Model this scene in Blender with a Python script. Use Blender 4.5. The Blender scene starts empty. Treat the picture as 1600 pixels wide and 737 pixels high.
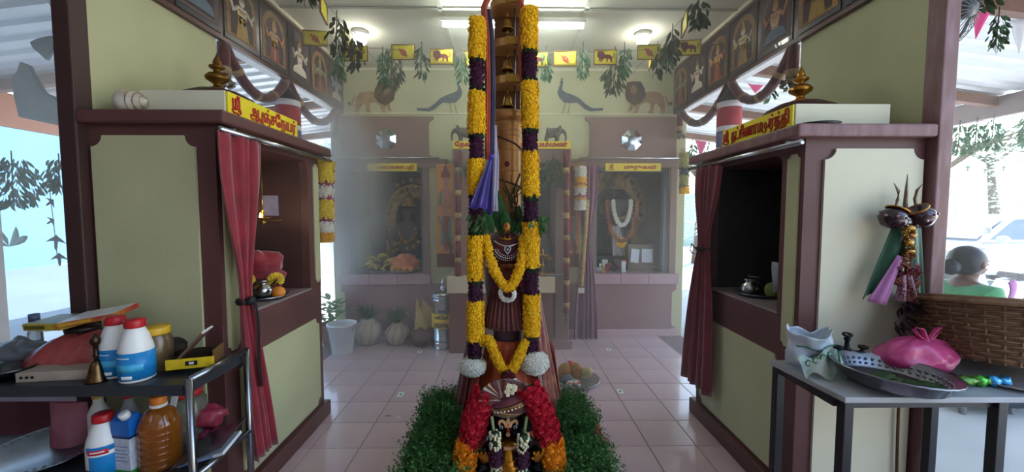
import bpy, bmesh, math, random
from mathutils import Vector, Matrix, Euler, noise

R = random.Random(11)
PI = math.pi
S = bpy.context.scene
COL = S.collection

# ------------------------------------------------------------------ camera
FPX, W0, H0 = 615.0, 1600, 737
cd = bpy.data.cameras.new('camera')
cd.sensor_width = 36.0
cd.lens = FPX / W0 * 36.0
cd.clip_start = 0.05
cd.clip_end = 200
cam = bpy.data.objects.new('camera', cd)
COL.objects.link(cam)
cam.location = (-0.03, 0.0, 1.456)
cam.rotation_euler = (math.radians(90 - 3.3), 0.0, math.radians(-0.75))
S.camera = cam
CM = Matrix.Translation(cam.location) @ cam.rotation_euler.to_matrix().to_4x4()


def P(px, py, Y):
    """the world point at depth Y seen at that place of the photograph"""
    d = CM.to_3x3() @ Vector(((px - 800) / FPX, (368.5 - py) / FPX, -1.0))
    o = CM.translation
    return o + d * ((Y - o.y) / d.y)


def xx(px, Y): return P(px, 340, Y).x
def zz(py, Y, px=800): return P(px, py, Y).z


# ------------------------------------------------------------------ sky, sun, exposure
wd = bpy.data.worlds.new('sky')
S.world = wd
wd.use_nodes = True
nt = wd.node_tree
bg = nt.nodes['Background']
sky = nt.nodes.new('ShaderNodeTexSky')
sky.sky_type = 'NISHITA'
sky.sun_disc = False
sky.sun_elevation = math.radians(52)
sky.sun_rotation = math.radians(50)
sky.air_density = 1.3
sky.dust_density = 0.8
nt.links.new(sky.outputs[0], bg.inputs[0])
bg.inputs[1].default_value = 0.42
sl = bpy.data.lights.new('sun', 'SUN')
sl.energy = 8.0
sl.angle = math.radians(1.0)
sl.color = (1.0, 0.97, 0.93)
sun = bpy.data.objects.new('sun', sl)
COL.objects.link(sun)
sun.rotation_euler = Vector((-0.38, -0.30, -0.88)).to_track_quat('-Z', 'Y').to_euler()
S.view_settings.view_transform = 'Standard'
S.view_settings.look = 'None'
S.view_settings.gamma = 1.0
S.view_settings.exposure = 1.15
S.cycles.max_bounces = 8
S.cycles.diffuse_bounces = 5
S.cycles.volume_bounces = 1


# ------------------------------------------------------------------ materials
def lin(h):
    out = []
    for i in (0, 2, 4):
        c = int(h[i:i + 2], 16) / 255
        out.append(c / 12.92 if c <= 0.04045 else ((c + 0.055) / 1.055) ** 2.4)
    return tuple(out) + (1.0,)


MATS = {}


def M(hexa, rough=0.6, metal=0.0, var=0.12, scale=8.0, bump=0.0, bscale=40.0, second=None, trans=0.0,
      alpha=1.0, emit=0.0, sheen=0.0, coat=0.0, stretch=None, amount=0.5, wave=None, sss=0.0, ior=1.45):
    """a procedural material: a noise mixes the colour with a second one; bump gives fine relief"""
    key = (hexa, rough, metal, var, scale, bump, bscale, second, trans, alpha, emit, sheen, coat, stretch, amount, wave, sss, ior)
    if key in MATS: return MATS[key]
    m = bpy.data.materials.new('paint_' + hexa)
    m.use_nodes = True
    t = m.node_tree
    b = t.nodes['Principled BSDF']
    c = lin(hexa)
    c2 = lin(second) if second else tuple(max(0, x * (1 - var)) for x in c[:3]) + (1,)
    tc = t.nodes.new('ShaderNodeTexCoord')
    mp = t.nodes.new('ShaderNodeMapping')
    t.links.new(tc.outputs['Object'], mp.inputs[0])
    if stretch: mp.inputs['Scale'].default_value = stretch
    if wave:
        n = t.nodes.new('ShaderNodeTexWave')
        n.inputs['Scale'].default_value = scale
        n.inputs['Distortion'].default_value = 1.5
        n.bands_direction = wave
        fac = n.outputs['Fac']
    else:
        n = t.nodes.new('ShaderNodeTexNoise')
        n.inputs['Scale'].default_value = scale
        n.inputs['Detail'].default_value = 4
        fac = n.outputs['Fac']
    t.links.new(mp.outputs[0], n.inputs['Vector'])
    rp = t.nodes.new('ShaderNodeValToRGB')
    rp.color_ramp.elements[0].position = max(0.0, amount - 0.18)
    rp.color_ramp.elements[1].position = min(1.0, amount + 0.18)
    rp.color_ramp.elements[0].color = c
    rp.color_ramp.elements[1].color = c2
    t.links.new(fac, rp.inputs[0])
    t.links.new(rp.outputs[0], b.inputs['Base Color'])
    b.inputs['Roughness'].default_value = rough
    b.inputs['Metallic'].default_value = metal
    b.inputs['Transmission Weight'].default_value = trans
    b.inputs['Alpha'].default_value = alpha
    b.inputs['IOR'].default_value = ior
    b.inputs['Sheen Weight'].default_value = sheen
    b.inputs['Coat Weight'].default_value = coat
    b.inputs['Subsurface Weight'].default_value = sss
    if emit:
        b.inputs['Emission Color'].default_value = c
        b.inputs['Emission Strength'].default_value = emit
    if bump:
        n2 = t.nodes.new('ShaderNodeTexNoise')
        n2.inputs['Scale'].default_value = bscale
        n2.inputs['Detail'].default_value = 3
        t.links.new(mp.outputs[0], n2.inputs['Vector'])
        bp = t.nodes.new('ShaderNodeBump')
        bp.inputs['Strength'].default_value = bump
        bp.inputs['Distance'].default_value = 0.01
        t.links.new(n2.outputs['Fac'], bp.inputs['Height'])
        t.links.new(bp.outputs[0], b.inputs['Normal'])
    MATS[key] = m
    return m


def leafmat(hexa, second, rough=0.5, tl=0.25):
    key = ('leaf', hexa, second)
    if key in MATS: return MATS[key]
    m = M(hexa, rough, second=second, scale=25.0, var=0.3, alpha=1.0, ior=1.4 + 0.0001 * len(MATS))
    t = m.node_tree
    b = t.nodes['Principled BSDF']
    tr = t.nodes.new('ShaderNodeBsdfTranslucent')
    tr.inputs[0].default_value = lin(hexa)
    mx = t.nodes.new('ShaderNodeMixShader')
    mx.inputs[0].default_value = tl
    out = [n for n in t.nodes if n.type == 'OUTPUT_MATERIAL'][0]
    t.links.new(b.outputs[0], mx.inputs[1])
    t.links.new(tr.outputs[0], mx.inputs[2])
    t.links.new(mx.outputs[0], out.inputs[0])
    MATS[key] = m
    return m


CREAM = M('b3b28c', 0.75, var=0.10, scale=3.0, bump=0.08, bscale=60)
CREAMW = M('d0cdb4', 0.75, var=0.06, scale=3.0, bump=0.05)
BROWN = M('5e3a38', 0.5, second='543230', scale=4.0, bump=0.05)
BROWNW = M('74504f', 0.5, second='8f7078', scale=9.0, amount=0.64, stretch=(3, 3, 0.6))
DKBROWN = M('4b2b2a', 0.55, var=0.2, scale=5.0)
BKBROWN = M('80645c', 0.55, var=0.12, scale=3.0)
BLACK = M('121214', 0.6, var=0.3)
CEIL = M('d6d6c4', 0.8, var=0.05, scale=2.0)
WHITE = M('e4e4e0', 0.5, var=0.05)
STEEL = M('b9bcc0', 0.22, 1.0, var=0.15, scale=14)
STEELD = M('8d9197', 0.35, 1.0, var=0.2, scale=14)
GOLD = M('c08a3a', 0.3, 1.0, second='8a5a20', scale=20, bump=0.15, bscale=60)
BRONZE = M('b98a52', 0.4, 0.4, second='a97a46', scale=3, bump=0.03, bscale=50)
BRASS = M('b58d45', 0.28, 1.0, second='7d5c28', scale=18)
YELLOW = M('e3cf22', 0.5, var=0.08)
RED = M('b31d1c', 0.5, var=0.15)
MAROON = M('5e1420', 0.65, second='46101a', scale=12, sheen=0.3, bump=0.15, bscale=200)
CRIMSON = M('8e1a2c', 0.7, second='74121f', scale=10, sheen=0.4, bump=0.12, bscale=250)
PLUM = M('6b2450', 0.6, second='531a3e', scale=10, sheen=0.4)
ORANGE = M('c8501e', 0.6, second='a83c14', scale=10, sheen=0.3)
MARI = M('f6c80a', 0.7, second='e8aa04', scale=45, sss=0.05)
MARIP = M('e8d24a', 0.7, second='d8b62c', scale=45)
PURP = M('4a1138', 0.75, second='2f0a26', scale=45)
PINKF = M('a52074', 0.7, second='7f1558', scale=45)
WHITEF = M('ebe9e0', 0.7, second='d6d4c6', scale=45)
GREENF = M('1d3a14', 0.7, second='11260c', scale=40)
ROSE = M('d0203a', 0.6, second='b0142a', scale=40)
OROSE = M('f0a21a', 0.65, second='e08408', scale=40)


# ------------------------------------------------------------------ mesh helpers
class MB:
    def __init__(s, mat=None):
        s.v, s.f, s.mi, s.sm, s.mats, s.cur = [], [], [], [], [], 0
        if mat: s.use(mat)

    def use(s, mat):
        if mat not in s.mats: s.mats.append(mat)
        s.cur = s.mats.index(mat)
        return s

    def add(s, vs, fs, sm=False):
        o = len(s.v)
        s.v.extend([tuple(v) for v in vs])
        for f in fs:
            s.f.append(tuple(i + o for i in f))
            s.mi.append(s.cur)
            s.sm.append(sm)
        return s

    def box(s, x0, y0, z0, x1, y1, z1, T=None):
        x0, x1 = min(x0, x1), max(x0, x1)
        y0, y1 = min(y0, y1), max(y0, y1)
        z0, z1 = min(z0, z1), max(z0, z1)
        vs = [Vector(p) for p in ((x0, y0, z0), (x1, y0, z0), (x1, y1, z0), (x0, y1, z0), (x0, y0, z1), (x1, y0, z1), (x1, y1, z1), (x0, y1, z1))]
        if T: vs = [T @ v for v in vs]
        return s.add(vs, [(0, 3, 2, 1), (4, 5, 6, 7), (0, 1, 5, 4), (1, 2, 6, 5), (2, 3, 7, 6), (3, 0, 4, 7)])

    def tube(s, pts, r, n=8, caps=True, T=None, flat=1.0):
        pts = [Vector(p) for p in pts]
        rs = r if isinstance(r, (list, tuple)) else [r] * len(pts)
        vs, fs = [], []
        up = Vector((0, 0, 1))
        for i, p in enumerate(pts):
            d = (pts[min(i + 1, len(pts) - 1)] - pts[max(i - 1, 0)])
            d = d.normalized() if d.length > 1e-9 else Vector((0, 0, 1))
            a = d.cross(up)
            if a.length < 0.05: a = d.cross(Vector((0, 1, 0)))
            a.normalize()
            b = d.cross(a)
            for k in range(n):
                t = 2 * PI * k / n
                vs.append(p + (a * math.cos(t) + b * math.sin(t) * flat) * rs[i])
        for i in range(len(pts) - 1):
            for k in range(n):
                fs.append((i * n + k, i * n + (k + 1) % n, (i + 1) * n + (k + 1) % n, (i + 1) * n + k))
        if caps:
            fs.append(tuple(range(n - 1, -1, -1)))
            fs.append(tuple(range((len(pts) - 1) * n, len(pts) * n)))
        if T: vs = [T @ v for v in vs]
        return s.add(vs, fs, True)

    def lathe(s, prof, n=20, T=None, sm=True, sx=1.0, sy=1.0, a0=0.0, a1=2 * PI, flute=None):
        full = abs(a1 - a0 - 2 * PI) < 1e-6
        m = n if full else n + 1
        vs, fs = [], []
        for (r, z) in prof:
            for k in range(m):
                t = a0 + (a1 - a0) * k / n
                q = r * (1 + (flute[1] * math.cos(flute[0] * t) if flute else 0))
                vs.append(Vector((q * math.cos(t) * sx, q * math.sin(t) * sy, z)))
        for i in range(len(prof) - 1):
            for k in range(n):
                k2 = (k + 1) % m
                fs.append((i * m + k, i * m + k2, (i + 1) * m + k2, (i + 1) * m + k))
        if full and prof[0][0] > 1e-5: fs.append(tuple(range(m - 1, -1, -1)))
        if full and prof[-1][0] > 1e-5: fs.append(tuple(range((len(prof) - 1) * m, len(prof) * m)))
        if T: vs = [T @ v for v in vs]
        return s.add(vs, fs, sm)

    def ball(s, c, r, n=12, m=8, T=None, lump=0.0, seed=0):
        rx, ry, rz = r if isinstance(r, (list, tuple)) else (r, r, r)
        c = Vector(c)
        vs, fs = [], []
        for i in range(m + 1):
            a = PI * i / m
            for k in range(n):
                t = 2 * PI * k / n
                d = Vector((math.sin(a) * math.cos(t), math.sin(a) * math.sin(t), math.cos(a)))
                q = 1 + lump * noise.noise(d * 2.2 + Vector((seed * 3.7, seed, 0))) if lump else 1
                vs.append(c + Vector((d.x * rx * q, d.y * ry * q, d.z * rz * q)))
        for i in range(m):
            for k in range(n):
                fs.append((i * n + k, (i + 1) * n + k, (i + 1) * n + (k + 1) % n, i * n + (k + 1) % n))
        if T: vs = [T @ v for v in vs]
        return s.add(vs, fs, True)

    def prism(s, poly, d, T=None, z=0.0):
        """outline in x, y extruded from z to z + d along local z"""
        n = len(poly)
        ar = sum(poly[i][0] * poly[(i + 1) % n][1] - poly[(i + 1) % n][0] * poly[i][1] for i in range(n))
        if ar < 0: poly = poly[::-1]
        vs = [Vector((x, y, z)) for x, y in poly] + [Vector((x, y, z + d)) for x, y in poly]
        fs = [tuple(range(n - 1, -1, -1)), tuple(range(n, 2 * n))]
        fs += [(i, (i + 1) % n, n + (i + 1) % n, n + i) for i in range(n)]
        if T: vs = [T @ v for v in vs]
        return s.add(vs, fs)

    def sheet(s, fn, nu, nv, sm=True, closed=False):
        vs = [Vector(fn(i / nu, j / nv)) for j in range(nv + 1) for i in range(nu + 1)]
        fs = [(j * (nu + 1) + i, j * (nu + 1) + i + 1, (j + 1) * (nu + 1) + i + 1, (j + 1) * (nu + 1) + i) for j in range(nv) for i in range(nu)]
        return s.add(vs, fs, sm)

    def build(s, name, parent=None, local=False, kind=None, label=None, bevel=0, solid=0, sub=0):
        me = bpy.data.meshes.new(name)
        me.from_pydata(s.v, [], s.f)
        for m in s.mats: me.materials.append(m)
        me.polygons.foreach_set('material_index', s.mi)
        me.polygons.foreach_set('use_smooth', s.sm)
        me.update()
        o = bpy.data.objects.new(name, me)
        COL.objects.link(o)
        adopt(o, parent, local)
        if kind: o['kind'] = kind
        if label: o['label'] = label
        if solid:
            q = o.modifiers.new('thickness', 'SOLIDIFY')
            q.thickness = solid
        if bevel:
            q = o.modifiers.new('edges', 'BEVEL')
            q.width = bevel
            q.segments = 2
            q.limit_method = 'ANGLE'
        if sub:
            q = o.modifiers.new('smooth', 'SUBSURF')
            q.levels = q.render_levels = sub
        return o


def wm(o):
    m = o.matrix_basis.copy()
    if o.parent: m = wm(o.parent) @ o.matrix_parent_inverse @ m
    return m


def adopt(o, parent, local=False):
    if parent is not None:
        o.parent = parent
        if not local: o.matrix_parent_inverse = wm(parent).inverted()


def tag(o, label, cat, group=None, kind=None):
    o['label'] = label
    if cat: o['category'] = cat
    if group: o['group'] = group
    if kind: o['kind'] = kind
    return o


def thing(name, label, cat, loc=(0, 0, 0), rz=0.0, group=None):
    o = bpy.data.objects.new(name, None)
    o.empty_display_size = 0.05
    COL.objects.link(o)
    o.location = loc
    o.rotation_euler = (0, 0, rz)
    return tag(o, label, cat, group)


def struct(o):
    o['kind'] = 'structure'
    return o


def dup(root, loc, rot=None, label=None, group=None, scale=None):
    def cp(o, par):
        c = o.copy()
        COL.objects.link(c)
        if par is not None: c.parent = par
        for ch in list(o.children): cp(ch, c)
        return c
    r = cp(root, None)
    r.location = loc
    if rot is not None: r.rotation_euler = rot if isinstance(rot, (tuple, list)) else (0, 0, rot)
    if scale: r.scale = scale if isinstance(scale, (tuple, list)) else (scale,) * 3
    if label: r['label'] = label
    if group: r['group'] = group
    return r


def skin(name, nodes, edges, mat, parent=None, local=False, root=0, sub=2, label=None):
    """one continuous surface grown around a skeleton: nodes (x, y, z, radius)"""
    me = bpy.data.meshes.new(name)
    me.from_pydata([n[:3] for n in nodes], edges, [])
    me.materials.append(mat)
    o = bpy.data.objects.new(name, me)
    COL.objects.link(o)
    sk = o.modifiers.new('skin', 'SKIN')
    sk.use_smooth_shade = True
    for i, n in enumerate(nodes):
        r = n[3]
        me.skin_vertices[0].data[i].radius = (r, r) if not isinstance(r, tuple) else r
        me.skin_vertices[0].data[i].use_root = (i == root)
    ss = o.modifiers.new('smooth', 'SUBSURF')
    ss.levels = ss.render_levels = sub
    adopt(o, parent, local)
    if label: o['label'] = label
    return o


def text(body, size, mat, T, parent, width=None, bold=0.045, name='lettering', depth=0.0):
    c = bpy.data.curves.new(name, 'FONT')
    c.body = body
    c.size = size
    c.fill_mode = 'NONE'
    c.bevel_depth = bold * size
    c.bevel_resolution = 0
    c.resolution_u = 2
    c.align_x = 'CENTER'
    c.materials.append(mat)
    o = bpy.data.objects.new(name, c)
    COL.objects.link(o)
    dg = bpy.context.evaluated_depsgraph_get()
    dg.update()
    me = bpy.data.meshes.new_from_object(o.evaluated_get(dg))
    bpy.data.objects.remove(o)
    bpy.data.curves.remove(c)
    if width and len(me.vertices):
        xs_ = [v.co.x for v in me.vertices]
        k = width / (max(xs_) - min(xs_))
        for v in me.vertices: v.co.x *= k
    for p in me.polygons: p.use_smooth = False
    me.materials.clear()
    me.materials.append(mat)
    o = bpy.data.objects.new(name, me)
    COL.objects.link(o)
    o.matrix_basis = T
    adopt(o, parent)
    return o


def face_T(origin, right, up):
    """local x along right, y along up, z out of the face"""
    r, u = Vector(right).normalized(), Vector(up).normalized()
    n = r.cross(u)
    m = Matrix.Identity(4)
    for i in range(3):
        m[i][0], m[i][1], m[i][2], m[i][3] = r[i], u[i], n[i], origin[i]
    return m


def arc(cx, cy, r, a0, a1, n=6):
    return [(cx + r * math.cos(math.radians(a0 + (a1 - a0) * k / n)), cy + r * math.sin(math.radians(a0 + (a1 - a0) * k / n))) for k in range(n + 1)]


def notched(x0, y0, x1, y1, r):
    """rectangle with concave quarter circle corners"""
    return arc(x0, y0, r, 90, 0) + arc(x1, y0, r, 180, 90) + arc(x1, y1, r, 270, 180) + arc(x0, y1, r, 0, -90)


def blossom(mb, c, nrm, r, rnd=R, petals=6, rows=2):
    """a ruffled flower head facing nrm"""
    n = Vector(nrm).normalized()
    a = n.orthogonal().normalized()
    b = n.cross(a)
    c = Vector(c)
    vs, fs = [], []
    for q in range(rows):
        rr = r * (1.0 - 0.42 * q)
        off = rnd.random() * PI
        for k in range(petals):
            t = off + 2 * PI * k / petals
            w = PI / petals * 1.15
            d0 = a * math.cos(t) + b * math.sin(t)
            d1 = a * math.cos(t - w) + b * math.sin(t - w)
            d2 = a * math.cos(t + w) + b * math.sin(t + w)
            h = r * (0.25 + 0.35 * q)
            j = 1 + rnd.uniform(-0.12, 0.12)
            i0 = len(vs)
            vs += [c + n * h * 0.8, c + d1 * rr * 0.72 + n * h * 1.25, c + d0 * rr * j + n * h * rnd.uniform(0.5, 1.1), c + d2 * rr * 0.72 + n * h * 1.25]
            fs += [(i0, i0 + 1, i0 + 2, i0 + 3)]
    mb.add(vs, fs)


def leaf(mb, base, d, up, L, w, curl=0.25):
    d = Vector(d).normalized()
    up = Vector(up)
    s_ = d.cross(up)
    if s_.length < 1e-4: s_ = d.orthogonal()
    s_.normalize()
    n = s_.cross(d)
    base = Vector(base)
    vs, fs = [base], []
    for t, ww in ((0.3, 0.8), (0.6, 1.0), (0.85, 0.55)):
        c = base + d * L * t - n * L * curl * t * t
        vs += [c - s_ * w * ww * 0.5, c - n * w * 0.12, c + s_ * w * ww * 0.5]
    vs.append(base + d * L - n * L * curl)
    fs = [(0, 2, 1), (0, 3, 2), (1, 2, 5, 4), (2, 3, 6, 5), (4, 5, 8, 7), (5, 6, 9, 8), (7, 8, 10), (8, 9, 10)]
    mb.add(vs, fs, True)


# ================================================================== THE BUILDING
def Pf(px, py):
    d = CM.to_3x3() @ Vector(((px - 800) / FPX, (368.5 - py) / FPX, -1.0))
    o = CM.translation
    return o + d * (-o.z / d.z)


HALF, CEILZ, BACK = 1.92, 3.13, 4.6

# floor: the slab is the grout, every tile of the hall stands a little proud of it
fl = MB(M('6d5a5c', 0.8, var=0.1))
fl.box(-2.05, -3.2, -0.12, 2.05, 5.6, -0.004)
floor = struct(fl.build('floor'))
g0 = Pf(1013.4, 696.1)
TS = 0.301
tm = MB(M('c6aeb0', 0.2, second='baa2a8', scale=1.6, bump=0.02, bscale=8, coat=0.3))
h = TS / 2 - 0.0022
e = 0.0018
tm.add([(-h, -h, -.004), (h, -h, -.004), (h, h, -.004), (-h, h, -.004), (-h + e, -h + e, 0), (h - e, -h + e, 0), (h - e, h - e, 0), (-h + e, h - e, 0)],
       [(4, 5, 6, 7), (0, 1, 5, 4), (1, 2, 6, 5), (2, 3, 7, 6), (3, 0, 4, 7)])
tile0 = None
TILES = []
for iy in range(-5, 8):
    for ix in range(-10, 4):
        x = g0.x + TS * (ix + .5)
        y = g0.y + TS * (iy + .5)
        if abs(x) > 1.9 or y > 4.75 or y < 1.2: continue
        if tile0 is None:
            tile0 = tm.build('tile', floor)
            o = tile0
        else:
            o = tile0.copy()
            COL.objects.link(o)
        o.location = (x, y, 0)
        TILES.append(o)

# side walls, end pillars, beams over the side openings
for sx, side in ((-1, 'left'), (1, 'right')):
    w = MB(CREAM)
    w.box(sx * HALF, 1.85, 0, sx * (HALF + .06), 2.65, CEILZ)
    struct(w.build('wall_' + side))
    w = MB(M('3e2725', 0.55, var=.15) if sx < 0 else BROWNW)  # left pillar's paint darkened to stand in for its shade
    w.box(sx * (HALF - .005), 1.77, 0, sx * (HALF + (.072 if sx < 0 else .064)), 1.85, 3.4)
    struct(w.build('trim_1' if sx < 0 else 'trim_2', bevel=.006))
    w = MB(CREAMW)
    w.box(sx * HALF, 2.65, 2.62, sx * (HALF + .12), BACK + .05, CEILZ)
    w.use(WHITE).box(sx * (HALF + .002), 2.651, 2.612, sx * (HALF + .118), BACK, 2.62)
    struct(w.build('trim_3' if sx < 0 else 'trim_4'))

# back wall with the openings of its three shrines
NZ0, NZ1 = zz(427, BACK), zz(262, BACK)
NX0, NX1 = 1.0, 1.87
w = MB(CREAM)
w.box(-2.05, BACK, NZ1, 2.05, BACK + .14, CEILZ)
for sx in (-1, 1):
    w.box(sx * NX1, BACK, 0, sx * 2.05, BACK + .14, NZ1)
    w.box(sx * NX0, BACK, 0, sx * NX1, BACK + .14, NZ0 - .12)
    w.box(sx * .60, BACK, 0, sx * NX0, BACK + .14, NZ1)
w.box(-2.05, 5.5, 0, 2.05, 5.6, CEILZ)
for x in (-2.0, -.8, .7, 1.95): w.box(x, BACK + .14, 0, x + .1, 5.5, CEILZ)
w.box(-2.05, BACK + .14, 2.35, 2.05, 5.5, 2.45)
struct(w.build('wall_back'))
b = MB(M('b99aa0', .35, var=.08))
for x0, x1 in ((-2.0, -.66), (.67, 2.0)): b.box(x0, BACK - .02, 0, x1, BACK, .085)
struct(b.build('baseboard_back'))
b = MB(CREAMW)
b.box(-HALF, BACK - .012, zz(109, BACK) - .012, HALF, BACK, zz(109, BACK) + .012)
b.box(-HALF, BACK - .012, zz(178, BACK) - .006, HALF, BACK, zz(178, BACK) + .006)
struct(b.build('trim_5'))

# ceiling: sheets between battens
c = MB(CEIL)
c.box(-2.04, 1.8, CEILZ + .012, 2.04, BACK + .1, CEILZ + .05)
ceiling = struct(c.build('ceiling'))
bx_ = [-2.04, P(680, 0, 3.1).x, P(926, 0, 3.1).x, 2.04]
by_ = [1.8, 2.13, P(800, 20, 1).y, BACK]
by_[2] = 3.32
for i in range(3):
    for j in range(3):
        q = MB(CEIL)
        q.box(bx_[i] + .004, by_[j] + .004, CEILZ, bx_[i + 1] - .004, by_[j + 1] - .004, CEILZ + .012)
        q.build('panel', ceiling)
BAT = M('c9c9b8', .7, var=.05)
for x in bx_[1:3]:
    q = MB(BAT)
    q.box(x - .018, 1.8, CEILZ - .008, x + .018, BACK, CEILZ)
    q.build('batten', ceiling)
q = MB(M('a8a896', .7, var=.05))
q.box(-HALF, by_[2] - .014, CEILZ - .008, HALF, by_[2] + .014, CEILZ)
q.build('batten', ceiling)
for sx in (-1, 1):
    q = MB(CREAMW)
    q.box(sx * (HALF - .05), 1.85, CEILZ - .03, sx * HALF, BACK, CEILZ)
    q.build('batten', ceiling)

# roof over the forecourt the photograph is taken from
c = MB(M('b7b7aa', .8, var=.05))
c.box(-2.06, -3.2, 3.42, 2.06, 1.86, 3.5)
struct(c.build('trim_6'))
# unseen walls added behind and left of the forecourt dim its left; right open
c = MB(M('8c8a88', .8, var=.1))
c.box(-3.12, -3.3, -.02, 6.0, -3.2, 3.42)
struct(c.build('wall_unseen_front'))
c = MB(M('6a5654', .8, var=.1))
c.box(-3.12, -3.2, -.02, -3.0, 1.84, 3.3)
struct(c.build('wall_unseen_left'))


# ------------------------------------------------------------------ a shrine at each side
def shrine(sx, name, label):
    t = thing(name, label, 'shrine', (sx * 1.64, 2.3, 0))
    B = BROWN if sx < 0 else BROWNW
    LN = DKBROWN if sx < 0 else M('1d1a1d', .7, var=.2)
    X0, X1, Y0, Y1 = 1.35, 1.915, 1.82, 2.79
    dz = 0.0 if sx < 0 else -.052
    NY0, NY1, Z0, Z1 = 1.97, 2.64, .955, 1.80 + dz

    def bx(nm, mat, *a, bevel=0, label=None):
        q = MB(mat)
        a = list(a)
        q.box(sx * a[0], a[1], a[2], sx * a[3], a[4], a[5])
        return q.build(nm, t, bevel=bevel, label=label)
    bx('base_block', BROWN, X0, Y0, 0, X1, Y1, Z0 - .012, bevel=.004)
    bx('plinth', BROWN, X0 - .035, Y0 - .03, 0, X1, Y1 + .03, .105, bevel=.008)
    bx('shelf_slab', M('8a7c7c', .4, var=.15), X0 - .003, NY0 - .005, Z0 - .012, X1 - .04, NY1 + .005, Z0)
    bx('pier', BROWN, X0, Y0, Z0 - .012, X1, NY0, Z1)
    bx('pier', BROWN, X0, NY1, Z0 - .012, X1, Y1, Z1)
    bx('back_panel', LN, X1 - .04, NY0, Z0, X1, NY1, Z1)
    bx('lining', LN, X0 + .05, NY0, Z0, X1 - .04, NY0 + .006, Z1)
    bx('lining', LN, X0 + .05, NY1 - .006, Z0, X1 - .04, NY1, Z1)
    bx('lintel', BROWN, X0, Y0, Z1, X1, Y1, 1.86 + dz)
    bx('cornice', B, X0 - .075, Y0 - .05, 1.853 + dz, X1, Y1 + .05, 1.912 + dz, bevel=.01)
    zc = 1.912 + dz
    YH = Y0 + .06
    bx('header_box', CREAMW, X0 - .01, YH, zc, abs(P(218 if sx < 0 else 1392, 165, YH).x), 2.50, zc + .115, bevel=.004)
    # curved brackets under the lintel at both ends of the opening
    for y, s_ in ((NY0, 1), (NY1, -1)):
        poly = [(0, 0), (.055, 0)] + arc(.055, -.055, .055, 90, 180, 5)[1:]
        q = MB(BROWN)
        q.prism(poly, .05, face_T((sx * X0, y, Z1), (0, s_, 0), (0, 0, 1)) if sx * s_ > 0 else face_T((sx * X0 + sx * .05, y, Z1), (0, s_, 0), (0, 0, 1)))
        q.build('bracket', t)
    # raised cream panels with scooped corners: the front, the face below the opening, the slim strips beside it
    q = MB(CREAMW if sx > 0 else CREAM)
    xa, xb = (X0 + .085, X1 - .02)
    T = face_T((0, Y0, 0), (1, 0, 0), (0, 0, 1))
    q.prism([(sx * x, y) for x, y in notched(xa, .13, xb, 1.805 + dz, .05)], .012, T)
    q.build('front_panel', t)
    for s0, s1, z0, z1, nm in ((Y0 + .1, Y1 - .06, .125, .735, 'lower_panel'), (Y0 + .028, Y0 + .105, .80, 1.79 + dz, 'side_strip'), (Y1 - .085, Y1 - .015, .98, 1.79 + dz, 'side_strip')):
        q = MB(CREAM)
        r = .045 if nm == 'lower_panel' else .02
        q.prism(notched(s0, z0, s1, z1, r), .008, face_T((-X0 if sx < 0 else X0 - .008, 0, 0), (0, 1, 0), (0, 0, 1)))
        q.build(nm, t)
    # yellow name board on the inner side of the header box
    q = MB(YELLOW)
    q.box(sx * (X0 - .012), YH + .005, zc + .002, sx * (X0 - .02), 2.495, zc + .112)
    sign = q.build('name_board', t)
    q = MB(DKBROWN)
    cx, cy = 1.64, 2.26
    T = Matrix.Translation((sx * cx, cy, zc + .115))
    q.lathe([(.21, 0), (.205, .03), (.17, .07), (.11, .10), (.05, .115), (0, .118)], 24, T)
    q.build('dome', t)
    q = MB(GOLD if sx > 0 else M('7a5522', .4, .9, var=.3, scale=20))
    q.lathe([(.045, .10), (.05, .118), (.022, .13), (.02, .145), (.055, .168), (.06, .183), (.045, .20), (.02, .207), (.018, .222), (.038, .232), (.04, .242), (.018, .252), (.022, .262), (.012, .285), (.002, .31)], 16, T)
    q.build('finial', t)
    # steel curtain rod on two hooks
    q = MB(STEEL)
    q.tube([(sx * 1.285, 1.76, 1.825 + dz), (sx * 1.285, 2.84, 1.825 + dz)], .013, 10)
    rod = q.build('curtain_rod', t)
    for y in (1.86, 2.76):
        q = MB(STEELD)
        q.tube([(sx * 1.36, y, 1.85 + dz), (sx * 1.285, y, 1.845 + dz), (sx * 1.285, y, 1.81 + dz)], .005, 6)
        q.build('hook', rod)
    return t, sign, zc


shL, signL, zcL = shrine(-1, 'side_shrine', 'cream and maroon side shrine with red curtain and lit lamp inside')
shR, signR, zcR = shrine(1, 'side_shrine', 'cream and worn maroon side shrine with trident hung on its front panel')


def stroke(pts, w, mat, T, parent, name='lettering'):
    q = MB(mat)
    q.tube([Vector((x, y, 0)) for x, y in pts], w, 6, True, T)
    return q.build(name, parent)


def sri(T, h, parent, mat=RED):
    """the old ligature that opens the names"""
    w = .075 * h
    L = [[(0, .95), (.02, .3), (.12, .08), (.3, .08), (.34, .3), (.34, .95)], [(.34, .95), (.62, .95)], [(.48, .95), (.48, .08)], [(.62, .95), (.78, .95), (.78, .2), (.7, -.02)],
         [(.52, 1.0), (.6, 1.22), (.74, 1.22), (.78, 1.08), (.68, 1.02)], [(0, .15), (-.1, -.05), (.1, -.2), (.4, -.16), (.7, -.28), (.92, -.12), (.9, .1), (.78, .18)]]
    q = MB(mat)
    for l in L: q.tube([Vector((x * h, y * h, 0)) for x, y in l], w, 6, True, T)
    return q.build('lettering', parent)


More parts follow.
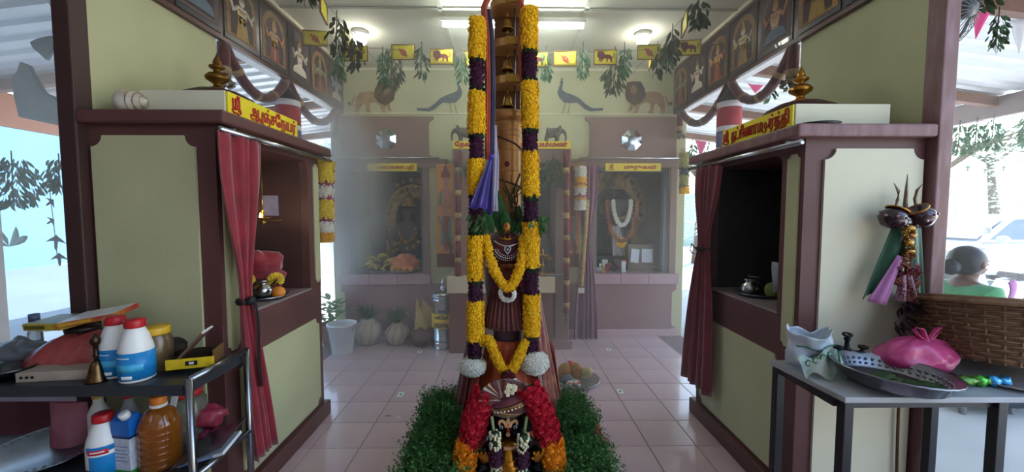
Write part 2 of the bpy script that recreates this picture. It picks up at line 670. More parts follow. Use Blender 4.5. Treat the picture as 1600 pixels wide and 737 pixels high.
# left board: read from the near end to the far end; right board: from the far end to the near end
Tl = face_T((-1.327, 0, zcL + .034), (0, 1, 0), (0, 0, 1))
sri(Tl @ Matrix.Translation((1.915, 0, 0)), .058, signL)
text('ஆஞ்ச\u0bc7நயர்', .088, RED, Tl @ Matrix.Translation((2.255, -.002, 0)), signL, width=.43, bold=.026)
Tr = face_T((1.327, 0, zcR + .034), (0, -1, 0), (0, 0, 1))
sri(Tr @ Matrix.Translation((-2.475, 0, 0)), .056, signR)
text('தட்சிணா', .088, RED, Tr @ Matrix.Translation((-2.272, -.002, 0)), signR, width=.245, bold=.026)
text('ம', .088, RED, Tr @ Matrix.Translation((-2.122, -.002, 0)), signR, width=.042, bold=.026)
stroke([(-2.102, .004), (-2.097, -.012), (-2.076, -.010), (-2.070, .026), (-2.080, .040), (-2.091, .026), (-2.083, .008), (-2.058, .008), (-2.050, .03), (-2.050, .052)], .003, RED, Tr, signR)
text('ர்த்தி', .088, RED, Tr @ Matrix.Translation((-1.975, -.002, 0)), signR, width=.14, bold=.026)


# ------------------------------------------------------------------ the two shrines in the back wall
def back_shrine(sx, label):
    t = thing('wall_shrine', label, 'shrine', (sx * 1.44, BACK, 0))
    # raised board above, with waisted ends
    z0, z1 = zz(246, BACK), zz(183, BACK)
    xa, xb = .87, 1.93
    poly = [(xa, z1), (xa, z1 - .03)] + arc(xa + .0, z1 - .09, .055, 90, 0, 4)[1:] + arc(xa + 0, z0 + .055, .055, 0, -90, 4) + [(xb, z0), (xb, z1)]
    q = MB(BKBROWN)
    q.prism([(sx * x, z) for x, z in poly], .03, face_T((0, BACK, 0), (1, 0, 0), (0, 0, 1)))
    q.build('upper_board', t)
    q = MB(BKBROWN)
    q.box(sx * .72, BACK - .035, NZ1, sx * 2.03, BACK, z0 - .02)
    q.build('lintel', t, bevel=.004)
    for x0, x1 in ((.93, NX0), (NX1, 1.95)):
        q = MB(BKBROWN)
        q.box(sx * x0, BACK - .03, NZ0 - .12, sx * x1, BACK, NZ1)
        q.build('jamb', t, bevel=.004)
    q = MB(M('866064', .5, var=.1, scale=3))
    q.prism([(sx * x, z) for x, z in [(.7, .085), (1.9, .085)] + arc(1.97, .16, .05, 270, 180, 4) + arc(1.97, .50, .05, 180, 90, 4) + [(1.97, .63), (.7, .63)]], .02, face_T((0, BACK, 0), (1, 0, 0), (0, 0, 1)))
    q.build('lower_board', t)
    tmx = M('a98a92', .3, second='9c7c84', scale=4)
    xs = [.92, 1.30, 1.63, 1.99]
    for i in range(3):
        q = MB(tmx)
        q.box(sx * (xs[i] + .002), BACK - .05, NZ0 - .12, sx * (xs[i + 1] - .002), BACK + .0, NZ0)
        q.build('tile', t, bevel=.003)
        q = MB(tmx)
        q.box(sx * (max(xs[i], NX0) + .002), BACK, NZ0 - .10, sx * (min(xs[i + 1], NX1) - .002), 5.5, NZ0)
        q.build('tile', t)
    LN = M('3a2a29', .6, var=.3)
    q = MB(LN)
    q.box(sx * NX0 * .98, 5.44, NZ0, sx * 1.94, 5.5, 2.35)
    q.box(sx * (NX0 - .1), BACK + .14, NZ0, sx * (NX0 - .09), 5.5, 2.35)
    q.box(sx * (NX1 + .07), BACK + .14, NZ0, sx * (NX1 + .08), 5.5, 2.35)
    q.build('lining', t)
    # slate blue inner frame
    fm = M('5a6470', .4, var=.1)
    for a in ((NX1 - .055, NZ0, NX1, NZ1), (NX0, NZ0, NX0 + .03, NZ1), (NX0, NZ1 - .04, NX1, NZ1)):
        q = MB(fm)
        q.box(sx * a[0], BACK + .02, a[1], sx * a[2], BACK + .1, a[3])
        q.build('inner_frame', t)
    # yellow name strip
    px0, px1 = ((574, 651) if sx < 0 else (946, 1033))
    q = MB(YELLOW)
    a, b_ = P(px0, 267, BACK - .05), P(px1, 255, BACK - .05)
    q.box(a.x, BACK - .05, a.z, b_.x, BACK - .036, b_.z)
    sg = q.build('name_board', t)
    T = face_T(((a.x + b_.x) / 2, BACK - .052, a.z + .025), (1, 0, 0), (0, 0, 1))
    if sx < 0:
        text('மகாகணபதி', .055, RED, T @ Matrix.Translation((.04, 0, 0)), sg, width=.42, bold=.035)
        text('.', .055, RED, T @ Matrix.Translation((-.24, 0, 0)), sg, bold=.06)
    else:
        text('முருகன்', .055, RED, T @ Matrix.Translation((.08, 0, 0)), sg, width=.38, bold=.035)
        sri(T @ Matrix.Translation((-.27, 0, 0)), .045, sg)
    # curtain rail in front
    q = MB(STEEL)
    q.tube([(sx * .80, BACK - .06, z0 - .012), (sx * 2.06, BACK - .06, z0 - .012)], .012, 8)
    q.build('curtain_rail', t)
    # octagonal mirror, eight tilted facets round a flat centre
    c = P(603 if sx < 0 else 987, 217 if sx < 0 else 219, BACK - .04)
    m = thing('octagonal_mirror', 'eight sided faceted mirror on the board above the ' + ('left back shrine' if sx < 0 else 'right back shrine'), 'mirror', c)
    oc = [(math.cos(PI / 8 + k * PI / 4), math.sin(PI / 8 + k * PI / 4)) for k in range(8)]
    rim = M('777a80', .3, .8, var=.2)
    mir = M('cfd6dc', .08, 1.0, var=.05)
    q = MB(rim)
    q.prism([(x * .125, y * .125) for x, y in oc], .012, face_T((c.x, BACK - .028, c.z), (1, 0, 0), (0, 0, 1)))
    q.build('backing', m)
    for k in range(8):
        a, b_ = oc[k], oc[(k + 1) % 8]
        q = MB(mir)
        T = face_T((c.x, BACK - .041, c.z), (1, 0, 0), (0, 0, 1))
        vs = [T @ Vector((p[0] * r, p[1] * r, z)) for p, r, z in ((a, .122, 0), (b_, .122, 0), (b_, .058, .03), (a, .058, .03))]
        q.add(vs, [(0, 1, 2, 3)])
        q.build('facet', m)
    q = MB(mir)
    q.prism([(x * .057, y * .057) for x, y in oc], .002, face_T((c.x, BACK - .071, c.z), (1, 0, 0), (0, 0, 1)))
    q.build('facet', m)
    return t


bsL = back_shrine(-1, 'brown shrine in the back wall with the octagonal mirror above a seated elephant headed idol')
bsR = back_shrine(1, 'brown shrine in the back wall with the octagonal mirror above a standing garlanded idol')

# ------------------------------------------------------------------ the middle shrine
CY = 4.15
ct = thing('middle_shrine', 'middle shrine with yellow name strip and a cream tiled counter', 'shrine', (0.02, CY, 0))
cxl, cxr = xx(709, CY), xx(890, CY)
z0, z1 = zz(233, CY), zz(221, CY)
MZ1 = z1
for x0, x1 in ((cxl, cxl + .16), (cxr - .15, cxr)):
    q = MB(BKBROWN)
    q.box(x0, CY, 0, x1, BACK + .02, z0)
    q.build('pilaster', ct, bevel=.006)
q = MB(BKBROWN)
q.box(cxl - .01, CY - .01, z0 - .14, cxr + .01, BACK + .02, z0)
q.build('lintel', ct, bevel=.006)
q = MB(YELLOW)
q.box(cxl, CY - .03, z0, cxr, CY + .02, z1)
cs = q.build('name_board', ct)
T = face_T((0, CY - .032, z0 + .024), (1, 0, 0), (0, 0, 1))
text('\u0bc7தவி', .058, RED, T @ Matrix.Translation((cxl + .115, 0, 0)), cs, width=.19, bold=.055)
sri(T @ Matrix.Translation((cxl + .30, 0, 0)), .05, cs)
text('மாரியம்மன்', .058, RED, T @ Matrix.Translation((cxr - .315, 0, 0)), cs, width=.56, bold=.055)
q = MB(M('c9b79a', .4, second='bba88b', scale=4))
zc0, zc1 = zz(457, CY - .12), zz(432, CY - .12)
xs = [cxl - .06, -.12, .2, xx(868, CY - .12)]
for i in range(3):
    q = MB(M('c9b79a', .4, second='bba88b', scale=4))
    q.box(xs[i] + .002, CY - .14, zc0, xs[i + 1] - .002, BACK, zc1)
    q.build('tile', ct, bevel=.004)
q = MB(M('6b3d36', .5, var=.12))
q.box(cxl - .04, CY - .12, 0, xs[3] - .02, BACK, zc0)
q.build('base_block', ct, bevel=.004)
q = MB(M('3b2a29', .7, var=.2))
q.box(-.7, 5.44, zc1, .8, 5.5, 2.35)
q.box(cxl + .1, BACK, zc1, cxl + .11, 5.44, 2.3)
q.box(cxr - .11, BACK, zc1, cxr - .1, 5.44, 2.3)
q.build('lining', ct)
for a, b_ in ((cxr - .17, cxr + .03), (cxl - .03, cxl + .17)):
    q = MB(M('8a6a6c', .4, var=.1))
    q.box(a, CY - .02, 0, b_, BACK, .1)
    q.build('plinth', ct)


# ------------------------------------------------------------------ lamps on the ceiling
def tube_lamp(name, label, a, b, w=.05, e=26.0):
    a, b = Vector(a), Vector(b)
    t = thing(name, label, 'lamp', (a + b) / 2, 0)
    d = (b - a).normalized()
    s_ = d.cross(Vector((0, 0, 1))).normalized()
    T = Matrix.Identity(4)
    for i in range(3): T[i][0], T[i][1], T[i][2], T[i][3] = d[i], s_[i], (0, 0, 1)[i], a[i]
    L = (b - a).length
    q = MB(WHITE)
    q.box(-.02, -w / 2, .02, L + .02, w / 2, .052, T)
    q.build('housing', t)
    for x in (-.02, L): 
        q = MB(WHITE)
        q.box(x, -.016, -.018, x + .02, .016, .03, T)
        q.build('end_cap', t)
    q = MB(M('f4fff8', .4, var=.01, emit=e))
    q.tube([a + Vector((0, 0, -.004)), b + Vector((0, 0, -.004))], .017, 10)
    q.build('tube', t)


tube_lamp('tube_lamp', 'long lit tube lamp on the ceiling behind the golden mast', P(692, 38, 3.42), P(911, 41, 3.42))
for px, py in ((563, 64), (1004, 84)):
    c = P(px, py, 3.75)
    t = thing('ceiling_lamp', 'small lit ceiling lamp behind the hanging leaves near the %s frieze' % ('left' if px < 800 else 'right'), 'lamp', (c.x, 3.75, CEILZ - .04))
    q = MB(WHITE)
    q.lathe([(.07, CEILZ - .03), (.075, CEILZ)], 16, Matrix.Translation((c.x, 3.75, 0)))
    q.build('base', t)
    q = MB(M('fffdf2', .4, var=.01, emit=20.0))
    q.lathe([(.001, CEILZ - .13), (.035, CEILZ - .12), (.055, CEILZ - .085), (.055, CEILZ - .05), (.04, CEILZ - .03)], 14, Matrix.Translation((c.x, 3.75, 0)))
    q.build('globe', t)


# ================================================================== THE MAST, ITS DRESS AND THE GARLANDS
YM = 2.32
AX = P(793, 300, YM).x


def z_(py, Y=YM): return zz(py, Y, 793)


mast = thing('golden_mast', 'golden temple mast with three bell tiers rising from the draped base', 'mast', (AX, YM, .1))
TA = Matrix.Translation((AX, YM, 0))
q = MB(BRONZE)
zt, zb = z_(192), z_(330)
q.lathe([(.078, .9), (.078, zb), (.077, zt - .03), (.084, zt - .02), (.084, zt - .008), (.078, zt), (.078, zt + .01)], 28, TA)
shaft = q.build('shaft', mast)
for py in (206, 214, 236, 268):
    q = MB(BRONZE)
    q.lathe([(.076, z_(py) - .006), (.0825, z_(py)), (.076, z_(py) + .006)], 28, TA)
    q.build('ring', mast)
q = MB(BRONZE)
q.lathe([(.07, zt), (.098, zt + .012), (.101, zt + .05), (.096, zt + .058), (0, zt + .06)], 28, TA)
q.build('capital', mast)
q = MB(M('6a4324', .5, .5, second='4f301a', scale=5))
q.box(AX - .075, YM + .03, zt + .05, AX + .075, YM + .1, 3.05)
q.build('upper_post', mast)
for ft in (131, 73, 8):
    zf = zz(ft, YM - .1)
    q = MB(BRONZE)
    outl = [(-.097, .06)] + [(.097 * math.cos(t), -.02 + .105 * math.sin(t)) for t in [PI + PI * k / 14 for k in range(15)]] + [(.097, .06)]
    q.prism([(x, y) for x, y in outl], .042, Matrix.Translation((AX, YM, zf)))
    tier = q.build('tier', mast, bevel=.003)
    q = MB(BRASS)
    q.box(AX - .01, YM - .131, zf + .002, AX + .09, YM - .104, zf + .045)
    q.build('plaque', tier, bevel=.003)
    q = MB(STEELD)
    q.tube([(AX + .042, YM - .06, zf), (AX + .042, YM - .06, zf - .19)], .005, 6)
    q.build('rod', tier)
    q = MB(BRASS)
    q.tube([(AX + .0, YM - .06, zf), (AX + .0, YM - .06, zf - .05)], .003, 6)
    q.lathe([(.004, -.045), (.016, -.05), (.021, -.07), (.024, -.095), (.036, -.112), (.034, -.114), (.02, -.1)], 16, Matrix.Translation((AX, YM - .06, zf)))
    q.ball((AX, YM - .06, zf - .125), .009, 8, 6)
    q.build('bell', tier)
c = P(792, 256, YM - .079)
q = MB(M('6e1414', .6, var=.2))
q.lathe([(0, .004), (.012, .004), (.016, 0)], 14, face_T((c.x, YM - .078, c.z), (1, 0, 0), (0, 0, 1)))
q.build('red_dot', mast)
q = MB(M('4a2c20', .8, var=.3))
for (a, b_) in (((768, 210), (812, 236)), ((772, 276), (812, 296))):
    pts = []
    for k in range(9):
        t = k / 8
        f = -1 + 2 * t
        pts.append((AX + .084 * math.sin(f * 1.5), YM - .084 * math.cos(f * 1.5), z_(a[1]) * (1 - t) + z_(b_[1]) * t))
    q.tube(pts, .0045, 6)
q.build('string', mast, kind='stuff')

# cloth strips tied along the mast
def ribbon(name, label, mat, pts, w, Y, thick=.006, fold=.004, cat='cloth'):
    q = MB(mat)
    P3 = [P(px, py, Y) for px, py in pts]
    n = len(P3) - 1
    ws = w if isinstance(w, (list, tuple)) else [w] * len(P3)

    def fn(u, v):
        f = v * n
        i = min(int(f), n - 1)
        t = f - i
        c = P3[i].lerp(P3[i + 1], t)
        ww = ws[i] * (1 - t) + ws[i + 1] * t
        return (c.x + (u - .5) * ww, Y + fold * math.cos(u * 14 + v * 5) - .012 * math.sin(PI * u), c.z)
    q.sheet(fn, 10, n * 6)
    o = q.build(name, solid=thick)
    return tag(o, label, cat)


SA = M('b4492e', .7, second='8f3320', scale=14, sheen=.3)
ribbon('cloth_strip', 'orange red cloth strip down the left edge of the golden mast', SA, [(762, 0), (757, 12), (760, 60), (762, 140), (762, 250)], [.03, .03, .034, .03, .026], YM - .13)
ribbon('cloth_strip', 'orange red cloth strip down the right edge of the golden mast', SA, [(812, 0), (817, 14), (813, 60), (818, 180), (820, 295)], [.022, .022, .02, .024, .02], YM - .13)
ribbon('cloth_strip', 'dark blue cloth strip beside the orange strip on the golden mast', M('1b1c4a', .6, var=.2, sheen=.4), [(764, 16), (768, 40), (770, 140), (768, 250)], [.012, .02, .02, .02], YM - .125)
ribbon('cloth_strip', 'pale lavender cloth strip hanging beside the purple flag', M('b8b2c8', .7, second='9a94b0', scale=8), [(773, 196), (774, 250), (773, 330)], [.02, .035, .03], YM - .12)
q = MB(M('221260', .35, second='372484', scale=16, stretch=(1, 1, .25), sheen=.4))
P0 = P(768, 244, YM - .2)
Pa, Pb = P(733, 322, YM - .28), P(770, 334, YM - .24)
def flagfn(u, v):
    b_ = Pa.lerp(Pb, u)
    c = P0.lerp(b_, v)
    c.z -= .012 * math.sin(u * PI * 3) * v
    c.y += .016 * math.sin(u * 11) * v
    return c + Vector(((u - .5) * .02 * (1 - v), 0, 0))
q.sheet(flagfn, 20, 10)
fo = q.build('purple_flag', solid=.003)
tag(fo, 'crumpled purple satin flag tied to the golden mast', 'flag')
q = MB(M('3a2390', .4, second='6a4fc0', scale=16))
q.ball(P0, .014, 10, 8)
q.build('knot', fo)

# leaves tucked behind the pot
lv = thing('leaf_spray', 'large green leaves and dry twigs tucked behind the jewelled pot on the mast', 'leaves', (AX, YM - .12, z_(372)))
LEAFG = leafmat('1f4a22', '2c5f2b', .45)
LEAFB = leafmat('29391a', '3a4a22', .5)
for (px, py, dx, dz, L, w, dy) in ((781, 368, -.05, 1, .26, .085, -.10), (772, 366, -.4, 1, .15, .06, -.12), (800, 366, .25, 1, .17, .075, -.10), (812, 366, .55, .9, .17, .07, -.09),
                                   (765, 352, -1, .1, .10, .05, -.13), (828, 352, .9, .3, .12, .04, -.15), (790, 366, 0, 1, .13, .06, -.13), (806, 366, .6, 1, .12, .05, -.13)):
    q = MB(LEAFG)
    leaf(q, P(px, py, YM + dy), (dx, 0, dz), (0, 1, .1), L, w, .12)
    q.build('leaf', lv)
q = MB(M('4b4028', .9, var=.3))
for k in range(16):
    b_ = P(R.uniform(796, 812), 345, YM - .12)
    q.tube([b_, b_ + Vector((R.uniform(-.03, .03), R.uniform(-.02, .02), R.uniform(.08, .13))), b_ + Vector((R.uniform(-.06, .06), R.uniform(-.03, .02), R.uniform(.16, .27)))], .0028, 4)
q.build('dry_twigs', lv, kind='stuff')
for nm, px, py, lab in (('leaf_bunch', 748, 332, 'small green leaf bunch below the purple flag'), ('leaf_bunch', 841, 335, 'small green leaf bunch right of the big yellow garland')):
    q = MB(leafmat('35552a', '4d6d38', .5))
    for k in range(26):
        b_ = P(px + R.uniform(-12, 12), py + R.uniform(0, 20), YM - .2 + R.uniform(-.03, .03))
        leaf(q, b_, (R.uniform(-.8, .8), R.uniform(-.5, .2), -1), (0, 1, 0), R.uniform(.04, .065), .018)
    tag(q.build(nm), lab, 'leaves', kind='stuff')


# ---------------- the dressed figure below the mast
fig = thing('dressed_figure', 'pot headed goddess figure in a pleated maroon sari on the draped base', 'idol', (AX, YM, .8))
Z = lambda py: z_(py, YM - .1)
q = MB(MAROON)
q.lathe([(.05, Z(362)), (.095, Z(366)), (.122, Z(377)), (.128, Z(389)), (.118, Z(402)), (.09, Z(412))], 28, Matrix.Translation((AX, YM - .02, 0)))
pot = q.build('pot', fig)
q = MB(GOLD)
q.lathe([(.07, Z(362)), (.076, Z(360)), (.06, Z(358)), (.03, Z(360))], 24, Matrix.Translation((AX, YM - .02, 0)))
q.build('rim', pot)
q = MB(MAROON)
q.lathe([(.11, .80), (.124, Z(470)), (.134, Z(445)), (.136, Z(425)), (.126, Z(410)), (.06, Z(404))], 36, TA, flute=(18, .02))
q.build('blouse', fig)
q = MB(M('8a5a2a', .35, .7, second='5e1420', scale=30))
q.lathe([(.127, Z(409)), (.135, Z(413)), (.139, Z(417)), (.135, Z(421))], 28, TA)
q.build('gold_band', fig)
# hanging pleats, each fold edged in gold
def pleat(u, v):
    f = (u - .5) * 1.9
    r = .126 + .045 * v + .012 * (abs(((u * 12) % 1) - .5) * 2 - .5)
    return (AX + r * math.sin(f) * (1.0 - .05 * (1 - v)), YM - r * math.cos(f) - .015, Z(455) + (Z(509) - Z(455)) * v - .006 * math.cos(f * 2))
q = MB(MAROON)
q.sheet(pleat, 48, 8)
pl = q.build('pleats', fig, solid=.003)
q = MB(M('9a7a40', .4, .7, second='6a2a2a', scale=40))
for k in range(12):
    u = (k + .02) / 12
    pts = [Vector(pleat(u, v)) + Vector((0, -.003, 0)) for v in (0.05, .35, .7, .98)]
    q.tube(pts, [.0012, .0016, .002, .002], 5)
q.build('gold_edges', pl, kind='stuff')
q = MB(M('6b5058', .6, second='584048', scale=14, stretch=(1, 1, 6), bump=.2))
q.lathe([(.085, .62), (.086, Z(530)), (.083, Z(520)), (.086, Z(512)), (.09, Z(500))], 26, TA)
q.build('wrapped_stem', fig)
# pendant necklace on the pot
sil = M('d2d4d6', .25, .9, var=.15)
cN = Vector((AX, YM - .152, Z(388)))
def drop(s): return [(0, -1.0 * s)] + [(.62 * s * math.cos(math.radians(a)), .1 * s + .62 * s * math.sin(math.radians(a))) for a in range(-30, 211, 20)]
for s_, z0, mt, nm in ((.032, 0, sil, 'pendant'), (.020, .004, M('17171b', .15, var=.1), 'pendant_stone'), (.009, .007, sil, 'pendant_bead')):
    q = MB(mt)
    q.prism([(x, -y if False else y) for x, y in drop(s_)], .004, face_T((cN.x, cN.y - z0, cN.z), (1, 0, 0), (0, 0, 1)))
    q.build(nm, pot, bevel=.001)
q = MB(sil)
for ring, (rr, n) in enumerate(((.050, 15), (.062, 19), (.074, 15))):
    for k in range(n):
        a = math.radians(195 + 150 * k / (n - 1)) if ring < 2 else math.radians(215 + 110 * k / (n - 1))
        dx, dz = rr * math.cos(a) * 1.15, rr * math.sin(a)
        q.ball((AX + dx, YM - .02 - math.sqrt(max(.0, (.131 ** 2) - dx * dx)) - .006 + abs(dz + .0) * .15, cN.z + .012 + dz), .0042 + .0012 * (ring == 1), 6, 4)
q.build('necklace_beads', pot, kind='stuff')
q = MB(sil)
q.tube([(AX + sx_ * .075 * t, YM - .02 - math.sqrt((.131 ** 2) - (.075 * t) ** 2) - .005, Z(375) - .03 * (1 - t * t)) for sx_ in (1,) for t in (-1, -.6, -.2, .2, .6, 1)], .004, 6)
q.build('necklace_chain', pot)
# little golden face above the pot
cF = P(792, 354, YM - .14)
q = MB(M('cf9a4a', .4, .6, second='b07a30', scale=20))
q.ball(cF, (.021, .014, .026), 12, 10)
fc = q.build('golden_face', fig)
q = MB(RED)
q.ball(cF + Vector((0, -.014, .006)), .007, 8, 6)
q.build('red_dot', fc)
q = MB(GOLD)
for sg in (-1, 1):
    q.tube([cF + Vector((sg * .004, -.004, -.022)), cF + Vector((sg * .016, -.006, -.035)), cF + Vector((sg * .017, -.006, -.055)), cF + Vector((sg * .006, -.006, -.066))], .0045, 6)
q.tube([cF + Vector((-.045, 0, -.06)), cF + Vector((-.01, -.006, -.07)), cF + Vector((.01, -.006, -.07)), cF + Vector((.045, 0, -.06))], [.004, .008, .008, .004], 6)
q.build('crown_hoops', fc, kind='stuff')

# ---------------- the draped base
base = thing('draped_pedestal', 'base below the mast draped in orange and maroon saris', 'pedestal', (AX, YM, 0))
q = MB(M('5a4a48', .8))
q.box(AX - .24, YM - .22, 0, AX + .24, YM + .24, .16)
q.lathe([(.2, .16), (.13, .6), (.08, .66), (0, .66)], 16, TA)
q.build('block', base, kind='stuff')
Zb = lambda py: z_(py, YM - .2)
def cone(f0, f1, zt_, rt, zb_, rb, folds, amp, oy=0.0):
    def fn(u, v):
        f = math.radians(f0 + (f1 - f0) * u)
        r = rt + (rb - rt) * (v ** 1.1) + amp * (0.3 + v) * math.sin(u * folds * 2 * PI + v)
        return (AX + r * math.sin(f), YM + oy - r * math.cos(f), zt_ + (zb_ - zt_) * v)
    return fn
ORB = M('c2541f', .5, second='a83f1a', scale=9, sheen=.3, bump=.1, bscale=120)
ORP = M('d05a22', .45, .2, second='d8a050', scale=38, amount=.6, sheen=.3)
MGB = M('6e1a20', .5, second='a8703c', scale=30, amount=.62, sheen=.4, stretch=(1, 1, .5))
q = MB(ORB)
q.sheet(cone(-75, 75, Zb(541), .125, .16, .275, 7, .006), 70, 12)
q.build('sari_drape', base, solid=.003, label='orange front drape')
q = MB(ORP)
q.sheet(cone(-12, 30, Zb(600), .205, .2, .29, 3, .004), 30, 8)
q.build('sari_border', base, solid=.003, label='orange border with golden figures')
q = MB(M('571522', .6, second='6d2026', scale=10, sheen=.4))
q.sheet(cone(-112, -52, Zb(470), .19, Zb(648), .31, 4, .008), 40, 14)
q.build('sari_drape', base, solid=.004, label='maroon drape')
q = MB(M('a63f1c', .55, second='8f3018', scale=10, sheen=.3))
q.sheet(cone(-66, -38, Zb(560), .24, .2, .315, 2, .007), 22, 10)
q.build('sari_drape', base, solid=.004, label='rust orange drape')
q = MB(MGB)
q.sheet(cone(44, 108, Zb(466), .19, Zb(672), .325, 4, .007), 44, 14)
q.build('sari_drape', base, solid=.004, label='maroon drape with golden print')
q = MB(M('d2521c', .5, second='b8401a', scale=8, sheen=.3))
q.sheet(cone(84, 112, Zb(560), .275, Zb(690), .335, 2, .006), 16, 10)
q.build('sari_drape', base, solid=.004, label='plain orange edge')


# ---------------- long hanging garlands
def section(parent, name, mat, pts, rad, pitch=.017, bl=.016, seed=3, core=None):
    """flower heads packed round a path"""
    rr = random.Random(seed)
    q = MB(mat)
    pts = [Vector(p) for p in pts]
    L = [(pts[i + 1] - pts[i]).length for i in range(len(pts) - 1)]
    tot = sum(L)
    n = max(1, int(tot / pitch))
    rs = rad if isinstance(rad, (list, tuple)) else [rad, rad]
    for i in range(n + 1):
        s_ = tot * i / n
        k = 0
        while k < len(L) - 1 and s_ > L[k]:
            s_ -= L[k]
            k += 1
        c = pts[k].lerp(pts[k + 1], min(1, s_ / L[k]))
        d = (pts[k + 1] - pts[k]).normalized()
        a = d.orthogonal().normalized()
        b_ = d.cross(a)
        t = i / n
        ra = rs[0] * (1 - t) + rs[1] * t
        m = max(5, int(2 * PI * ra / pitch))
        for j in range(m):
            f = 2 * PI * (j + (i % 2) * .5 + rr.uniform(-.2, .2)) / m
            u = a * math.cos(f) + b_ * math.sin(f)
            blossom(q, c + u * ra * rr.uniform(.78, .95), u + d * rr.uniform(-.4, .4), bl * rr.uniform(.85, 1.15), rr, 5, 2)
    q.use(core or mat).tube(pts, [rs[0] * .86 + (rs[1] - rs[0]) * .86 * i / (len(pts) - 1) for i in range(len(pts))], 10)
    return q.build(name, parent, kind='stuff')


YG = YM - .17
def long_garland(label, pxs, secs, ball, seed):
    g = thing('flower_garland', label, 'garland', P(pxs(560), 560, YG))
    for i, (k, y0, y1) in enumerate(secs):
        mt = {'y': MARI, 'p': PURP, 'g': GREENF}[k]
        nm = {'y': 'yellow_section', 'p': 'purple_section', 'g': 'leaf_section'}[k]
        rad = {'y': .040, 'p': .035, 'g': .037}[k]
        section(g, nm, mt, [P(pxs(y0), y0, YG), P(pxs((y0 + y1) / 2), (y0 + y1) / 2, YG), P(pxs(y1), y1, YG)], rad, .020, .0195 if k == 'y' else .015, seed + i)
    px, py, rx, ry = ball
    c = P(px, py, YG - .01)
    q = MB(WHITEF)
    rr = random.Random(seed)
    for k in range(230):
        zf = 1 - 2 * (k + .5) / 230
        t = k * 2.39996
        d = Vector((math.sqrt(1 - zf * zf) * math.cos(t), math.sqrt(1 - zf * zf) * math.sin(t), zf))
        blossom(q, c + Vector((d.x * rx, d.y * rx, d.z * ry)) * rr.uniform(.86, .97), d, .016, rr, 5, 2)
    q.ball(c, (rx * .88, rx * .88, ry * .88), 14, 10)
    q.build('white_ball', g, kind='stuff')
    return g


long_garland('long yellow and purple garland left of the mast ending in a white ball', lambda y: 746 - 4 * (y / 560),
             [('y', 34, 90), ('g', 91, 97), ('p', 98, 138), ('g', 139, 147), ('y', 148, 206), ('g', 207, 213), ('p', 214, 248), ('y', 252, 300), ('p', 302, 350), ('g', 352, 370),
              ('y', 371, 434), ('g', 435, 442), ('p', 443, 468), ('y', 472, 528), ('p', 533, 553), ('g', 555, 563)], (739, 572, .072, .046), 20)
long_garland('long yellow and purple garland right of the mast ending in a larger white ball', lambda y: 827 + 4 * (y / 560),
             [('y', 18, 76), ('g', 77, 83), ('p', 84, 124), ('g', 125, 131), ('y', 132, 198), ('g', 199, 205), ('p', 206, 238), ('y', 240, 304), ('g', 306, 312), ('p', 313, 346),
              ('y', 350, 414), ('g', 415, 422), ('p', 423, 458), ('y', 462, 520), ('g', 521, 526), ('p', 527, 550)], (835, 566, .078, .062), 60)

# marigold heads strung in two V shaped garlands
head = MB(MARI)
rr = random.Random(5)
for k in range(20):
    zf = 1 - 2 * (k + .5) / 20
    t = k * 2.39996
    d = Vector((math.sqrt(1 - zf * zf) * math.cos(t), math.sqrt(1 - zf * zf) * math.sin(t), zf))
    blossom(head, d * .0145, d, .0125, rr, 5, 2)
HEAD = None
def vgarland(label, pts, Y, n):
    global HEAD
    g = thing('marigold_garland', label, 'garland', P(pts[len(pts) // 2][0], pts[len(pts) // 2][1], Y(0.5)))
    P3 = [P(px, py, Y(i / (len(pts) - 1))) for i, (px, py) in enumerate(pts)]
    L = [(P3[i + 1] - P3[i]).length for i in range(len(P3) - 1)]
    tot = sum(L)
    q = MB(GREENF)
    q.tube(P3, .004, 6)
    q.build('cord', g)
    for i in range(n):
        s_ = tot * i / (n - 1)
        k = 0
        while k < len(L) - 1 and s_ > L[k]:
            s_ -= L[k]
            k += 1
        c = P3[k].lerp(P3[k + 1], min(1, s_ / L[k]))
        if HEAD is None: HEAD = head.build('marigold').data; bpy.data.objects.remove(bpy.data.objects['marigold'])
        o = bpy.data.objects.new('marigold', HEAD)
        COL.objects.link(o)
        o.location = c
        o.rotation_euler = (R.uniform(0, 6), R.uniform(0, 6), R.uniform(0, 6))
        s = R.uniform(1.15, 1.4)
        o.scale = (s, s, s)
        adopt(o, g)
    return g


g1 = vgarland('marigold garland hanging in a V over the maroon sari with a white flower crescent below', [(759, 372), (764, 398), (772, 422), (783, 441), (794, 451), (804, 440), (812, 420), (817, 398), (818, 374)], lambda t: YM - .165 - .045 * math.sin(PI * t), 21)
g2 = vgarland('marigold garland hanging in a V over the orange drape below the sari', [(752, 532), (764, 530), (770, 545), (777, 562), (786, 578), (795, 582), (805, 570), (813, 552), (820, 536), (828, 528)], lambda t: YM - .17 - .06 * math.sin(PI * t), 21)
q = MB(WHITEF)
for k in range(34):
    a = math.radians(180 + 180 * k / 33)
    c = P(793, 457, YM - .2) + Vector((.036 * math.cos(a), R.uniform(-.01, .01), .034 * math.sin(a)))
    blossom(q, c + Vector((0, -.008, R.uniform(-.008, .008))), (math.cos(a) * .7, -1, math.sin(a)), .017, R, 6, 2)
q.build('white_crescent', g1, kind='stuff')
q = MB(MAROON)
q.ball(P(793, 452, YM - .21), (.026, .012, .012), 10, 8, lump=.4)
q.build('rose', g1)
q = MB(M('6a0f16', .7, second='4c0a10', scale=40))
c = P(794, 589, YM - .26)
for k in range(30):
    zf = 1 - 2 * (k + .5) / 30
    t = k * 2.39996
    d = Vector((math.sqrt(1 - zf * zf) * math.cos(t), math.sqrt(1 - zf * zf) * math.sin(t), zf))
    blossom(q, c + d * .026, d, .02, R, 6, 2)
q.build('rose', g2)
q = MB(WHITEF)
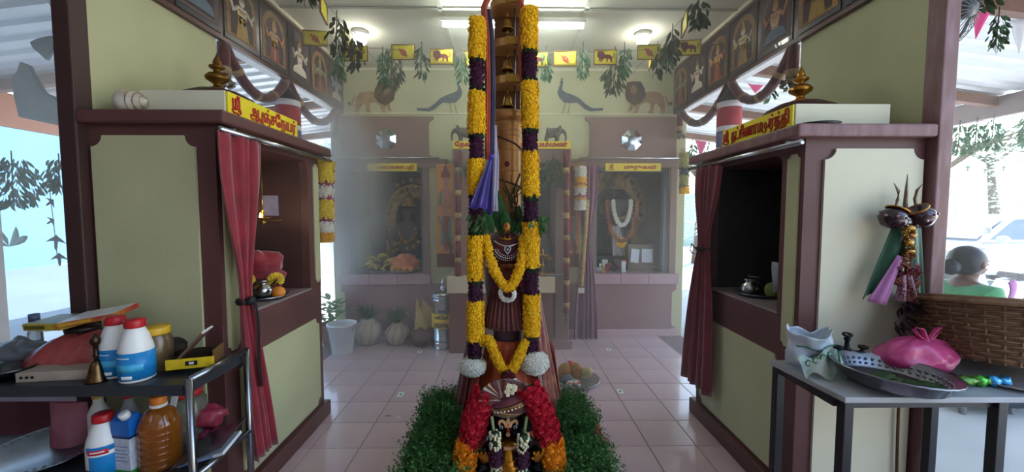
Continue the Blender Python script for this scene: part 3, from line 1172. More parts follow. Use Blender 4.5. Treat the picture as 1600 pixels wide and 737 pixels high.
for k in range(22):
    b_ = P(792 + R.uniform(-6, 18), 600 + R.uniform(-8, 8), YM - .27 + R.uniform(-.02, .02))
    blossom(q, b_, (R.uniform(-1, 1), -1, R.uniform(-.5, 1)), .015, R, 5, 2)
q.build('white_blossoms', g2, kind='stuff')
q = MB(M('b9b43c', .6, var=.2))
for k in range(5): leaf(q, P(795 + k * 3, 608, YM - .3), (R.uniform(-1, 1), -.3, R.uniform(-.7, .4)), (0, 1, 0), .05, .016)
q.build('petals', g2, kind='stuff')
q = MB(M('a0145a', .5, sheen=.5, second='7c0f48', scale=20))
q.ball(P(818, 443, YM - .13), (.026, .02, .022), 12, 8, lump=.5, seed=2)
tag(q.build('bow'), 'magenta cloth bow beside the right long garland at sari height', 'bow')

# ================================================================== THE ELEPHANT HEADED IDOL IN FRONT
YI = 1.86
IX = P(794, 670, YI).x
Zi = lambda py: zz(py, YI - .08, 794)
IBLK = M('0f1218', .25, var=.3, scale=8)
IGLD = M('c98a2c', .3, .85, second='a0641a', scale=18, bump=.12, bscale=70)
SKINP = M('d9a877', .5, second='c08a5c', scale=20)
idol = thing('elephant_idol', 'black and gold elephant headed idol wearing a maroon turban and rose garland', 'idol', (IX, YI, .02))
q = MB(IBLK)
q.ball((IX, YI + .03, .2), (.17, .13, .2), 20, 14)
q.build('body', idol)
q = MB(IBLK)
q.ball((IX, YI - .0, Zi(665)), (.086, .088, .098), 22, 16)
hd = q.build('head', idol)
for sx in (-1, 1):
    q = MB(IBLK)
    poly = [(sx * x, y) for x, y in [(.05, .075), (.10, .085), (.135, .05), (.14, -.01), (.12, -.07), (.085, -.085), (.06, -.03)]]
    q.prism(poly, .016, face_T((IX, YI + .03, Zi(668)), (1, 0, 0), (0, 0, 1)))
    q.build('ear', hd, bevel=.006)
    q = MB(SKINP)
    w_ = [(sx * x, y) for x, y in [(.004, .0), (.012, .024), (.028, .034), (.042, .03), (.047, .018), (.043, .006), (.036, .008), (.036, .018), (.028, .021), (.02, .012), (.013, -.008)]]
    q.prism(w_, .006, face_T((IX, YI - .088, Zi(664)), (1, 0, 0), (0, 0, 1)))
    q.build('forehead_mark', hd, bevel=.0015)
    q = MB(M('c8ccd2', .2, var=.05))
    ce = Vector((IX + sx * .032, YI - .079, Zi(667)))
    q.ball(ce, (.011, .006, .009), 10, 8)
    ey = q.build('eye', hd)
    q = MB(IBLK)
    q.ball(ce + Vector((0, -.004, 0)), (.005, .004, .006), 8, 6)
    q.build('pupil', ey)
q = MB(SKINP)
q.prism([(0, .052), (.008, .03), (.011, .012), (.006, -.004), (-.006, -.004), (-.011, .012), (-.008, .03)], .008, face_T((IX, YI - .088, Zi(664)), (1, 0, 0), (0, 0, 1)))
q.lathe([(.007, 0), (.010, .004), (.010, .0), (.007, -.004)], 14, face_T((IX, YI - .092, Zi(676)), (1, 0, 0), (0, 0, 1)))
q.build('tilak', hd)
q = MB(RED)
q.ball((IX, YI - .097, Zi(669)), (.007, .003, .009), 8, 6)
q.ball((IX, YI - .094, Zi(661)), (.004, .003, .012), 8, 6)
q.build('red_mark', hd)
# golden trunk with its pale collar
q = MB(IGLD)
q.tube([(IX, YI - .045, Zi(700)), (IX, YI - .09, Zi(703)), (IX + .002, YI - .118, Zi(714)), (IX + .008, YI - .125, Zi(732)), (IX + .005, YI - .13, Zi(752)), (IX - .03, YI - .15, Zi(775)), (IX - .07, YI - .16, Zi(780))],
       [.05, .052, .047, .041, .037, .033, .022], 18)
tr = q.build('trunk', idol)
q = MB(IGLD)
for k in range(7):
    py = 702 + k * 9
    t = k / 6
    q.tube([(IX + .003 + (.048 - .01 * t) * math.sin(f), YI - .118 - .006 * t - (.048 - .01 * t) * math.cos(f), Zi(py) - .006 * math.cos(f)) for f in [-1.3 + 2.6 * i / 8 for i in range(9)]], .0025, 5)
q.build('trunk_rings', tr, kind='stuff')
q = MB(SKINP)
q.tube([(IX + .068 * math.sin(f), YI - .075 - .045 * math.cos(f), Zi(689) - .012 * math.cos(f) + .014 * abs(math.sin(f)) ** 3) for f in [-1.5 + 3.0 * i / 14 for i in range(15)]], .0085, 8)
q.build('collar', tr)
q = MB(IGLD)
q.tube([(IX + .045, YI - .12, Zi(696)), (IX + .062, YI - .14, Zi(705)), (IX + .064, YI - .16, Zi(714))], [.012, .010, .003], 10)
q.build('tusk', hd)
# golden hands, fingers and thumb
def hand(sx):
    c = Vector((P(756 if sx < 0 else 843, 712, YI - .11).x, YI - .11, zz(712, YI - .11, 794)))
    nodes = [(c.x, c.y + .05, c.z - .05, .022), (c.x, c.y + .02, c.z - .025, .024), (c.x, c.y, c.z, .026)]
    edges = [(0, 1), (1, 2)]
    for k in range(4):
        o_ = (-.024 + .016 * k)
        b_ = len(nodes)
        L = (.03, .036, .034, .026)[k]
        nodes += [(c.x + o_, c.y - .008, c.z + .018, .0085), (c.x + o_ * 1.15, c.y - .022, c.z + .018 + L * .5, .008), (c.x + o_ * 1.2, c.y - .036, c.z + .016 + L * .4, .007)]
        edges += [(2, b_), (b_, b_ + 1), (b_ + 1, b_ + 2)]
    b_ = len(nodes)
    nodes += [(c.x - sx * .026, c.y - .008, c.z - .008, .009), (c.x - sx * .04, c.y - .02, c.z + .004, .0075)]
    edges += [(2, b_), (b_, b_ + 1)]
    skin('hand', nodes, edges, IGLD, idol, root=0, sub=1)
    q = MB(IBLK)
    q.tube([(IX + sx * .14, YI + .0, .33), (c.x + sx * .02, c.y + .1, .2), (c.x, c.y + .05, c.z - .06)], [.05, .042, .032], 12)
    q.build('arm', idol)
hand(-1)
hand(1)
# turban
tz = Zi(627)
TYO = -.035
tur = MB(MAROON)
tur.ball((IX - .004, YI + .005 + TYO, tz), (.115, .105, .075), 26, 16)
tb = tur.build('turban', idol)
GB = M('8f6a3c', .4, .5, second='5e1a24', scale=60, amount=.55)
def wrapband(name, mat, tilt, off, w, rr_, dz=0):
    def fn(u, v):
        f = -1.75 + 3.5 * u
        zz_ = off + tilt * math.sin(f) + (v - .5) * w
        k = math.sqrt(max(.02, 1 - (zz_ / .085) ** 2))
        return (IX - .004 + .117 * rr_ * k * math.sin(f), YI + .005 + TYO - .108 * rr_ * k * math.cos(f), tz + dz + zz_ * 1.0)
    q = MB(mat)
    q.sheet(fn, 36, 5)
    return q.build(name, tb, solid=.005)
wrapband('turban_wrap', MAROON, .025, -.045, .034, 1.05)
wrapband('turban_wrap', GB, .032, -.012, .03, 1.06)
wrapband('turban_wrap', MAROON, .03, .022, .03, 1.05)
wrapband('turban_wrap', M('a98a62', .5, .3, second='84603c', scale=40), -.03, -.04, .022, 1.07)
q = MB(WHITE)
for k in range(13):
    t = k / 12
    f = -.5 + 1.6 * t
    zc_ = .006 + .032 * math.sin(f) - .018
    q.ball((IX - .004 + .126 * math.sin(f) * math.sqrt(1 - (zc_ / .085) ** 2), YI + .005 + TYO - .118 * math.cos(f) * math.sqrt(1 - (zc_ / .085) ** 2), tz + zc_), .004, 6, 4)
q.build('white_stitches', tb, kind='stuff')
# the pleated fan on top, stripe by stripe
cf = Vector((P(786, 618, YI - .14).x, YI - .13, Zi(616)))
IVO = M('b0a090', .6, var=.1)
stripes = [MAROON, MAROON, IVO, MAROON, GB, MAROON, MAROON, IVO, MAROON, GB, MAROON, MAROON, IVO, MAROON, GB, MAROON]
for k, mt in enumerate(stripes):
    a0, a1 = math.radians(200 - k * 7.6), math.radians(200 - (k + 1) * 7.6)
    q = MB(mt)
    r0, r1 = .012, .108
    q.add([cf + Vector((r0 * math.cos(a0), 0, r0 * math.sin(a0))), cf + Vector((r1 * math.cos(a0), -.012 * (k % 2), r1 * .9 * math.sin(a0))),
           cf + Vector((r1 * math.cos(a1), -.012 * ((k + 1) % 2), r1 * .9 * math.sin(a1))), cf + Vector((r0 * math.cos(a1), 0, r0 * math.sin(a1)))], [(0, 1, 2, 3)])
    q.build('fan_pleat', tb, solid=.004)
q = MB(M('e8e2c0', .6, var=.2))
for k in range(16): blossom(q, P(797 + R.uniform(-8, 8), 608 + R.uniform(-6, 8), YI - .13), (R.uniform(-.6, .6), -1, .4), .012, R, 5, 2)
q.build('white_blossoms', tb, kind='stuff')

# rose garland round the idol: every rose is a piece
rose = MB(ROSE)
def rosemesh(mat):
    q = MB(mat)
    rr = random.Random(9)
    for ring, (r, hgt, n) in enumerate(((.019, .004, 6), (.014, .010, 5), (.009, .014, 4), (.004, .016, 3))):
        for k in range(n):
            t = 2 * PI * (k + ring * .4) / n
            w = PI / n * 1.3
            d = lambda a, m: Vector((m * math.cos(a), m * math.sin(a), 0))
            i0 = [d(t - w, r * .55), d(t - w, r) + Vector((0, 0, hgt)), d(t, r * 1.15) + Vector((0, 0, hgt + .003)), d(t + w, r) + Vector((0, 0, hgt)), d(t + w, r * .55)]
            q.add(i0, [(0, 1, 2, 3, 4)], True)
    q.ball((0, 0, .002), (.013, .013, .008), 8, 5)
    me = q.build('rose')
    data = me.data
    bpy.data.objects.remove(me)
    return data


RD, OD = rosemesh(ROSE), rosemesh(OROSE)
rg = thing('rose_garland', 'red and yellow rose garland round the elephant headed idol', 'garland', (IX, YI - .1, .25))
def rosepath(data, pts, rad, name, Y):
    P3 = [P(px, py, Y) for px, py in pts]
    L = [(P3[i + 1] - P3[i]).length for i in range(len(P3) - 1)]
    tot = sum(L)
    n = max(2, int(tot / .034))
    for i in range(n + 1):
        s_ = tot * i / n
        k = 0
        while k < len(L) - 1 and s_ > L[k]:
            s_ -= L[k]
            k += 1
        c = P3[k].lerp(P3[k + 1], min(1, s_ / L[k]))
        d = (P3[k + 1] - P3[k]).normalized()
        a = d.cross(Vector((0, -1, 0))).normalized()
        b_ = a.cross(d)
        if b_.y > 0: b_ = -b_
        for j in range(5):
            f = math.radians(-105 + 50 * j + (25 if i % 2 else 0) + R.uniform(-7, 7))
            u = a * math.sin(f) + b_ * math.cos(f)
            o = bpy.data.objects.new(name, data)
            COL.objects.link(o)
            o.location = c + u * rad * R.uniform(.92, 1.05)
            o.rotation_euler = (u + d * R.uniform(-.3, .3)).to_track_quat('Z', 'Y').to_euler()
            s = R.uniform(1.2, 1.5)
            o.scale = (s, s, s)
            adopt(o, rg)
    q = MB(GREENF)
    q.tube(P3, rad * .8, 10)
    q.build('core', rg)
rosepath(RD, [(758, 612), (746, 640), (740, 666), (738, 684)], .042, 'rose', YI - .09)
rosepath(RD, [(826, 606), (840, 630), (850, 654), (856, 682)], .042, 'rose', YI - .09)
rosepath(OD, [(731, 692), (727, 712), (724, 732)], .038, 'yellow_rose', YI - .1)
rosepath(OD, [(861, 690), (864, 708), (867, 726)], .038, 'yellow_rose', YI - .1)
for (pa, pb) in (((741, 684), (739, 692)), ((852, 681), (854, 690)), ((729, 733), (727, 745)), ((862, 726), (864, 742))):
    section(rg, 'leaf_collar', GREENF, [P(*pa, YI - .09), P(*pb, YI - .09)], .045, .016, .02, 8)
# jasmine strands either side of the face
for sx, top, sec in ((-1, (768, 650), [('b', 675, 700), ('p', 701, 722), ('b', 724, 748)]), (1, (823, 650), [('b', 679, 704), ('p', 705, 724), ('b', 726, 748)])):
    st = thing('jasmine_strand', 'strand of jasmine buds and purple petals on the %s of the idol trunk' % ('left' if sx < 0 else 'right'), 'garland', P(top[0], top[1], YI - .13))
    ribs = [P(top[0] + k * 4 * -sx * .3, top[1] + 24 * k / 3, YI - .12) for k in range(4)]
    q = MB(M('8a9a68', .6, var=.2))
    q.tube(ribs, .007, 8)
    q.build('ribbon', st)
    for kd, y0, y1 in sec:
        x0 = top[0] + (-sx) * 5 + (-sx) * (y0 - 675) * .06
        pts = [P(x0, y0, YI - .14), P(x0 - sx, y1, YI - .145)]
        if kd == 'p': section(st, 'purple_section', PURP, pts, .03, .015, .013, 4)
        else:
            q = MB(M('ddd6b8', .6, second='b9b48a', scale=30))
            for i in range(60):
                c = pts[0].lerp(pts[1], R.random())
                f = R.uniform(0, 2 * PI)
                q.ball(c + Vector((.023 * math.cos(f), .023 * math.sin(f), 0)), (.0065, .0065, .0075), 6, 4)
            q.use(GREENF).tube(pts, .018, 8)
            q.build('jasmine_buds', st, kind='stuff')

# ---------------- trays of sprouted seedlings on both sides
SPR = leafmat('3a6a30', '24481e', .6)
SPR2 = leafmat('5e9444', '467a38', .6)
def sprouts(x0, x1, y0, y1, zt_, label, seed, n=2600):
    t = thing('sprout_tray', label, 'plant', ((x0 + x1) / 2, (y0 + y1) / 2, 0))
    rr = random.Random(seed)
    q = MB(M('2c2622', .7, var=.2))
    q.box(x0 + .02, y0 + .02, 0, x1 - .02, y1 - .02, .12)
    q.build('tray', t, bevel=.006)
    q = MB(M('2a2018', .95, var=.3))
    q.box(x0 + .03, y0 + .03, .115, x1 - .03, y1 - .03, .13)
    q.build('soil', t)
    for nm, mt, cnt in (('sprouts', SPR, n), ('young_sprouts', SPR2, n // 5)):
        q = MB(mt)
        for k in range(cnt):
            bx_, by_ = rr.uniform(x0 + .03, x1 - .03), rr.uniform(y0 + .03, y1 - .03)
            u, v = (bx_ - (x0 + x1) / 2) / (x1 - x0) * 2, (by_ - (y0 + y1) / 2) / (y1 - y0) * 2
            hgt = (zt_ - .13) * rr.choice((rr.uniform(.6, 1.0), rr.uniform(.8, 1.0), rr.uniform(.9, 1.18))) * (1 - .12 * (u * u + v * v))
            lean = Vector((u * .08 + rr.uniform(-.06, .06), v * .07 + rr.uniform(-.05, .05) - .01, hgt))
            b_ = Vector((bx_, by_, .13))
            m_ = b_ + lean * .55 + Vector((0, 0, .01))
            t_ = b_ + lean
            w = Vector((.0016, .0008, 0))
            q.add([b_ - w, b_ + w, m_ + w, m_ - w, t_], [(0, 1, 2, 3), (3, 2, 4)])
            for j in range(5):
                c = b_.lerp(t_, rr.uniform(.45, 1.0))
                d = Vector((rr.uniform(-1, 1), rr.uniform(-1, 1), rr.uniform(-.1, .9))).normalized()
                s_ = d.orthogonal().normalized() * .0036
                L = rr.uniform(.010, .02)
                q.add([c, c + d * L * .5 + s_, c + d * L, c + d * L * .5 - s_], [(0, 1, 2, 3)])
        q.build(nm, t, kind='stuff')
    return t


xa = lambda px: xx(px, 2.08)
sprouts(xa(655), xa(722), 2.06, 2.42, zz(633, 2.15), 'tray of dense green seedlings on the left of the draped base, farther one', 31)
sprouts(xx(640, 1.84), xx(716, 1.84), 1.70, 2.04, zz(676, 1.9), 'tray of dense green seedlings on the left of the elephant idol, nearer one', 32)
sprouts(xa(878), xa(925), 2.06, 2.36, zz(636, 2.12), 'tray of dense green seedlings on the right of the draped base, farther one', 33, 2200)
sprouts(xx(873, 1.84), xx(950, 1.84), 1.70, 2.02, zz(690, 1.9), 'tray of dense green seedlings on the right of the elephant idol, nearer one', 34)


# ================================================================== PICTURES ON THE WALLS
def figure(T, w, hgt, style, parent, name='painted_figure'):
    """a seated or standing painted deity of flat colour patches, x right, y up from the foot of the picture"""
    rr = random.Random(style)
    skin_ = [M('b98a6a', .6), M('8a9ab0', .6), M('c9c2b0', .6), M('b06a50', .6), M('7a8a68', .6)][style % 5]
    robe = [M('a8503a', .6), M('c6bfae', .6), M('9a7a3a', .6), M('c8c4bc', .6), M('8a3a34', .6), M('5a6a7a', .6)][(style * 7) % 6]
    halo = [M('9a7038', .6, second='7a5426', scale=30), M('5a4a48', .6), M('8a6a3a', .6, second='6a4a2a', scale=30), M('4a3c40', .6)][style % 4]
    gold = M('a8853a', .5, second='80602a', scale=40)
    q = MB(halo)
    hx = w * .46
    q.prism([(-hx, hgt * .08), (hx, hgt * .08), (hx, hgt * .6)] + [(hx * math.cos(t), hgt * .6 + hgt * .36 * math.sin(t)) for t in [PI * k / 12 for k in range(1, 12)]] + [(-hx, hgt * .6)], .002, T)
    q.use(M('3c2428', .6, var=.3, scale=20))
    hi = hx * .74
    q.prism([(-hi, hgt * .12), (hi, hgt * .12), (hi, hgt * .58)] + [(hi * math.cos(t), hgt * .58 + hgt * .28 * math.sin(t)) for t in [PI * k / 12 for k in range(1, 12)]] + [(-hi, hgt * .58)], .0005, T, .002)
    z = .0025
    q.use(robe)
    if style % 2:       # seated with crossed legs
        q.prism([(-w * .34, hgt * .16), (w * .34, hgt * .16), (w * .30, hgt * .27), (w * .12, hgt * .34), (-w * .12, hgt * .34), (-w * .30, hgt * .27)], .001, T, z)
    else:
        q.prism([(-w * .20, hgt * .10), (w * .20, hgt * .10), (w * .11, hgt * .46), (-w * .11, hgt * .46)], .001, T, z)
        q.use(gold).prism([(-w * .03, hgt * .12), (w * .03, hgt * .12), (w * .02, hgt * .44), (-w * .02, hgt * .44)], .001, T, z + .001)
    q.use(skin_)
    q.prism([(-w * .10, hgt * .34), (w * .10, hgt * .34), (w * .16, hgt * .60), (-w * .16, hgt * .60)], .001, T, z)
    for sx in (-1, 1):
        for k in range(2 if style % 3 else 1):
            y1 = hgt * (.44 + .18 * k + rr.uniform(-.03, .03))
            q.tube([T @ Vector((sx * w * .14, hgt * .57, z)), T @ Vector((sx * w * .27, hgt * .48, z)), T @ Vector((sx * w * (.30 + .06 * k), y1, z))], w * .035, 6, flat=1)
    q.prism([(w * .085 * math.cos(t), hgt * .67 + hgt * .06 * math.sin(t)) for t in [2 * PI * k / 14 for k in range(14)]], .002, T, z)
    q.use(M('1a1214', .6)).prism([(-w * .05, hgt * .685), (-w * .02, hgt * .69), (-w * .02, hgt * .68)], .001, T, z + .002)
    q.prism([(w * .05, hgt * .685), (w * .02, hgt * .69), (w * .02, hgt * .68)], .001, T, z + .002)
    q.use(gold)
    q.prism([(-w * .09, hgt * .70), (w * .09, hgt * .70), (w * .06, hgt * .78), (0, hgt * .87), (-w * .06, hgt * .78)], .002, T, z)
    q.prism([(-w * .12, hgt * .56), (w * .12, hgt * .56), (w * .07, hgt * .50), (-w * .07, hgt * .50)], .001, T, z + .001)
    q.use([RED, WHITEF, MARI, M('b86a8a', .6)][style % 4])
    for k in range(9):
        t = PI * k / 8
        q.prism([(w * .13 * math.cos(t) + w * .018 * math.cos(a), hgt * .52 - hgt * .13 * math.sin(t) + w * .018 * math.sin(a)) for a in [PI * j / 3 for j in range(6)]], .001, T, z + .002)
    return q.build(name, parent, kind='stuff')


FRB = M('402426', .35, second='331b1e', scale=3, coat=.3)
for sx, side in ((-1, 'left'), (1, 'right')):
    X = sx * (HALF - .025)
    fr = thing('painted_frieze', 'dark brown painted board of deities over the %s side opening' % side, 'frieze', (X, 3.2, 2.59))
    q = MB(FRB)
    q.box(X, 1.86, 2.60, sx * (HALF - .001), BACK - .02, 3.085)
    q.build('board', fr)
    q = MB(M('57322f', .4, var=.2))
    for z0, z1 in ((2.588, 2.612), (3.075, 3.095)):
        q = MB(M('57322f', .4, var=.2))
        q.box(X - sx * .008, 1.86, z0, sx * (HALF - .001), BACK - .02, z1)
        q.build('edge_strip', fr)
    n = 7
    for k in range(n):
        yc = 4.41 - .385 * k
        T = face_T((X - sx * .003, yc, 2.625), (0, -sx, 0), (0, 0, 1))
        q = MB([M('2b1c20', .4, var=.3, coat=.3), M('30222c', .4, var=.3, coat=.3), M('2a2a34', .4, var=.3, coat=.3)][k % 3])
        q.prism([(-.175, 0), (.175, 0), (.175, .44), (-.175, .44)], .003, T)
        pn = q.build('picture', fr)
        figure(T @ Matrix.Translation((0, 0, .003)), .34, .44, (k * 3 + (4 if sx > 0 else 1)) % 11, pn)

# guardians painted on orange panels either side of the middle shrine
for sx, px0, px1 in ((-1, 683, 711), (1, 886, 906)):
    a, b_ = P(px0 if sx < 0 else px0 - 6, 417, BACK - .05), P(px1, 256, BACK - .05)
    g = thing('guardian_panel', 'orange panel with a painted guardian figure left of the middle shrine' if sx < 0 else 'red and orange guardian panel behind the purple curtain', 'picture', ((a.x + b_.x) / 2, BACK - .04, a.z))
    q = MB(M('dc9c44', .6, second='c87a34', scale=6))
    q.box(a.x, BACK - .05, a.z, b_.x, BACK - .038, b_.z)
    q.build('panel', g)
    q = MB(M('6a2a1c', .6, var=.2))
    q.box(a.x, BACK - .054, a.z, b_.x, BACK - .05, a.z + .16)
    q.build('pedestal_band', g)
    w_, h_ = b_.x - a.x, b_.z - a.z
    T = face_T(((a.x + b_.x) / 2, BACK - .052, a.z), (1, 0, 0), (0, 0, 1))
    def blob(mt, pts, z=0.0):
        q = MB(mt)
        q.prism([(x * w_, y * h_) for x, y in pts], .004, T, z)
        return q
    sk_ = M('d09478', .6, second='b87458', scale=20) if sx < 0 else M('8a2a24', .6, second='70201c', scale=20)
    q = blob(sk_, [(-.25, .14), (-.1, .14), (-.05, .45), (.05, .45), (.1, .13), (.26, .14), (.22, .50), (.3, .62), (.42, .50), (.46, .54), (.3, .74), (.1, .77), (.1, .82), (-.1, .82), (-.1, .77), (-.3, .74), (-.44, .58), (-.36, .52), (-.26, .62), (-.22, .5)])
    q.use(M('4a8f8c', .6, var=.2)).prism([(x * w_, y * h_) for x, y in [(-.28, .22), (.28, .22), (.24, .50), (-.24, .50)]], .002, T, .004)
    q.use(M('a0382a', .6, var=.2)).prism([(x * w_, y * h_) for x, y in [(-.09, .16), (.09, .16), (.14, .5), (-.14, .5)]], .002, T, .006)
    q.use(M('4a8f8c', .6, var=.2)).prism([(x * w_, y * h_) for x, y in [(-.4, .6), (-.24, .6), (-.22, .74), (-.34, .72)]], .002, T, .004)
    q.use(sk_).prism([(.16 * w_ * math.cos(t), .85 * h_ + .05 * h_ * math.sin(t)) for t in [2 * PI * k / 14 for k in range(14)]], .004, T, .004)
    q.use(M('8a2418', .6, var=.2)).prism([(x * w_, y * h_) for x, y in [(-.24, .87), (.24, .87), (.22, .92), (.12, .93), (.1, .97), (0, .995), (-.1, .97), (-.12, .93), (-.22, .92)]], .004, T, .005)
    q.use(M('7a5a3a', .6, var=.2)).prism([(x * w_, y * h_) for x, y in [(-.42, .5), (-.36, .5), (.3, .15), (.36, .2), (.24, .12)]], .004, T, .006)
    q.build('painted_guardian', g, kind='stuff')

# lions and peacocks painted on the upper wall
YW = BACK - .006
def P2(px, py):
    p = P(px, py, YW)
    return (p.x, p.z)
TW = face_T((0, YW, 0), (1, 0, 0), (0, 0, 1))
LION = [(640, 560), (690, 553), (740, 560), (765, 590), (772, 640), (770, 695), (745, 698), (745, 655), (720, 625), (705, 640), (700, 685), (665, 688), (685, 660), (680, 625), (650, 620), (620, 640), (605, 690), (575, 692), (590, 660), (580, 640), (570, 670), (548, 675), (560, 640), (560, 600)]
MANE = [(540, 500), (575, 492), (625, 495), (650, 540), (655, 585), (630, 620), (590, 640), (560, 625), (535, 605), (528, 565)]
TAIL = [(768, 585), (778, 600), (786, 640), (800, 640), (804, 634), (796, 630), (792, 610), (776, 580)]
TUFT = [(806 + 10 * math.cos(t), 628 + 11 * math.sin(t)) for t in [2 * PI * k / 10 for k in range(10)]]
FACE = [(582 + 20 * math.cos(t), 545 + 27 * math.sin(t)) for t in [2 * PI * k / 12 for k in range(12)]]
PEA = [(140, 490), (150, 488), (155, 500), (150, 520), (148, 545), (170, 560), (215, 575), (255, 595), (290, 630), (330, 655), (398, 655), (395, 668), (320, 675), (285, 660), (240, 620), (200, 625), (160, 620), (130, 590), (120, 560), (130, 530), (142, 505), (132, 500)]
PWING = [(150, 565), (200, 575), (250, 600), (225, 612), (180, 605), (150, 590)]
def crop(poly, mirror): return [P2((840 + x / 3.878) if not mirror else (1593.5 - (840 + x / 3.878)), y / 3.878) for x, y in poly]
for mir in (False, True):
    t = thing('lion_painting', 'brown lion painted on the cream wall above the %s back shrine' % ('left' if mir else 'right'), 'painting', (P(580 if mir else 1013, 175, YW)[:]))
    fade = mir
    for nm, poly, mt, z in (('body', LION, M('a58a62' if fade else '9a7a58', .7, second='8a6c4c', scale=12), 0), ('mane', MANE, M('5f4a30' if fade else '4a3020', .8, second='3a2616', scale=20), .002), ('face', FACE, M('8a6a48', .7, var=.2, scale=20), .004), ('tail', TAIL, M('9a7a58', .7), .001), ('tail_tuft', TUFT, M('3a2418', .7), .002)):
        q = MB(mt)
        q.prism(crop(poly, mir), .002, TW, z)
        q.build(nm, t)
    q = MB(M('2a1a14', .7))
    for ex, ey, s in ((573, 540, 3), (592, 540, 3), (580, 556, 5)): q.prism(crop([(ex + s * math.cos(a), ey + s * math.sin(a)) for a in [PI * k / 4 for k in range(8)]], mir), .001, TW, .006)
    q.build('eyes_and_nose', t, kind='stuff')
    t = thing('peacock_painting', 'blue grey peacock painted on the cream wall %s of the golden mast' % ('left' if mir else 'right'), 'painting', (P(695 if mir else 900, 172, YW)[:]))
    q = MB(M('3c4450', .6, second='4a5a68', scale=25))
    q.prism(crop(PEA, mir), .002, TW)
    q.build('body', t)
    q = MB(M('54606c', .6, second='2e3640', scale=60, amount=.5))
    q.prism(crop(PWING, mir), .001, TW, .002)
    q.build('wing', t)
    for lx in ((170, 620, 155, 683), (194, 622, 186, 686)):
        q = MB(M('8a7a58', .7))
        q.prism(crop([(lx[0] - 2, lx[1]), (lx[0] + 3, lx[1]), (lx[2] + 2, lx[3] - 4), (lx[2] + 8, lx[3] + 1), (lx[2] - 22, lx[3] + 2), (lx[2] - 3, lx[3] - 4)], mir), .002, TW)
        q.build('leg', t)
    q = MB(M('2e3640', .6))
    for k in (-1, 0, 1): q.prism(crop([(146 + 2 * k, 488), (148 + 2 * k, 488), (150 + 7 * k, 474), (146 + 7 * k, 474)], mir), .001, TW, .001)
    q.build('crest', t)

# ================================================================== BUNTING AND HANGING LEAVES
def string(name, label, pts, r=.0025, mat=None, sag=0.0):
    q = MB(mat or M('8a8070', .8))
    out = []
    for i in range(len(pts) - 1):
        a, b_ = Vector(pts[i]), Vector(pts[i + 1])
        for k in range(8 + (i == len(pts) - 2)):
            t = k / 8
            c = a.lerp(b_, t)
            c.z -= sag * 4 * t * (1 - t)
            out.append(c)
    q.tube(out, r, 5)
    return tag(q.build(name), label, 'string')


YF = 3.6
ZS = zz(78, YF)
string('bunting_string', 'thin string of yellow flags stretched across the hall before the back wall', [(-HALF + .03, YF, ZS + .06), (-.6, YF, ZS - .02), (.6, YF, ZS - .02), (HALF - .03, YF, ZS + .06)], sag=.01)
XS = 1.33
string('bunting_string', 'thin string of flags running along the hall near the left frieze', [(-XS, 1.9, 2.97), (-XS, 3.6, 2.96), (-XS, 4.55, 2.98)], sag=.0)
string('bunting_string', 'thin string of flags running along the hall near the right frieze', [(XS, 1.9, 2.97), (XS, 3.6, 2.96), (XS, 4.55, 2.98)], sag=.0)


def flag_proto(kind):
    t = thing('bunting_flag', '', 'flag', (0, 0, 0))
    q = MB(M('e8dc3c', .6, var=.06))
    q.sheet(lambda u, v: ((u - .5) * .205, .004 * math.sin(u * 5 + v * 2), -v * .128), 8, 4)
    q.build('cloth', t, local=True, solid=.002)
    q = MB(M('7a4a20', .6))
    for x0, z0, x1, z1 in ((-.103, -.131, .103, -.126), (-.103, -.003, .103, .002), (-.103, -.13, -.099, 0), (.099, -.13, .103, 0)): q.box(x0, -.006, z0, x1, .006, z1)
    q.build('hem', t, local=True)
    T = face_T((0, -.006, -.064), (1, 0, 0), (0, 0, 1))
    if kind == 'lion':
        q = MB(M('7a2a26', .6, var=.15))
        f = lambda poly: [((x - 665) * .00055, -(y - 600) * .00047) for x, y in poly]
        q.prism(f(LION), .002, T)
        q.use(M('5a1c1c', .6)).prism(f(MANE), .002, T, .001)
        q.use(M('7a2a26', .6)).prism(f([(768, 585), (778, 600), (790, 600), (800, 560), (780, 530), (790, 524), (812, 556), (800, 608), (780, 615)]), .002, T)
    else:
        q = MB(M('b5442c', .6, var=.15))
        f = lambda poly: [((x - 170) * .00095, -(y - 355) * .00095) for x, y in poly]
        q.prism(f([(130, 315), (148, 332), (155, 340), (160, 318), (170, 335), (188, 340), (200, 355), (202, 375), (214, 392), (208, 402), (190, 398), (165, 388), (148, 375), (145, 352), (134, 340)]), .002, T)
        q.use(M('e8c8a0', .6)).prism(f([(168, 350), (180, 350), (178, 358), (170, 358)]), .001, T, .002)
        q.prism(f([(196, 390), (205, 392), (203, 397), (195, 395)]), .001, T, .002)
    q.build('lion_emblem' if kind == 'lion' else 'bull_emblem', t, local=True)
    return t


FL, FB = flag_proto('lion'), flag_proto('bull')
used = {}
def put_flag(kind, px, py, Y, rz, label, pos=None):
    pr = FL if kind == 'lion' else FB
    p = pos or P(px, py, Y)
    if kind not in used:
        used[kind] = 1
        o = pr
        o.location = p
        o.rotation_euler = (0, 0, rz)
    else:
        o = dup(pr, p, rz)
    o['label'] = label
    o['group'] = 'yellow bunting flags'
    return o


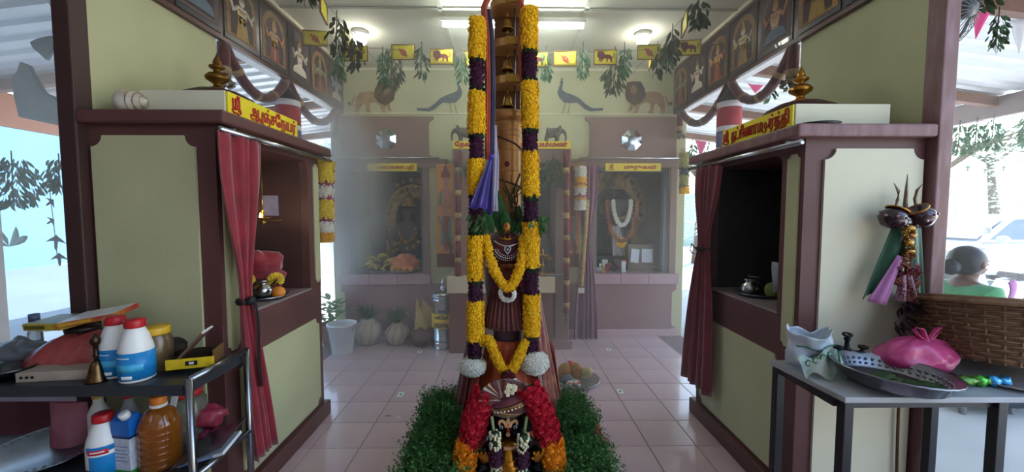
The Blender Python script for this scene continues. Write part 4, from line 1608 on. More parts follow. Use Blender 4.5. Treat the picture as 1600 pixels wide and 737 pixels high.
put_flag('bull', 492, 48, YF, .15, 'yellow flag with a red bull head beside the left frieze')
put_flag('lion', 556, 72, YF, .0, 'yellow flag half hidden behind the leaf bunch near the left ceiling lamp')
put_flag('bull', 630, 70, YF, 0, 'yellow bull head flag left of the mast above the lion painting')
put_flag('lion', 690, 77, YF, 0, 'yellow lion flag left of the mast above the left peacock')
put_flag('bull', 744, 80, YF, 0, 'yellow flag mostly hidden behind the left long garland')
put_flag('lion', 838, 82, YF, 0, 'yellow flag mostly hidden behind the right long garland')
put_flag('bull', 883, 80, YF, 0, 'yellow bull head flag right of the mast above the right peacock')
put_flag('lion', 946, 78, YF, 0, 'yellow lion flag right of the mast above the dark dried leaf bundle')
put_flag('bull', 1014, 70, YF, 0, 'yellow bull head flag half hidden below the right ceiling lamp')
put_flag('lion', 1077, 63, YF, -.15, 'yellow lion flag beside the right frieze')
for sx, ys in ((-1, (2.9, 3.3, 3.68)), (1, (3.08, 3.8))):
    for k, y in enumerate(ys):
        put_flag('bull' if k % 2 else 'lion', 0, 0, 0, PI / 2 * sx * .86, 'yellow flag seen nearly edge on along the %s string, %s' % ('left' if sx < 0 else 'right', ['nearest the viewer', 'next one back', 'farthest back'][k]), pos=(sx * XS, y, 2.965))


def bunch(name, label, p, L, w, n, mats, leafL, leafW, seed, sy=1.0, group=None, up=.05):
    """leaves tied on a stalk, hanging"""
    t = thing(name, label, 'leaves', p, group=group)
    p = Vector(p)
    rr = random.Random(seed)
    q = MB(M('4a3c28', .8))
    q.tube([p + Vector((0, 0, up)), p, p - Vector((.01, 0, L * .8))], .004, 5)
    q.build('stalk', t)
    for i, mt in enumerate(mats):
        q = MB(mt)
        for k in range(n // len(mats)):
            s_ = rr.random() ** .8
            z = -L * (.06 + .86 * s_)
            ww = w * (.25 + .75 * math.sin(PI * min(1, .12 + s_ * .75)))
            f = rr.uniform(0, 2 * PI)
            c = p + Vector((ww * .5 * math.cos(f) * rr.random(), ww * .5 * math.sin(f) * rr.random() * sy, z + leafL * .4))
            d = Vector((math.cos(f) * .55, math.sin(f) * .55 * sy, -1 + rr.uniform(-.2, .4)))
            leaf(q, c, d, (math.cos(f + 1.2), math.sin(f + 1.2), .3), leafL * rr.uniform(.7, 1.2), leafW * rr.uniform(.7, 1.2), rr.uniform(-.1, .5))
        q.build('leaves', t, kind='stuff')
    return t


LG1, LG2 = leafmat('4f7a5a', '6a9474', .5), leafmat('3a5a3e', '4c7050', .5)
LD1, LD2 = leafmat('2c3a22', '3a4a2c', .6), leafmat('39432a', '242e1a', .6)
bb = [(530, 82, .24, .10, 0, 'pale green leaf bunch between the left frieze and the ceiling lamp'), (598, 82, .30, .10, 0, 'light green leaf bunch in front of the left dark bundle'), (659, 74, .28, .11, 1, 'green leaf bunch between the bull and lion flags left of the mast'),
      (722, 84, .26, .11, 0, 'green leaf bunch beside the left long garland near the peacock'), (853, 80, .28, .10, 0, 'green leaf bunch beside the right long garland near the ceiling'), (911, 74, .28, .10, 0, 'green leaf bunch between the bull and lion flags right of the mast'),
      (976, 74, .28, .10, 0, 'green leaf bunch in front of the right dark bundle'), (1043, 66, .28, .10, 0, 'pale green leaf bunch beside the right frieze flag')]
for i, (px, py, L, w, dk, lab) in enumerate(bb):
    bunch('leaf_bunch', lab, P(px, py, YF), L, w, 60, (LG1, LG2) if not dk else (LD1, LG2), .065, .022, 100 + i)
for i, (px, py, Y, L, w, lab) in enumerate(((612, 78, 4.05, .40, .24, 'big dark dried leaf bundle above the left lion painting'), (961, 96, 4.05, .34, .22, 'big dark dried leaf bundle between the right peacock and lion paintings'))):
    bunch('leaf_bundle', lab, P(px, py, Y), L, w, 150, (LD1, LD2), .085, .022, 120 + i, up=CEILZ - P(px, py, Y).z)
near = [(-1, 2.66, .12, .12, 'nearest'), (-1, 3.12, .30, .15, 'second'), (-1, 3.48, .30, .10, 'third'), (1, 2.86, .2, .12, 'nearest'), (1, 3.3, .28, .11, 'second'), (1, 3.62, .30, .10, 'third')]
for i, (sx, y, L, w, lab) in enumerate(near):
    bunch('leaf_bunch', 'dark leaf bunch on the %s lengthwise string, %s from the viewer' % ('left' if sx < 0 else 'right', lab), (sx * XS, y, 2.955), L, w, 60, (LD1, LD2), .07, .026, 140 + i)
bunch('leaf_bunch', 'dark green leaf bundle hanging in the middle shrine right of the mast', P(864, 246, CY - .05), .32, .26, 130, (LD1, LG2), .08, .024, 160)
bunch('leaf_bunch', 'dark green leaf bundle hanging in the middle shrine left of the mast', P(722, 246, CY - .05), .22, .12, 60, (LD1, LG2), .07, .022, 161)

# ================================================================== CLOTH SWAGS AND HANGING TUBES IN THE SIDE OPENINGS
SWG = M('5a2428', .8, second='46181c', scale=30, bump=.4, bscale=90, sheen=.3)
SWB = M('9a8060', .8, var=.3, scale=40)
for sx, side in ((-1, 'left'), (1, 'right')):
    X = sx * (HALF - .0)
    t = thing('cloth_swag', 'padded maroon cloth swag with pale bands hung along the %s frieze' % side, 'swag', (X, 3.3, 2.58))
    def rope(pts, nm, r=.036):
        q = MB(SWG)
        q.tube(pts, r, 10)
        o = q.build(nm, t)
        for k in range(2, len(pts) - 1, 4):
            q = MB(SWB)
            a, b_ = Vector(pts[k]), Vector(pts[k + 1])
            q.tube([a.lerp(b_, .1), a.lerp(b_, .7)], r * 1.12, 10)
            q.build('band', o)
        return o
    def sag(y0, y1, dz, n=14): return [(X, y0 + (y1 - y0) * k / n, 2.585 - dz * 4 * (k / n) * (1 - k / n)) for k in range(n + 1)]
    rope(sag(2.72, 3.46, .24), 'swag_cloth')
    rope(sag(3.50, 4.44, .22), 'swag_cloth')
    for y, zb_ in ((2.72, 2.36), (4.48, 2.36)):
        rope([(X, y, 2.59), (X, y, 2.5), (X, y, 2.44), (X, y, zb_)], 'tail_cloth')
        q = MB(M('8a8a70', .8, second='5a3a30', scale=40))
        for k in range(26): blossom(q, (X + R.uniform(-.05, .05), y + R.uniform(-.05, .05), zb_ - R.uniform(.0, .05)), (R.uniform(-1, 1), R.uniform(-1, 1), -.4), .022, R, 5, 2)
        q.build('tassel_flowers', t, kind='stuff')
    t = thing('cloth_tube', 'hanging tiered cloth tube with a dark cone top in the %s opening' % side, 'hanging', (X, 3.5, 2.0))
    cz = 2.57
    bands = [((.004, .01), (.02, -.02), (.098, -.15), '3a3038'), ((.1, -.15), (.1, -.19), (.1, -.2), 'd8d4dc'), ((.1, -.2), (.1, -.3), (.1, -.36), 'a8303c'), ((.1, -.36), (.1, -.38), (.1, -.40), 'd8d4dc'), ((.1, -.40), (.1, -.48), (.1, -.54), '4a4c80'), ((.1, -.54), (.1, -.57), (.1, -.6), 'c8c4cc')]
    for k, (a, b_, c, hx) in enumerate(bands):
        q = MB(M(hx, .8, var=.15, sheen=.2))
        q.lathe([a, b_, c], 18, Matrix.Translation((X - sx * .0, 3.48, cz)))
        q.build('cone_top' if k == 0 else 'cloth_band', t)

# ================================================================== IDOLS AND OFFERINGS IN THE BACK SHRINES
def small_idol(name, label, base, hgt, body, gold, garl, seated, cat='idol', arms=4):
    x, y, z = base
    s = hgt
    t = thing(name, label, cat, base)
    if seated:
        nodes = [(x, y, z + .14 * s, .15 * s), (x, y, z + .34 * s, .14 * s), (x, y, z + .5 * s, .15 * s), (x, y - .01, z + .6 * s, .07 * s), (x, y - .02, z + .72 * s, .12 * s), (x, y - .02, z + .8 * s, .1 * s),
                 (x - .22 * s, y - .1 * s, z + .12 * s, .09 * s), (x - .02 * s, y - .22 * s, z + .08 * s, .06 * s), (x + .22 * s, y - .1 * s, z + .12 * s, .09 * s), (x + .02 * s, y - .24 * s, z + .07 * s, .06 * s)]
        edges = [(0, 1), (1, 2), (2, 3), (3, 4), (4, 5), (0, 6), (6, 7), (0, 8), (8, 9)]
    else:
        nodes = [(x, y, z + .48 * s, .10 * s), (x, y, z + .6 * s, .09 * s), (x, y, z + .72 * s, .12 * s), (x, y, z + .79 * s, .045 * s), (x, y - .01, z + .86 * s, .075 * s), (x, y - .01, z + .9 * s, .06 * s),
                 (x - .07 * s, y, z + .25 * s, .065 * s), (x - .07 * s, y - .01, z + .03 * s, .05 * s), (x + .07 * s, y, z + .25 * s, .065 * s), (x + .07 * s, y - .01, z + .03 * s, .05 * s)]
        edges = [(0, 1), (1, 2), (2, 3), (3, 4), (4, 5), (0, 6), (6, 7), (0, 8), (8, 9)]
    for sx in (-1, 1):
        zs = .5 if seated else .73
        i = len(nodes)
        nodes += [(x + sx * .2 * s, y - .02 * s, z + (zs - .02) * s, .06 * s), (x + sx * .27 * s, y - .07 * s, z + (zs - .2) * s, .045 * s), (x + sx * .16 * s, y - .2 * s, z + (zs - .16) * s, .035 * s)]
        edges += [(2, i), (i, i + 1), (i + 1, i + 2)]
    skin('body', nodes, edges, body, t, root=0, sub=2)
    hz = .82 if seated else .9
    q = MB(gold)
    q.lathe([(.11 * s, 0), (.12 * s, .03 * s), (.09 * s, .06 * s), (.10 * s, .1 * s), (.05 * s, .17 * s), (.0, .22 * s)], 16, Matrix.Translation((x, y - .01, z + hz * s)))
    q.build('crown', t)
    q = MB(gold)
    w_, h_ = .44 * s, 1.12 * s
    outer = [(w_ * math.cos(a), h_ * .55 + h_ * .5 * math.sin(a)) for a in [math.radians(-20 + 220 * k / 24) for k in range(25)]]
    inner = [(w_ * .6 * math.cos(a), h_ * .55 + h_ * .31 * math.sin(a)) for a in [math.radians(200 - 220 * k / 24) for k in range(25)]]
    poly = [(w_ * 1.0, 0)] + outer + [(-w_, 0), (-w_ * .6, 0)] + inner + [(w_ * .6, 0)]
    q.prism(poly, .03, face_T((x, y + .16 * s + .06, z), (1, 0, 0), (0, 0, 1)))
    ar = q.build('arch', t, bevel=.008)
    q = MB(gold)
    for k in range(17):
        a = math.radians(-15 + 210 * k / 16)
        q.ball((x + w_ * .87 * math.cos(a), y + .16 * s + .025, z + h_ * .55 + h_ * .44 * math.sin(a)), .035 * s, 8, 6)
    for k in range(5):
        a = math.radians(60 + 15 * k)
        q.ball((x + w_ * 1.04 * math.cos(a), y + .16 * s + .02, z + h_ * .55 + h_ * .56 * math.sin(a)), .045 * s, 8, 6)
    q.build('arch_ornament', ar, kind='stuff')
    q = MB(gold)
    for k in range(13):
        a = PI * k / 12
        q.ball((x + .13 * s * math.cos(a), y - .15 * s, z + (zs - .02) * s - .2 * s * math.sin(a)), .022 * s, 6, 5)
    if seated:
        for k in range(14): q.ball((x + R.uniform(-.3, .3) * s, y - .2 * s, z + R.uniform(.05, .35) * s), .03 * s, 6, 5)
    q.build('ornaments', t, kind='stuff')
    for mt, rad, wd in garl:
        q = MB(mt)
        for k in range(30):
            a = PI * k / 29
            blossom(q, (x + wd * s * math.cos(a), y - .19 * s - .02 * math.sin(a), z + (zs - .0) * s - rad * s * math.sin(a)), (0, -1, 0), .032 * s, R, 5, 2)
        q.build('garland', t, kind='stuff')
    return t


GDL = M('b0843e', .4, .35, second='7c5a28', scale=18, bump=.2, bscale=50)
li = small_idol('seated_idol', 'dark seated idol with gold ornaments and arch in the left back shrine', (P(640, 400, 5.0).x, 5.02, NZ0 + .12), .82, M('241a18', .35, var=.4), GDL, [(M('5a2a2a', .7, second='3c1818'), .4, .3)], True)
q = MB(M('2a2220', .5, var=.3))
q.box(P(640, 400, 5.0).x - .34, 4.88, NZ0, P(640, 400, 5.0).x + .34, 5.3, NZ0 + .12)
q.build('pedestal', li, bevel=.01)
rx_ = P(966, 370, 5.0).x
ri = small_idol('standing_idol', 'black standing idol with white garland before a gold arch in the right back shrine', (rx_, 5.05, NZ0 + .14), .98, M('16161a', .3, var=.3), GDL, [(WHITEF, .30, .11), (M('7a1c1c', .7, second='b8741c', scale=6), .50, .19)], False)
q = MB(M('2a2220', .5, var=.3))
q.box(rx_ - .28, 4.93, NZ0, rx_ + .28, 5.3, NZ0 + .14)
q.build('pedestal', ri, bevel=.01)
q = MB(M('cfd0d4', .7, var=.1))
q.sheet(lambda u, v: (rx_ - .09 + .15 * u * (0.6 + .5 * v), 4.95 - .02 * math.sin(u * 14), NZ0 + .55 - .38 * v), 14, 6)
q.build('white_dhoti', ri, solid=.004)
q = MB(MARI)
for k in range(18): blossom(q, (rx_ + R.uniform(-.05, .05), 4.86, NZ0 + .34 + R.uniform(-.04, .05)), (R.uniform(-.5, .5), -1, .2), .03, R, 6, 2)
q.build('yellow_flowers', ri, kind='stuff')
# a spear with a cloth behind the standing idol's left
tv = thing('fruit_plate', 'steel plate of bananas in the left back shrine', 'plate', (P(592, 420, 4.72).x, 4.74, NZ0))
c = P(592, 424, 4.74)
q = MB(STEEL)
q.lathe([(.0, 0), (.12, 0), (.17, .025), (.165, .028), (.12, .006), (0, .006)], 24, Matrix.Translation((c.x, 4.76, NZ0)))
q.build('plate', tv)
for k in range(14):
    q = MB(M('c9b43a', .6, second='a8942a', scale=14))
    a = R.uniform(-1.2, 1.2)
    o = Vector((c.x - .02 + .02 * k % .1 + R.uniform(-.12, .10), 4.76 + R.uniform(-.08, .08), NZ0 + .05 + .012 * k))
    q.tube([o + Vector((.07 * math.cos(a) * t, .07 * math.sin(a) * t, -.03 * t * t)) for t in (-1, -.5, 0, .5, 1)], [.005, .016, .019, .016, .006], 7)
    q.build('banana', tv)
tv = thing('offering_bag', 'orange red cloth bundle on a plate beside the bananas', 'bundle', (P(630, 420, 4.72).x, 4.72, NZ0))
c = P(630, 424, 4.72)
q = MB(STEEL)
q.lathe([(.0, 0), (.13, 0), (.18, .025), (.175, .028), (.13, .006), (0, .006)], 24, Matrix.Translation((c.x + .02, 4.74, NZ0)))
q.build('plate', tv)
q = MB(M('b8442e', .5, second='c87a3a', scale=9, sheen=.4))
q.ball((c.x + .02, 4.74, NZ0 + .10), (.17, .12, .11), 26, 16, lump=.45, seed=4)
q.build('cloth', tv)
for k in range(4):
    q = MB(M('d0902c', .6, var=.2))
    q.ball((c.x - .1 + .07 * k, 4.64, NZ0 + .055), .036, 10, 8)
    q.build('fruit', tv)
# white candle holder like frame seen on the left jamb
a, b_ = P(541, 360, 4.7), P(558, 306, 4.7)
gc = thing('glass_cover', 'clear acrylic lamp cover with white cap inside the left back shrine', 'cover', (a.x, 4.72, NZ0))
q = MB(M('dfe3e6', .15, var=.02, trans=.8, alpha=.5))
q.box(a.x, 4.70, NZ0, b_.x - .03, 4.76, b_.z - .05)
q.build('pane', gc)
q = MB(WHITE)
q.box(a.x - .01, 4.69, b_.z - .05, b_.x - .02, 4.77, b_.z)
q.build('cap', gc)
# right shrine offerings
tv = thing('card_box', 'beige box with two white cards leaning on it in the right back shrine', 'box', (P(1002, 415, 4.8).x, 4.8, NZ0))
a, b_ = P(981, 424, 4.8), P(1023, 382, 4.8)
q = MB(M('7a6a5c', .7, var=.2))
q.box(a.x, 4.8, NZ0, b_.x, 4.98, b_.z)
q.build('box_body', tv, bevel=.004)
for px0, px1, tl in ((985, 998, .12), (1003, 1020, .02)):
    u0, u1 = P(px0, 410, 4.77), P(px1, 388, 4.77)
    q = MB(M('ccd4e2', .6, var=.04))
    q.box(-(u1.x - u0.x) / 2, 0, 0, (u1.x - u0.x) / 2, .003, .165, Matrix.Translation(((u0.x + u1.x) / 2, 4.775, u0.z)) @ Matrix.Rotation(tl, 4, 'Y') @ Matrix.Rotation(-.1, 4, 'X'))
    q.build('card', tv)
tv = thing('offering_packet', 'small white and red packets piled before the standing idol', 'packet', (P(940, 420, 4.75).x, 4.75, NZ0))
for k in range(9):
    q = MB([M('c9c9cc', .5), M('8a2420', .5), M('38302c', .5), M('a83a2a', .5)][k % 4])
    o = P(937 + (k * 11) % 40, 424, 4.72 + .03 * (k % 3))
    q.box(-.035, -.02, 0, .035, .02, .05, Matrix.Translation((o.x, 4.74 + .03 * (k % 3), NZ0 + .045 * (k // 3))) @ Matrix.Rotation(R.uniform(-.5, .5), 4, 'Z'))
    q.build('packet', tv, bevel=.003)
a = P(973, 424, 4.68)
q = MB(M('c8ccd4', .4, var=.2))
q.box(a.x - .02, 4.66, NZ0, a.x + .03, 4.72, NZ0 + .13)
tag(q.build('small_carton', bevel=.003), 'white upright carton on the right shrine sill left of the cards', 'carton')
a = P(942, 424, 4.64)
q = MB(BRASS)
q.lathe([(.03, 0), (.032, .01), (.012, .025), (.01, .06), (.02, .075), (.008, .09), (0, .11)], 12, Matrix.Translation((a.x, 4.65, NZ0)))
tag(q.build('brass_lamp'), 'little brass lamp on the sill of the right back shrine', 'lamp')

# middle shrine: dark stone, lamps and plate on the counter, elephants on the lintel
a = P(854, 430, 4.2)
q = MB(M('4a3c3c', .5, var=.3))
q.lathe([(.09, 0), (.1, .03), (.07, .06), (.075, .1), (.085, .22), (.07, .34), (.035, .41), (0, .43)], 20, Matrix.Translation((a.x, 4.36, zc1)))
tag(q.build('rounded_stone'), 'dark rounded stone idol in the middle shrine right of the mast', 'idol')
for px, lab, s in ((848, 'brass oil lamp on the counter right of the mast', 1.0), (858, 'smaller brass oil lamp behind the steel plate on the counter', .8)):
    a = P(px, 431, 4.1 if s == 1 else 4.2)
    t = thing('brass_oil_lamp', lab, 'lamp', (a.x, a.y, zc1))
    T = Matrix.Translation((a.x, a.y, zc1)) @ Matrix.Scale(s, 4)
    for nm, pr in (('foot', [(.06, 0), (.062, .012), (.03, .03), (.014, .05)]), ('stem', [(.014, .05), (.012, .1), (.022, .11), (.012, .12), (.012, .19)]), ('bowl', [(.012, .19), (.05, .205), (.058, .225), (.05, .222), (0, .205)]), ('finial', [(.012, .21), (.014, .24), (.008, .25), (.012, .262), (0, .29)])):
        q = MB(BRASS)
        q.lathe(pr, 16, T)
        q.build(nm, t)
a = P(863, 427, 4.08)
q = MB(STEELD)
q.lathe([(.0, .0), (.09, 0), (.13, .02), (.128, .024), (.09, .006), (0, .006)], 24, Matrix.Translation((a.x, 4.14, zc1)))
tag(q.build('steel_plate'), 'steel plate at the right end of the cream counter', 'plate')
for px, sx in ((727, -1), (863, 1)):
    a = P(px, 221, 4.2)
    z0 = MZ1
    t = thing('elephant_statue', 'small grey elephant statue on the lintel, %s of the mast' % ('left' if sx < 0 else 'right'), 'statue', (a.x, 4.24, z0))
    x, y, z = a.x, 4.24, z0
    s = .17
    nodes = [(x - sx * .35 * s, y, z + .62 * s, .26 * s), (x, y, z + .66 * s, .29 * s), (x + sx * .34 * s, y, z + .68 * s, .25 * s), (x + sx * .62 * s, y, z + .84 * s, .21 * s), (x + sx * .82 * s, y, z + .66 * s, .1 * s), (x + sx * .88 * s, y, z + .4 * s, .07 * s), (x + sx * .86 * s, y, z + .14 * s, .05 * s)]
    edges = [(0, 1), (1, 2), (2, 3), (3, 4), (4, 5), (5, 6)]
    for lx, j in ((-.35, 0), (.32, 2)):
        for dy in (-.15, .15):
            i = len(nodes)
            nodes += [(x + sx * lx * s, y + dy * s, z + .3 * s, .12 * s), (x + sx * lx * s, y + dy * s, z + .02 * s, .11 * s)]
            edges += [(j, i), (i, i + 1)]
    skin('body', nodes, edges, M('6a625a', .7, second='58504a', scale=14), t, root=1, sub=1)
    for dy in (-1, 1):
        q = MB(M('5c544e', .7, var=.2))
        q.prism([(0, .2 * s), (.14 * s, .22 * s), (.2 * s, .02 * s), (.1 * s, -.2 * s), (0, -.1 * s)] if sx < 0 else [(0, .2 * s), (-.14 * s, .22 * s), (-.2 * s, .02 * s), (-.1 * s, -.2 * s), (0, -.1 * s)], .015, face_T((x + sx * .56 * s, y + dy * .2 * s, z + .82 * s), (1, 0, 0), (0, 0, 1)))
        q.build('ear', t)

# banded cloth garlands hanging down the pilasters of the middle shrine
for px, lab in ((716, 'long red cloth garland with gold bands on the left pilaster'), (885, 'long red cloth garland with gold bands on the right pilaster')):
    t = thing('banded_garland', lab, 'garland', P(px, 232, CY - .06))
    y = 236
    k = 0
    while y < 485:
        yb = min(y + (26 if k % 2 == 0 else 9), 488)
        a, b_ = P(px, y, CY - .06), P(px + (0 if px < 800 else 0), yb, CY - .06)
        q = MB(M('6e1c26', .7, second='541218', scale=30, bump=.3) if k % 2 == 0 else M('a88a50', .5, .3, second='7a6238', scale=40))
        q.tube([a, b_], .03 if k % 2 == 0 else .034, 10)
        q.build('red_cloth' if k % 2 == 0 else 'gold_band', t)
        y = yb
        k += 1
    q = MB(M('4a4440', .6, var=.3))
    for j in range(3):
        a = P(px, 492 + 5 * j, CY - .06)
        q.ball(a, .02 - .003 * j, 8, 6)
    q.build('tassel', t, kind='stuff')

# purple curtain beside the right back shrine, tied in the middle, with its gold brocade strip
def tied_curtain(name, label, top, tie, hem, Y, mat, wt, wi, wh, amp, cat='curtain', group=None, depth_dir=(1, 0, 0), folds=6, parent=None):
    """top, tie, hem are world points; widths run along depth_dir"""
    dd = Vector(depth_dir)
    nn = dd.cross(Vector((0, 0, 1)))
    A, B, C = Vector(top), Vector(tie), Vector(hem)
    def fn(u, v):
        if v < .5:
            t = v * 2
            s_ = t * t * (3 - 2 * t)
            c = A.lerp(B, t)
            w = wt + (wi - wt) * s_ ** 1.3
            am = amp * (1 - .3 * t)
        else:
            t = v * 2 - 1
            c = B.lerp(C, t)
            w = wi + (wh - wi) * math.sin(t * PI / 2) ** .8
            am = amp * (.7 + .5 * t)
        return c + dd * (u - .5) * w + nn * (am * (math.sin((u + .05 * math.sin(u * 9 + 1)) * folds * 2 * PI + .5 * math.sin(v * 5 + u * 3)) + .5 * math.sin(u * folds * 3.1 + v * 2)))
    q = MB(mat)
    q.sheet(fn, folds * 10, 36)
    o = q.build(name, parent, solid=.003)
    return o, fn


pc = thing('purple_curtain', 'plum purple curtain tied in the middle beside the right back shrine', 'curtain', P(915, 520, 4.5))
tied_curtain('curtain_cloth', '', P(917, 258, 4.5), P(916, 386, 4.48), P(915, 530, 4.48), 4.5, PLUM, .28, .10, .27, .016, folds=4, parent=pc)
q = MB(GREENF)
c = P(916, 386, 4.48)
q.lathe([(.052, -.012), (.056, 0), (.052, .012)], 14, Matrix.Translation(c), sy=.5)
q.build('tie', pc)
def strip(u, v):
    p = P(918, 312, 4.46).lerp(P(908, 448, 4.45), v)
    return (p.x + (u - .5) * .05, p.y - .012 * math.sin(u * PI), p.z)
q = MB(M('b49a5a', .5, .3, second='6a4a2a', scale=50, stretch=(1, 1, 1)))
q.sheet(strip, 4, 16)
q.build('brocade_strip', pc, solid=.003)
a = P(908, 452, 4.45)
q = MB(M('c8c4bc', .5, var=.1))
q.box(a.x - .035, 4.44, a.z - .04, a.x + .035, 4.46, a.z + .02)
q.build('brocade_end', pc)

# short flower garlands hanging at the corners
def hung(label, px, Y, secs, rad, top=None, seed=0):
    g = thing('flower_garland', label, 'garland', P(px, secs[-1][2], Y))
    cols = {'y': MARIP, 'p': PINKF, 'w': WHITEF, 'o': M('e0a83c', .7, var=.2, scale=40), 'm': MARI, 's': M('b8b060', .6, second='8a8448', scale=60), 'd': M('3a3a44', .6)}
    for i, (k, y0, y1) in enumerate(secs):
        section(g, {'y': 'yellow_section', 'p': 'pink_section', 'w': 'white_section', 'o': 'yellow_tip', 'm': 'yellow_section', 's': 'straw_section', 'd': 'dark_band'}[k], cols[k], [P(px, y0, Y), P(px, y1, Y)], rad if k != 'p' else rad * .9, .024, .021, seed + i)
    a = P(px, secs[0][1], Y)
    q = MB(M('b89a4a', .6))
    for sx in (-1, 1): q.tube([a, a + Vector((sx * .03, 0, .03)), a + Vector((sx * .05, 0, .055)), a + Vector((sx * .02, 0, .06)), a], .005, 6)
    q.build('bow', g, kind='stuff')
    return g


hung('yellow, pink and white garland hanging from the far corner of the left side shrine', 508, 2.86, [('y', 254, 283), ('p', 284, 291), ('w', 292, 306), ('p', 307, 314), ('y', 315, 340), ('p', 341, 348), ('w', 349, 361), ('o', 364, 375)], .056, seed=200)
hung('white, orange and pink garland hanging above the purple curtain', 907, 4.42, [('w', 262, 277), ('m', 278, 285), ('p', 286, 289), ('m', 290, 293), ('w', 294, 303), ('p', 304, 308), ('o', 309, 312), ('w', 313, 326)], .062, seed=220)
hung('straw coloured garland with dark band at the right end of the right back shrine', 1069, 4.4, [('s', 240, 262), ('d', 263, 273), ('s', 274, 290), ('p', 291, 293), ('m', 294, 301)], .045, seed=240)

# ================================================================== ON THE FLOOR
def floorat(px, py):
    p = Pf(px, py)
    return p


# the collection can with its name band
c = floorat(694, 541)
hu = thing('offering_can', 'tall steel offering can with a yellow name band and pointed lid', 'can', (c.x, c.y, 0))
T = Matrix.Translation((c.x, c.y, 0))
zt = zz(462, c.y - .1)
r = .125
q = MB(STEEL)
q.lathe([(r, 0), (r + .004, .01), (r, .02), (r, .06), (r + .005, .066), (r, .072), (r, .09), (r + .005, .096), (r, .102), (r, zt - .06), (r + .006, zt - .055), (r, zt - .045), (r, zt - .02), (r + .006, zt - .014), (r - .01, zt)], 32, T)
q.build('body', hu)
q = MB(STEEL)
q.lathe([(r + .004, zt - .004), (r + .004, zt + .01), (.09, zt + .03), (.05, zt + .045), (.035, zt + .05), (.035, zt + .06), (.045, zt + .07), (.03, zt + .085), (.028, zt + .1), (.036, zt + .11), (.012, zt + .17), (0, zt + .19)], 28, T)
q.build('lid', hu)
zl0, zl1 = zz(513, c.y - r), zz(491, c.y - r)
q = MB(M('e0b91c', .5, var=.08))
q.lathe([(r + .003, zl0), (r + .004, zl0), (r + .004, zl1), (r + .003, zl1)], 40, T, a0=PI * 1.0, a1=PI * 2.0)
lb = q.build('name_band', hu)
# lettering bent round the band
def bent(body, size, z, width):
    o = text(body, size, BLACK, Matrix.Identity(4), lb, width=width, bold=.05)
    for v in o.data.vertices:
        x, y = v.co.x, v.co.y
        f = x / (r + .005)
        rr_ = r + .0045 + (.001 if v.co.z > 0 else 0)
        v.co = (c.x + rr_ * math.sin(f - .10), c.y - rr_ * math.cos(f - .10), z + y)
bent('உண்டியல்', .055, zl1 - .05, .16)
bent('UNDIYAL', .062, zl0 + .012, .17)
q = MB(M('2a2a2c', .5))
q.box(c.x - .04, c.y - r - .002, zl1 + .02, c.x + .04, c.y - r + .004, zl1 + .04)
q.build('slot', hu)

# two clay pots with growing green, their ribs painted
for px, py, rad, hh, lab, col, sec in ((570, 541, .155, .27, 'cream ribbed pot with green shoots beside the white bucket', 'b5a998', '8a7c6c'), (617, 541, .135, .23, 'smaller striped pot with green shoots beside the yellow bag', 'a89484', '5e4438')):
    c = floorat(px, py)
    c.y += .1
    t = thing('ribbed_pot', lab, 'pot', (c.x, c.y, 0))
    T = Matrix.Translation((c.x, c.y, 0))
    q = MB(M(col, .8, second=sec, scale=1.2, amount=.7))
    prof = [(.5, 0), (.62, .03), (.92, .3), (1.0, .52), (.86, .78), (.5, .95), (.42, 1.0), (.46, 1.06), (.4, 1.06), (.36, .98)]
    q.lathe([(a * rad, b_ * hh) for a, b_ in prof], 40, T, flute=(20, .02))
    pt = q.build('pot_body', t)
    q = MB(M(sec, .8))
    for k in range(10):
        f0 = 2 * PI * k / 10
        q.tube([(c.x + (a * rad + .002) * math.cos(f0 + b_ * .5), c.y + (a * rad + .002) * math.sin(f0 + b_ * .5), b_ * hh) for a, b_ in prof[1:6]], .0035, 5)
    q.build('painted_ribs', pt, kind='stuff')
    q = MB(SPR)
    for k in range(220):
        f, rr_ = R.uniform(0, 6.28), R.uniform(0, .4) * rad
        b_ = Vector((c.x + rr_ * math.cos(f), c.y + rr_ * math.sin(f), hh))
        leaf(q, b_ + Vector((0, 0, R.uniform(0, .1))), (math.cos(f) * .7, math.sin(f) * .7, R.uniform(.3, 1.2)), (0, 0, 1), R.uniform(.05, .12), .012)
    q.build('shoots', t, kind='stuff')
# yellow plastic bag slumped against the wall
c = floorat(657, 541)
bg_ = thing('plastic_bag', 'slumped translucent yellow plastic bag standing on the floor beside the steel can', 'bag', (c.x, c.y + .05, 0))
def bagfn(u, v):
    a = 2 * PI * u
    w = .16 * (1 - .75 * v ** 1.4) + .012 * math.sin(5 * a + 4 * v)
    return (c.x + w * math.cos(a) * (1 + .2 * math.sin(a * 3 + v * 3)) + .05 * math.sin(v * 3) - .02 * v, c.y + .1 + w * .7 * math.sin(a), .46 * v + .05 * v * math.sin(2 * a + 1))
q = MB(M('b5984e', .35, second='9a7c3a', scale=8, trans=.15, bump=.3, bscale=20))
q.sheet(bagfn, 40, 16)
q.build('bag_body', bg_)
q = MB(M('b5984e', .35, second='9a7c3a', scale=8, trans=.15))
q.sheet(lambda u, v: (c.x - .03 - .12 * v - .02 * u, c.y + .06, .20 + .16 * v + .06 * u * (1 - v)), 6, 6)
q.sheet(lambda u, v: (c.x + .03 + .06 * u - .03 * v, c.y + .1, .3 + .22 * v * (1 - .6 * u)), 6, 6)
q.build('bag_ears', bg_, kind='stuff', solid=.003)
q = MB(M('5a2c2a', .5, var=.4))
q.ball((c.x + .0, c.y + .02, .1), (.15, .1, .1), 16, 10, lump=.5, seed=3)
q.build('red_contents', bg_)
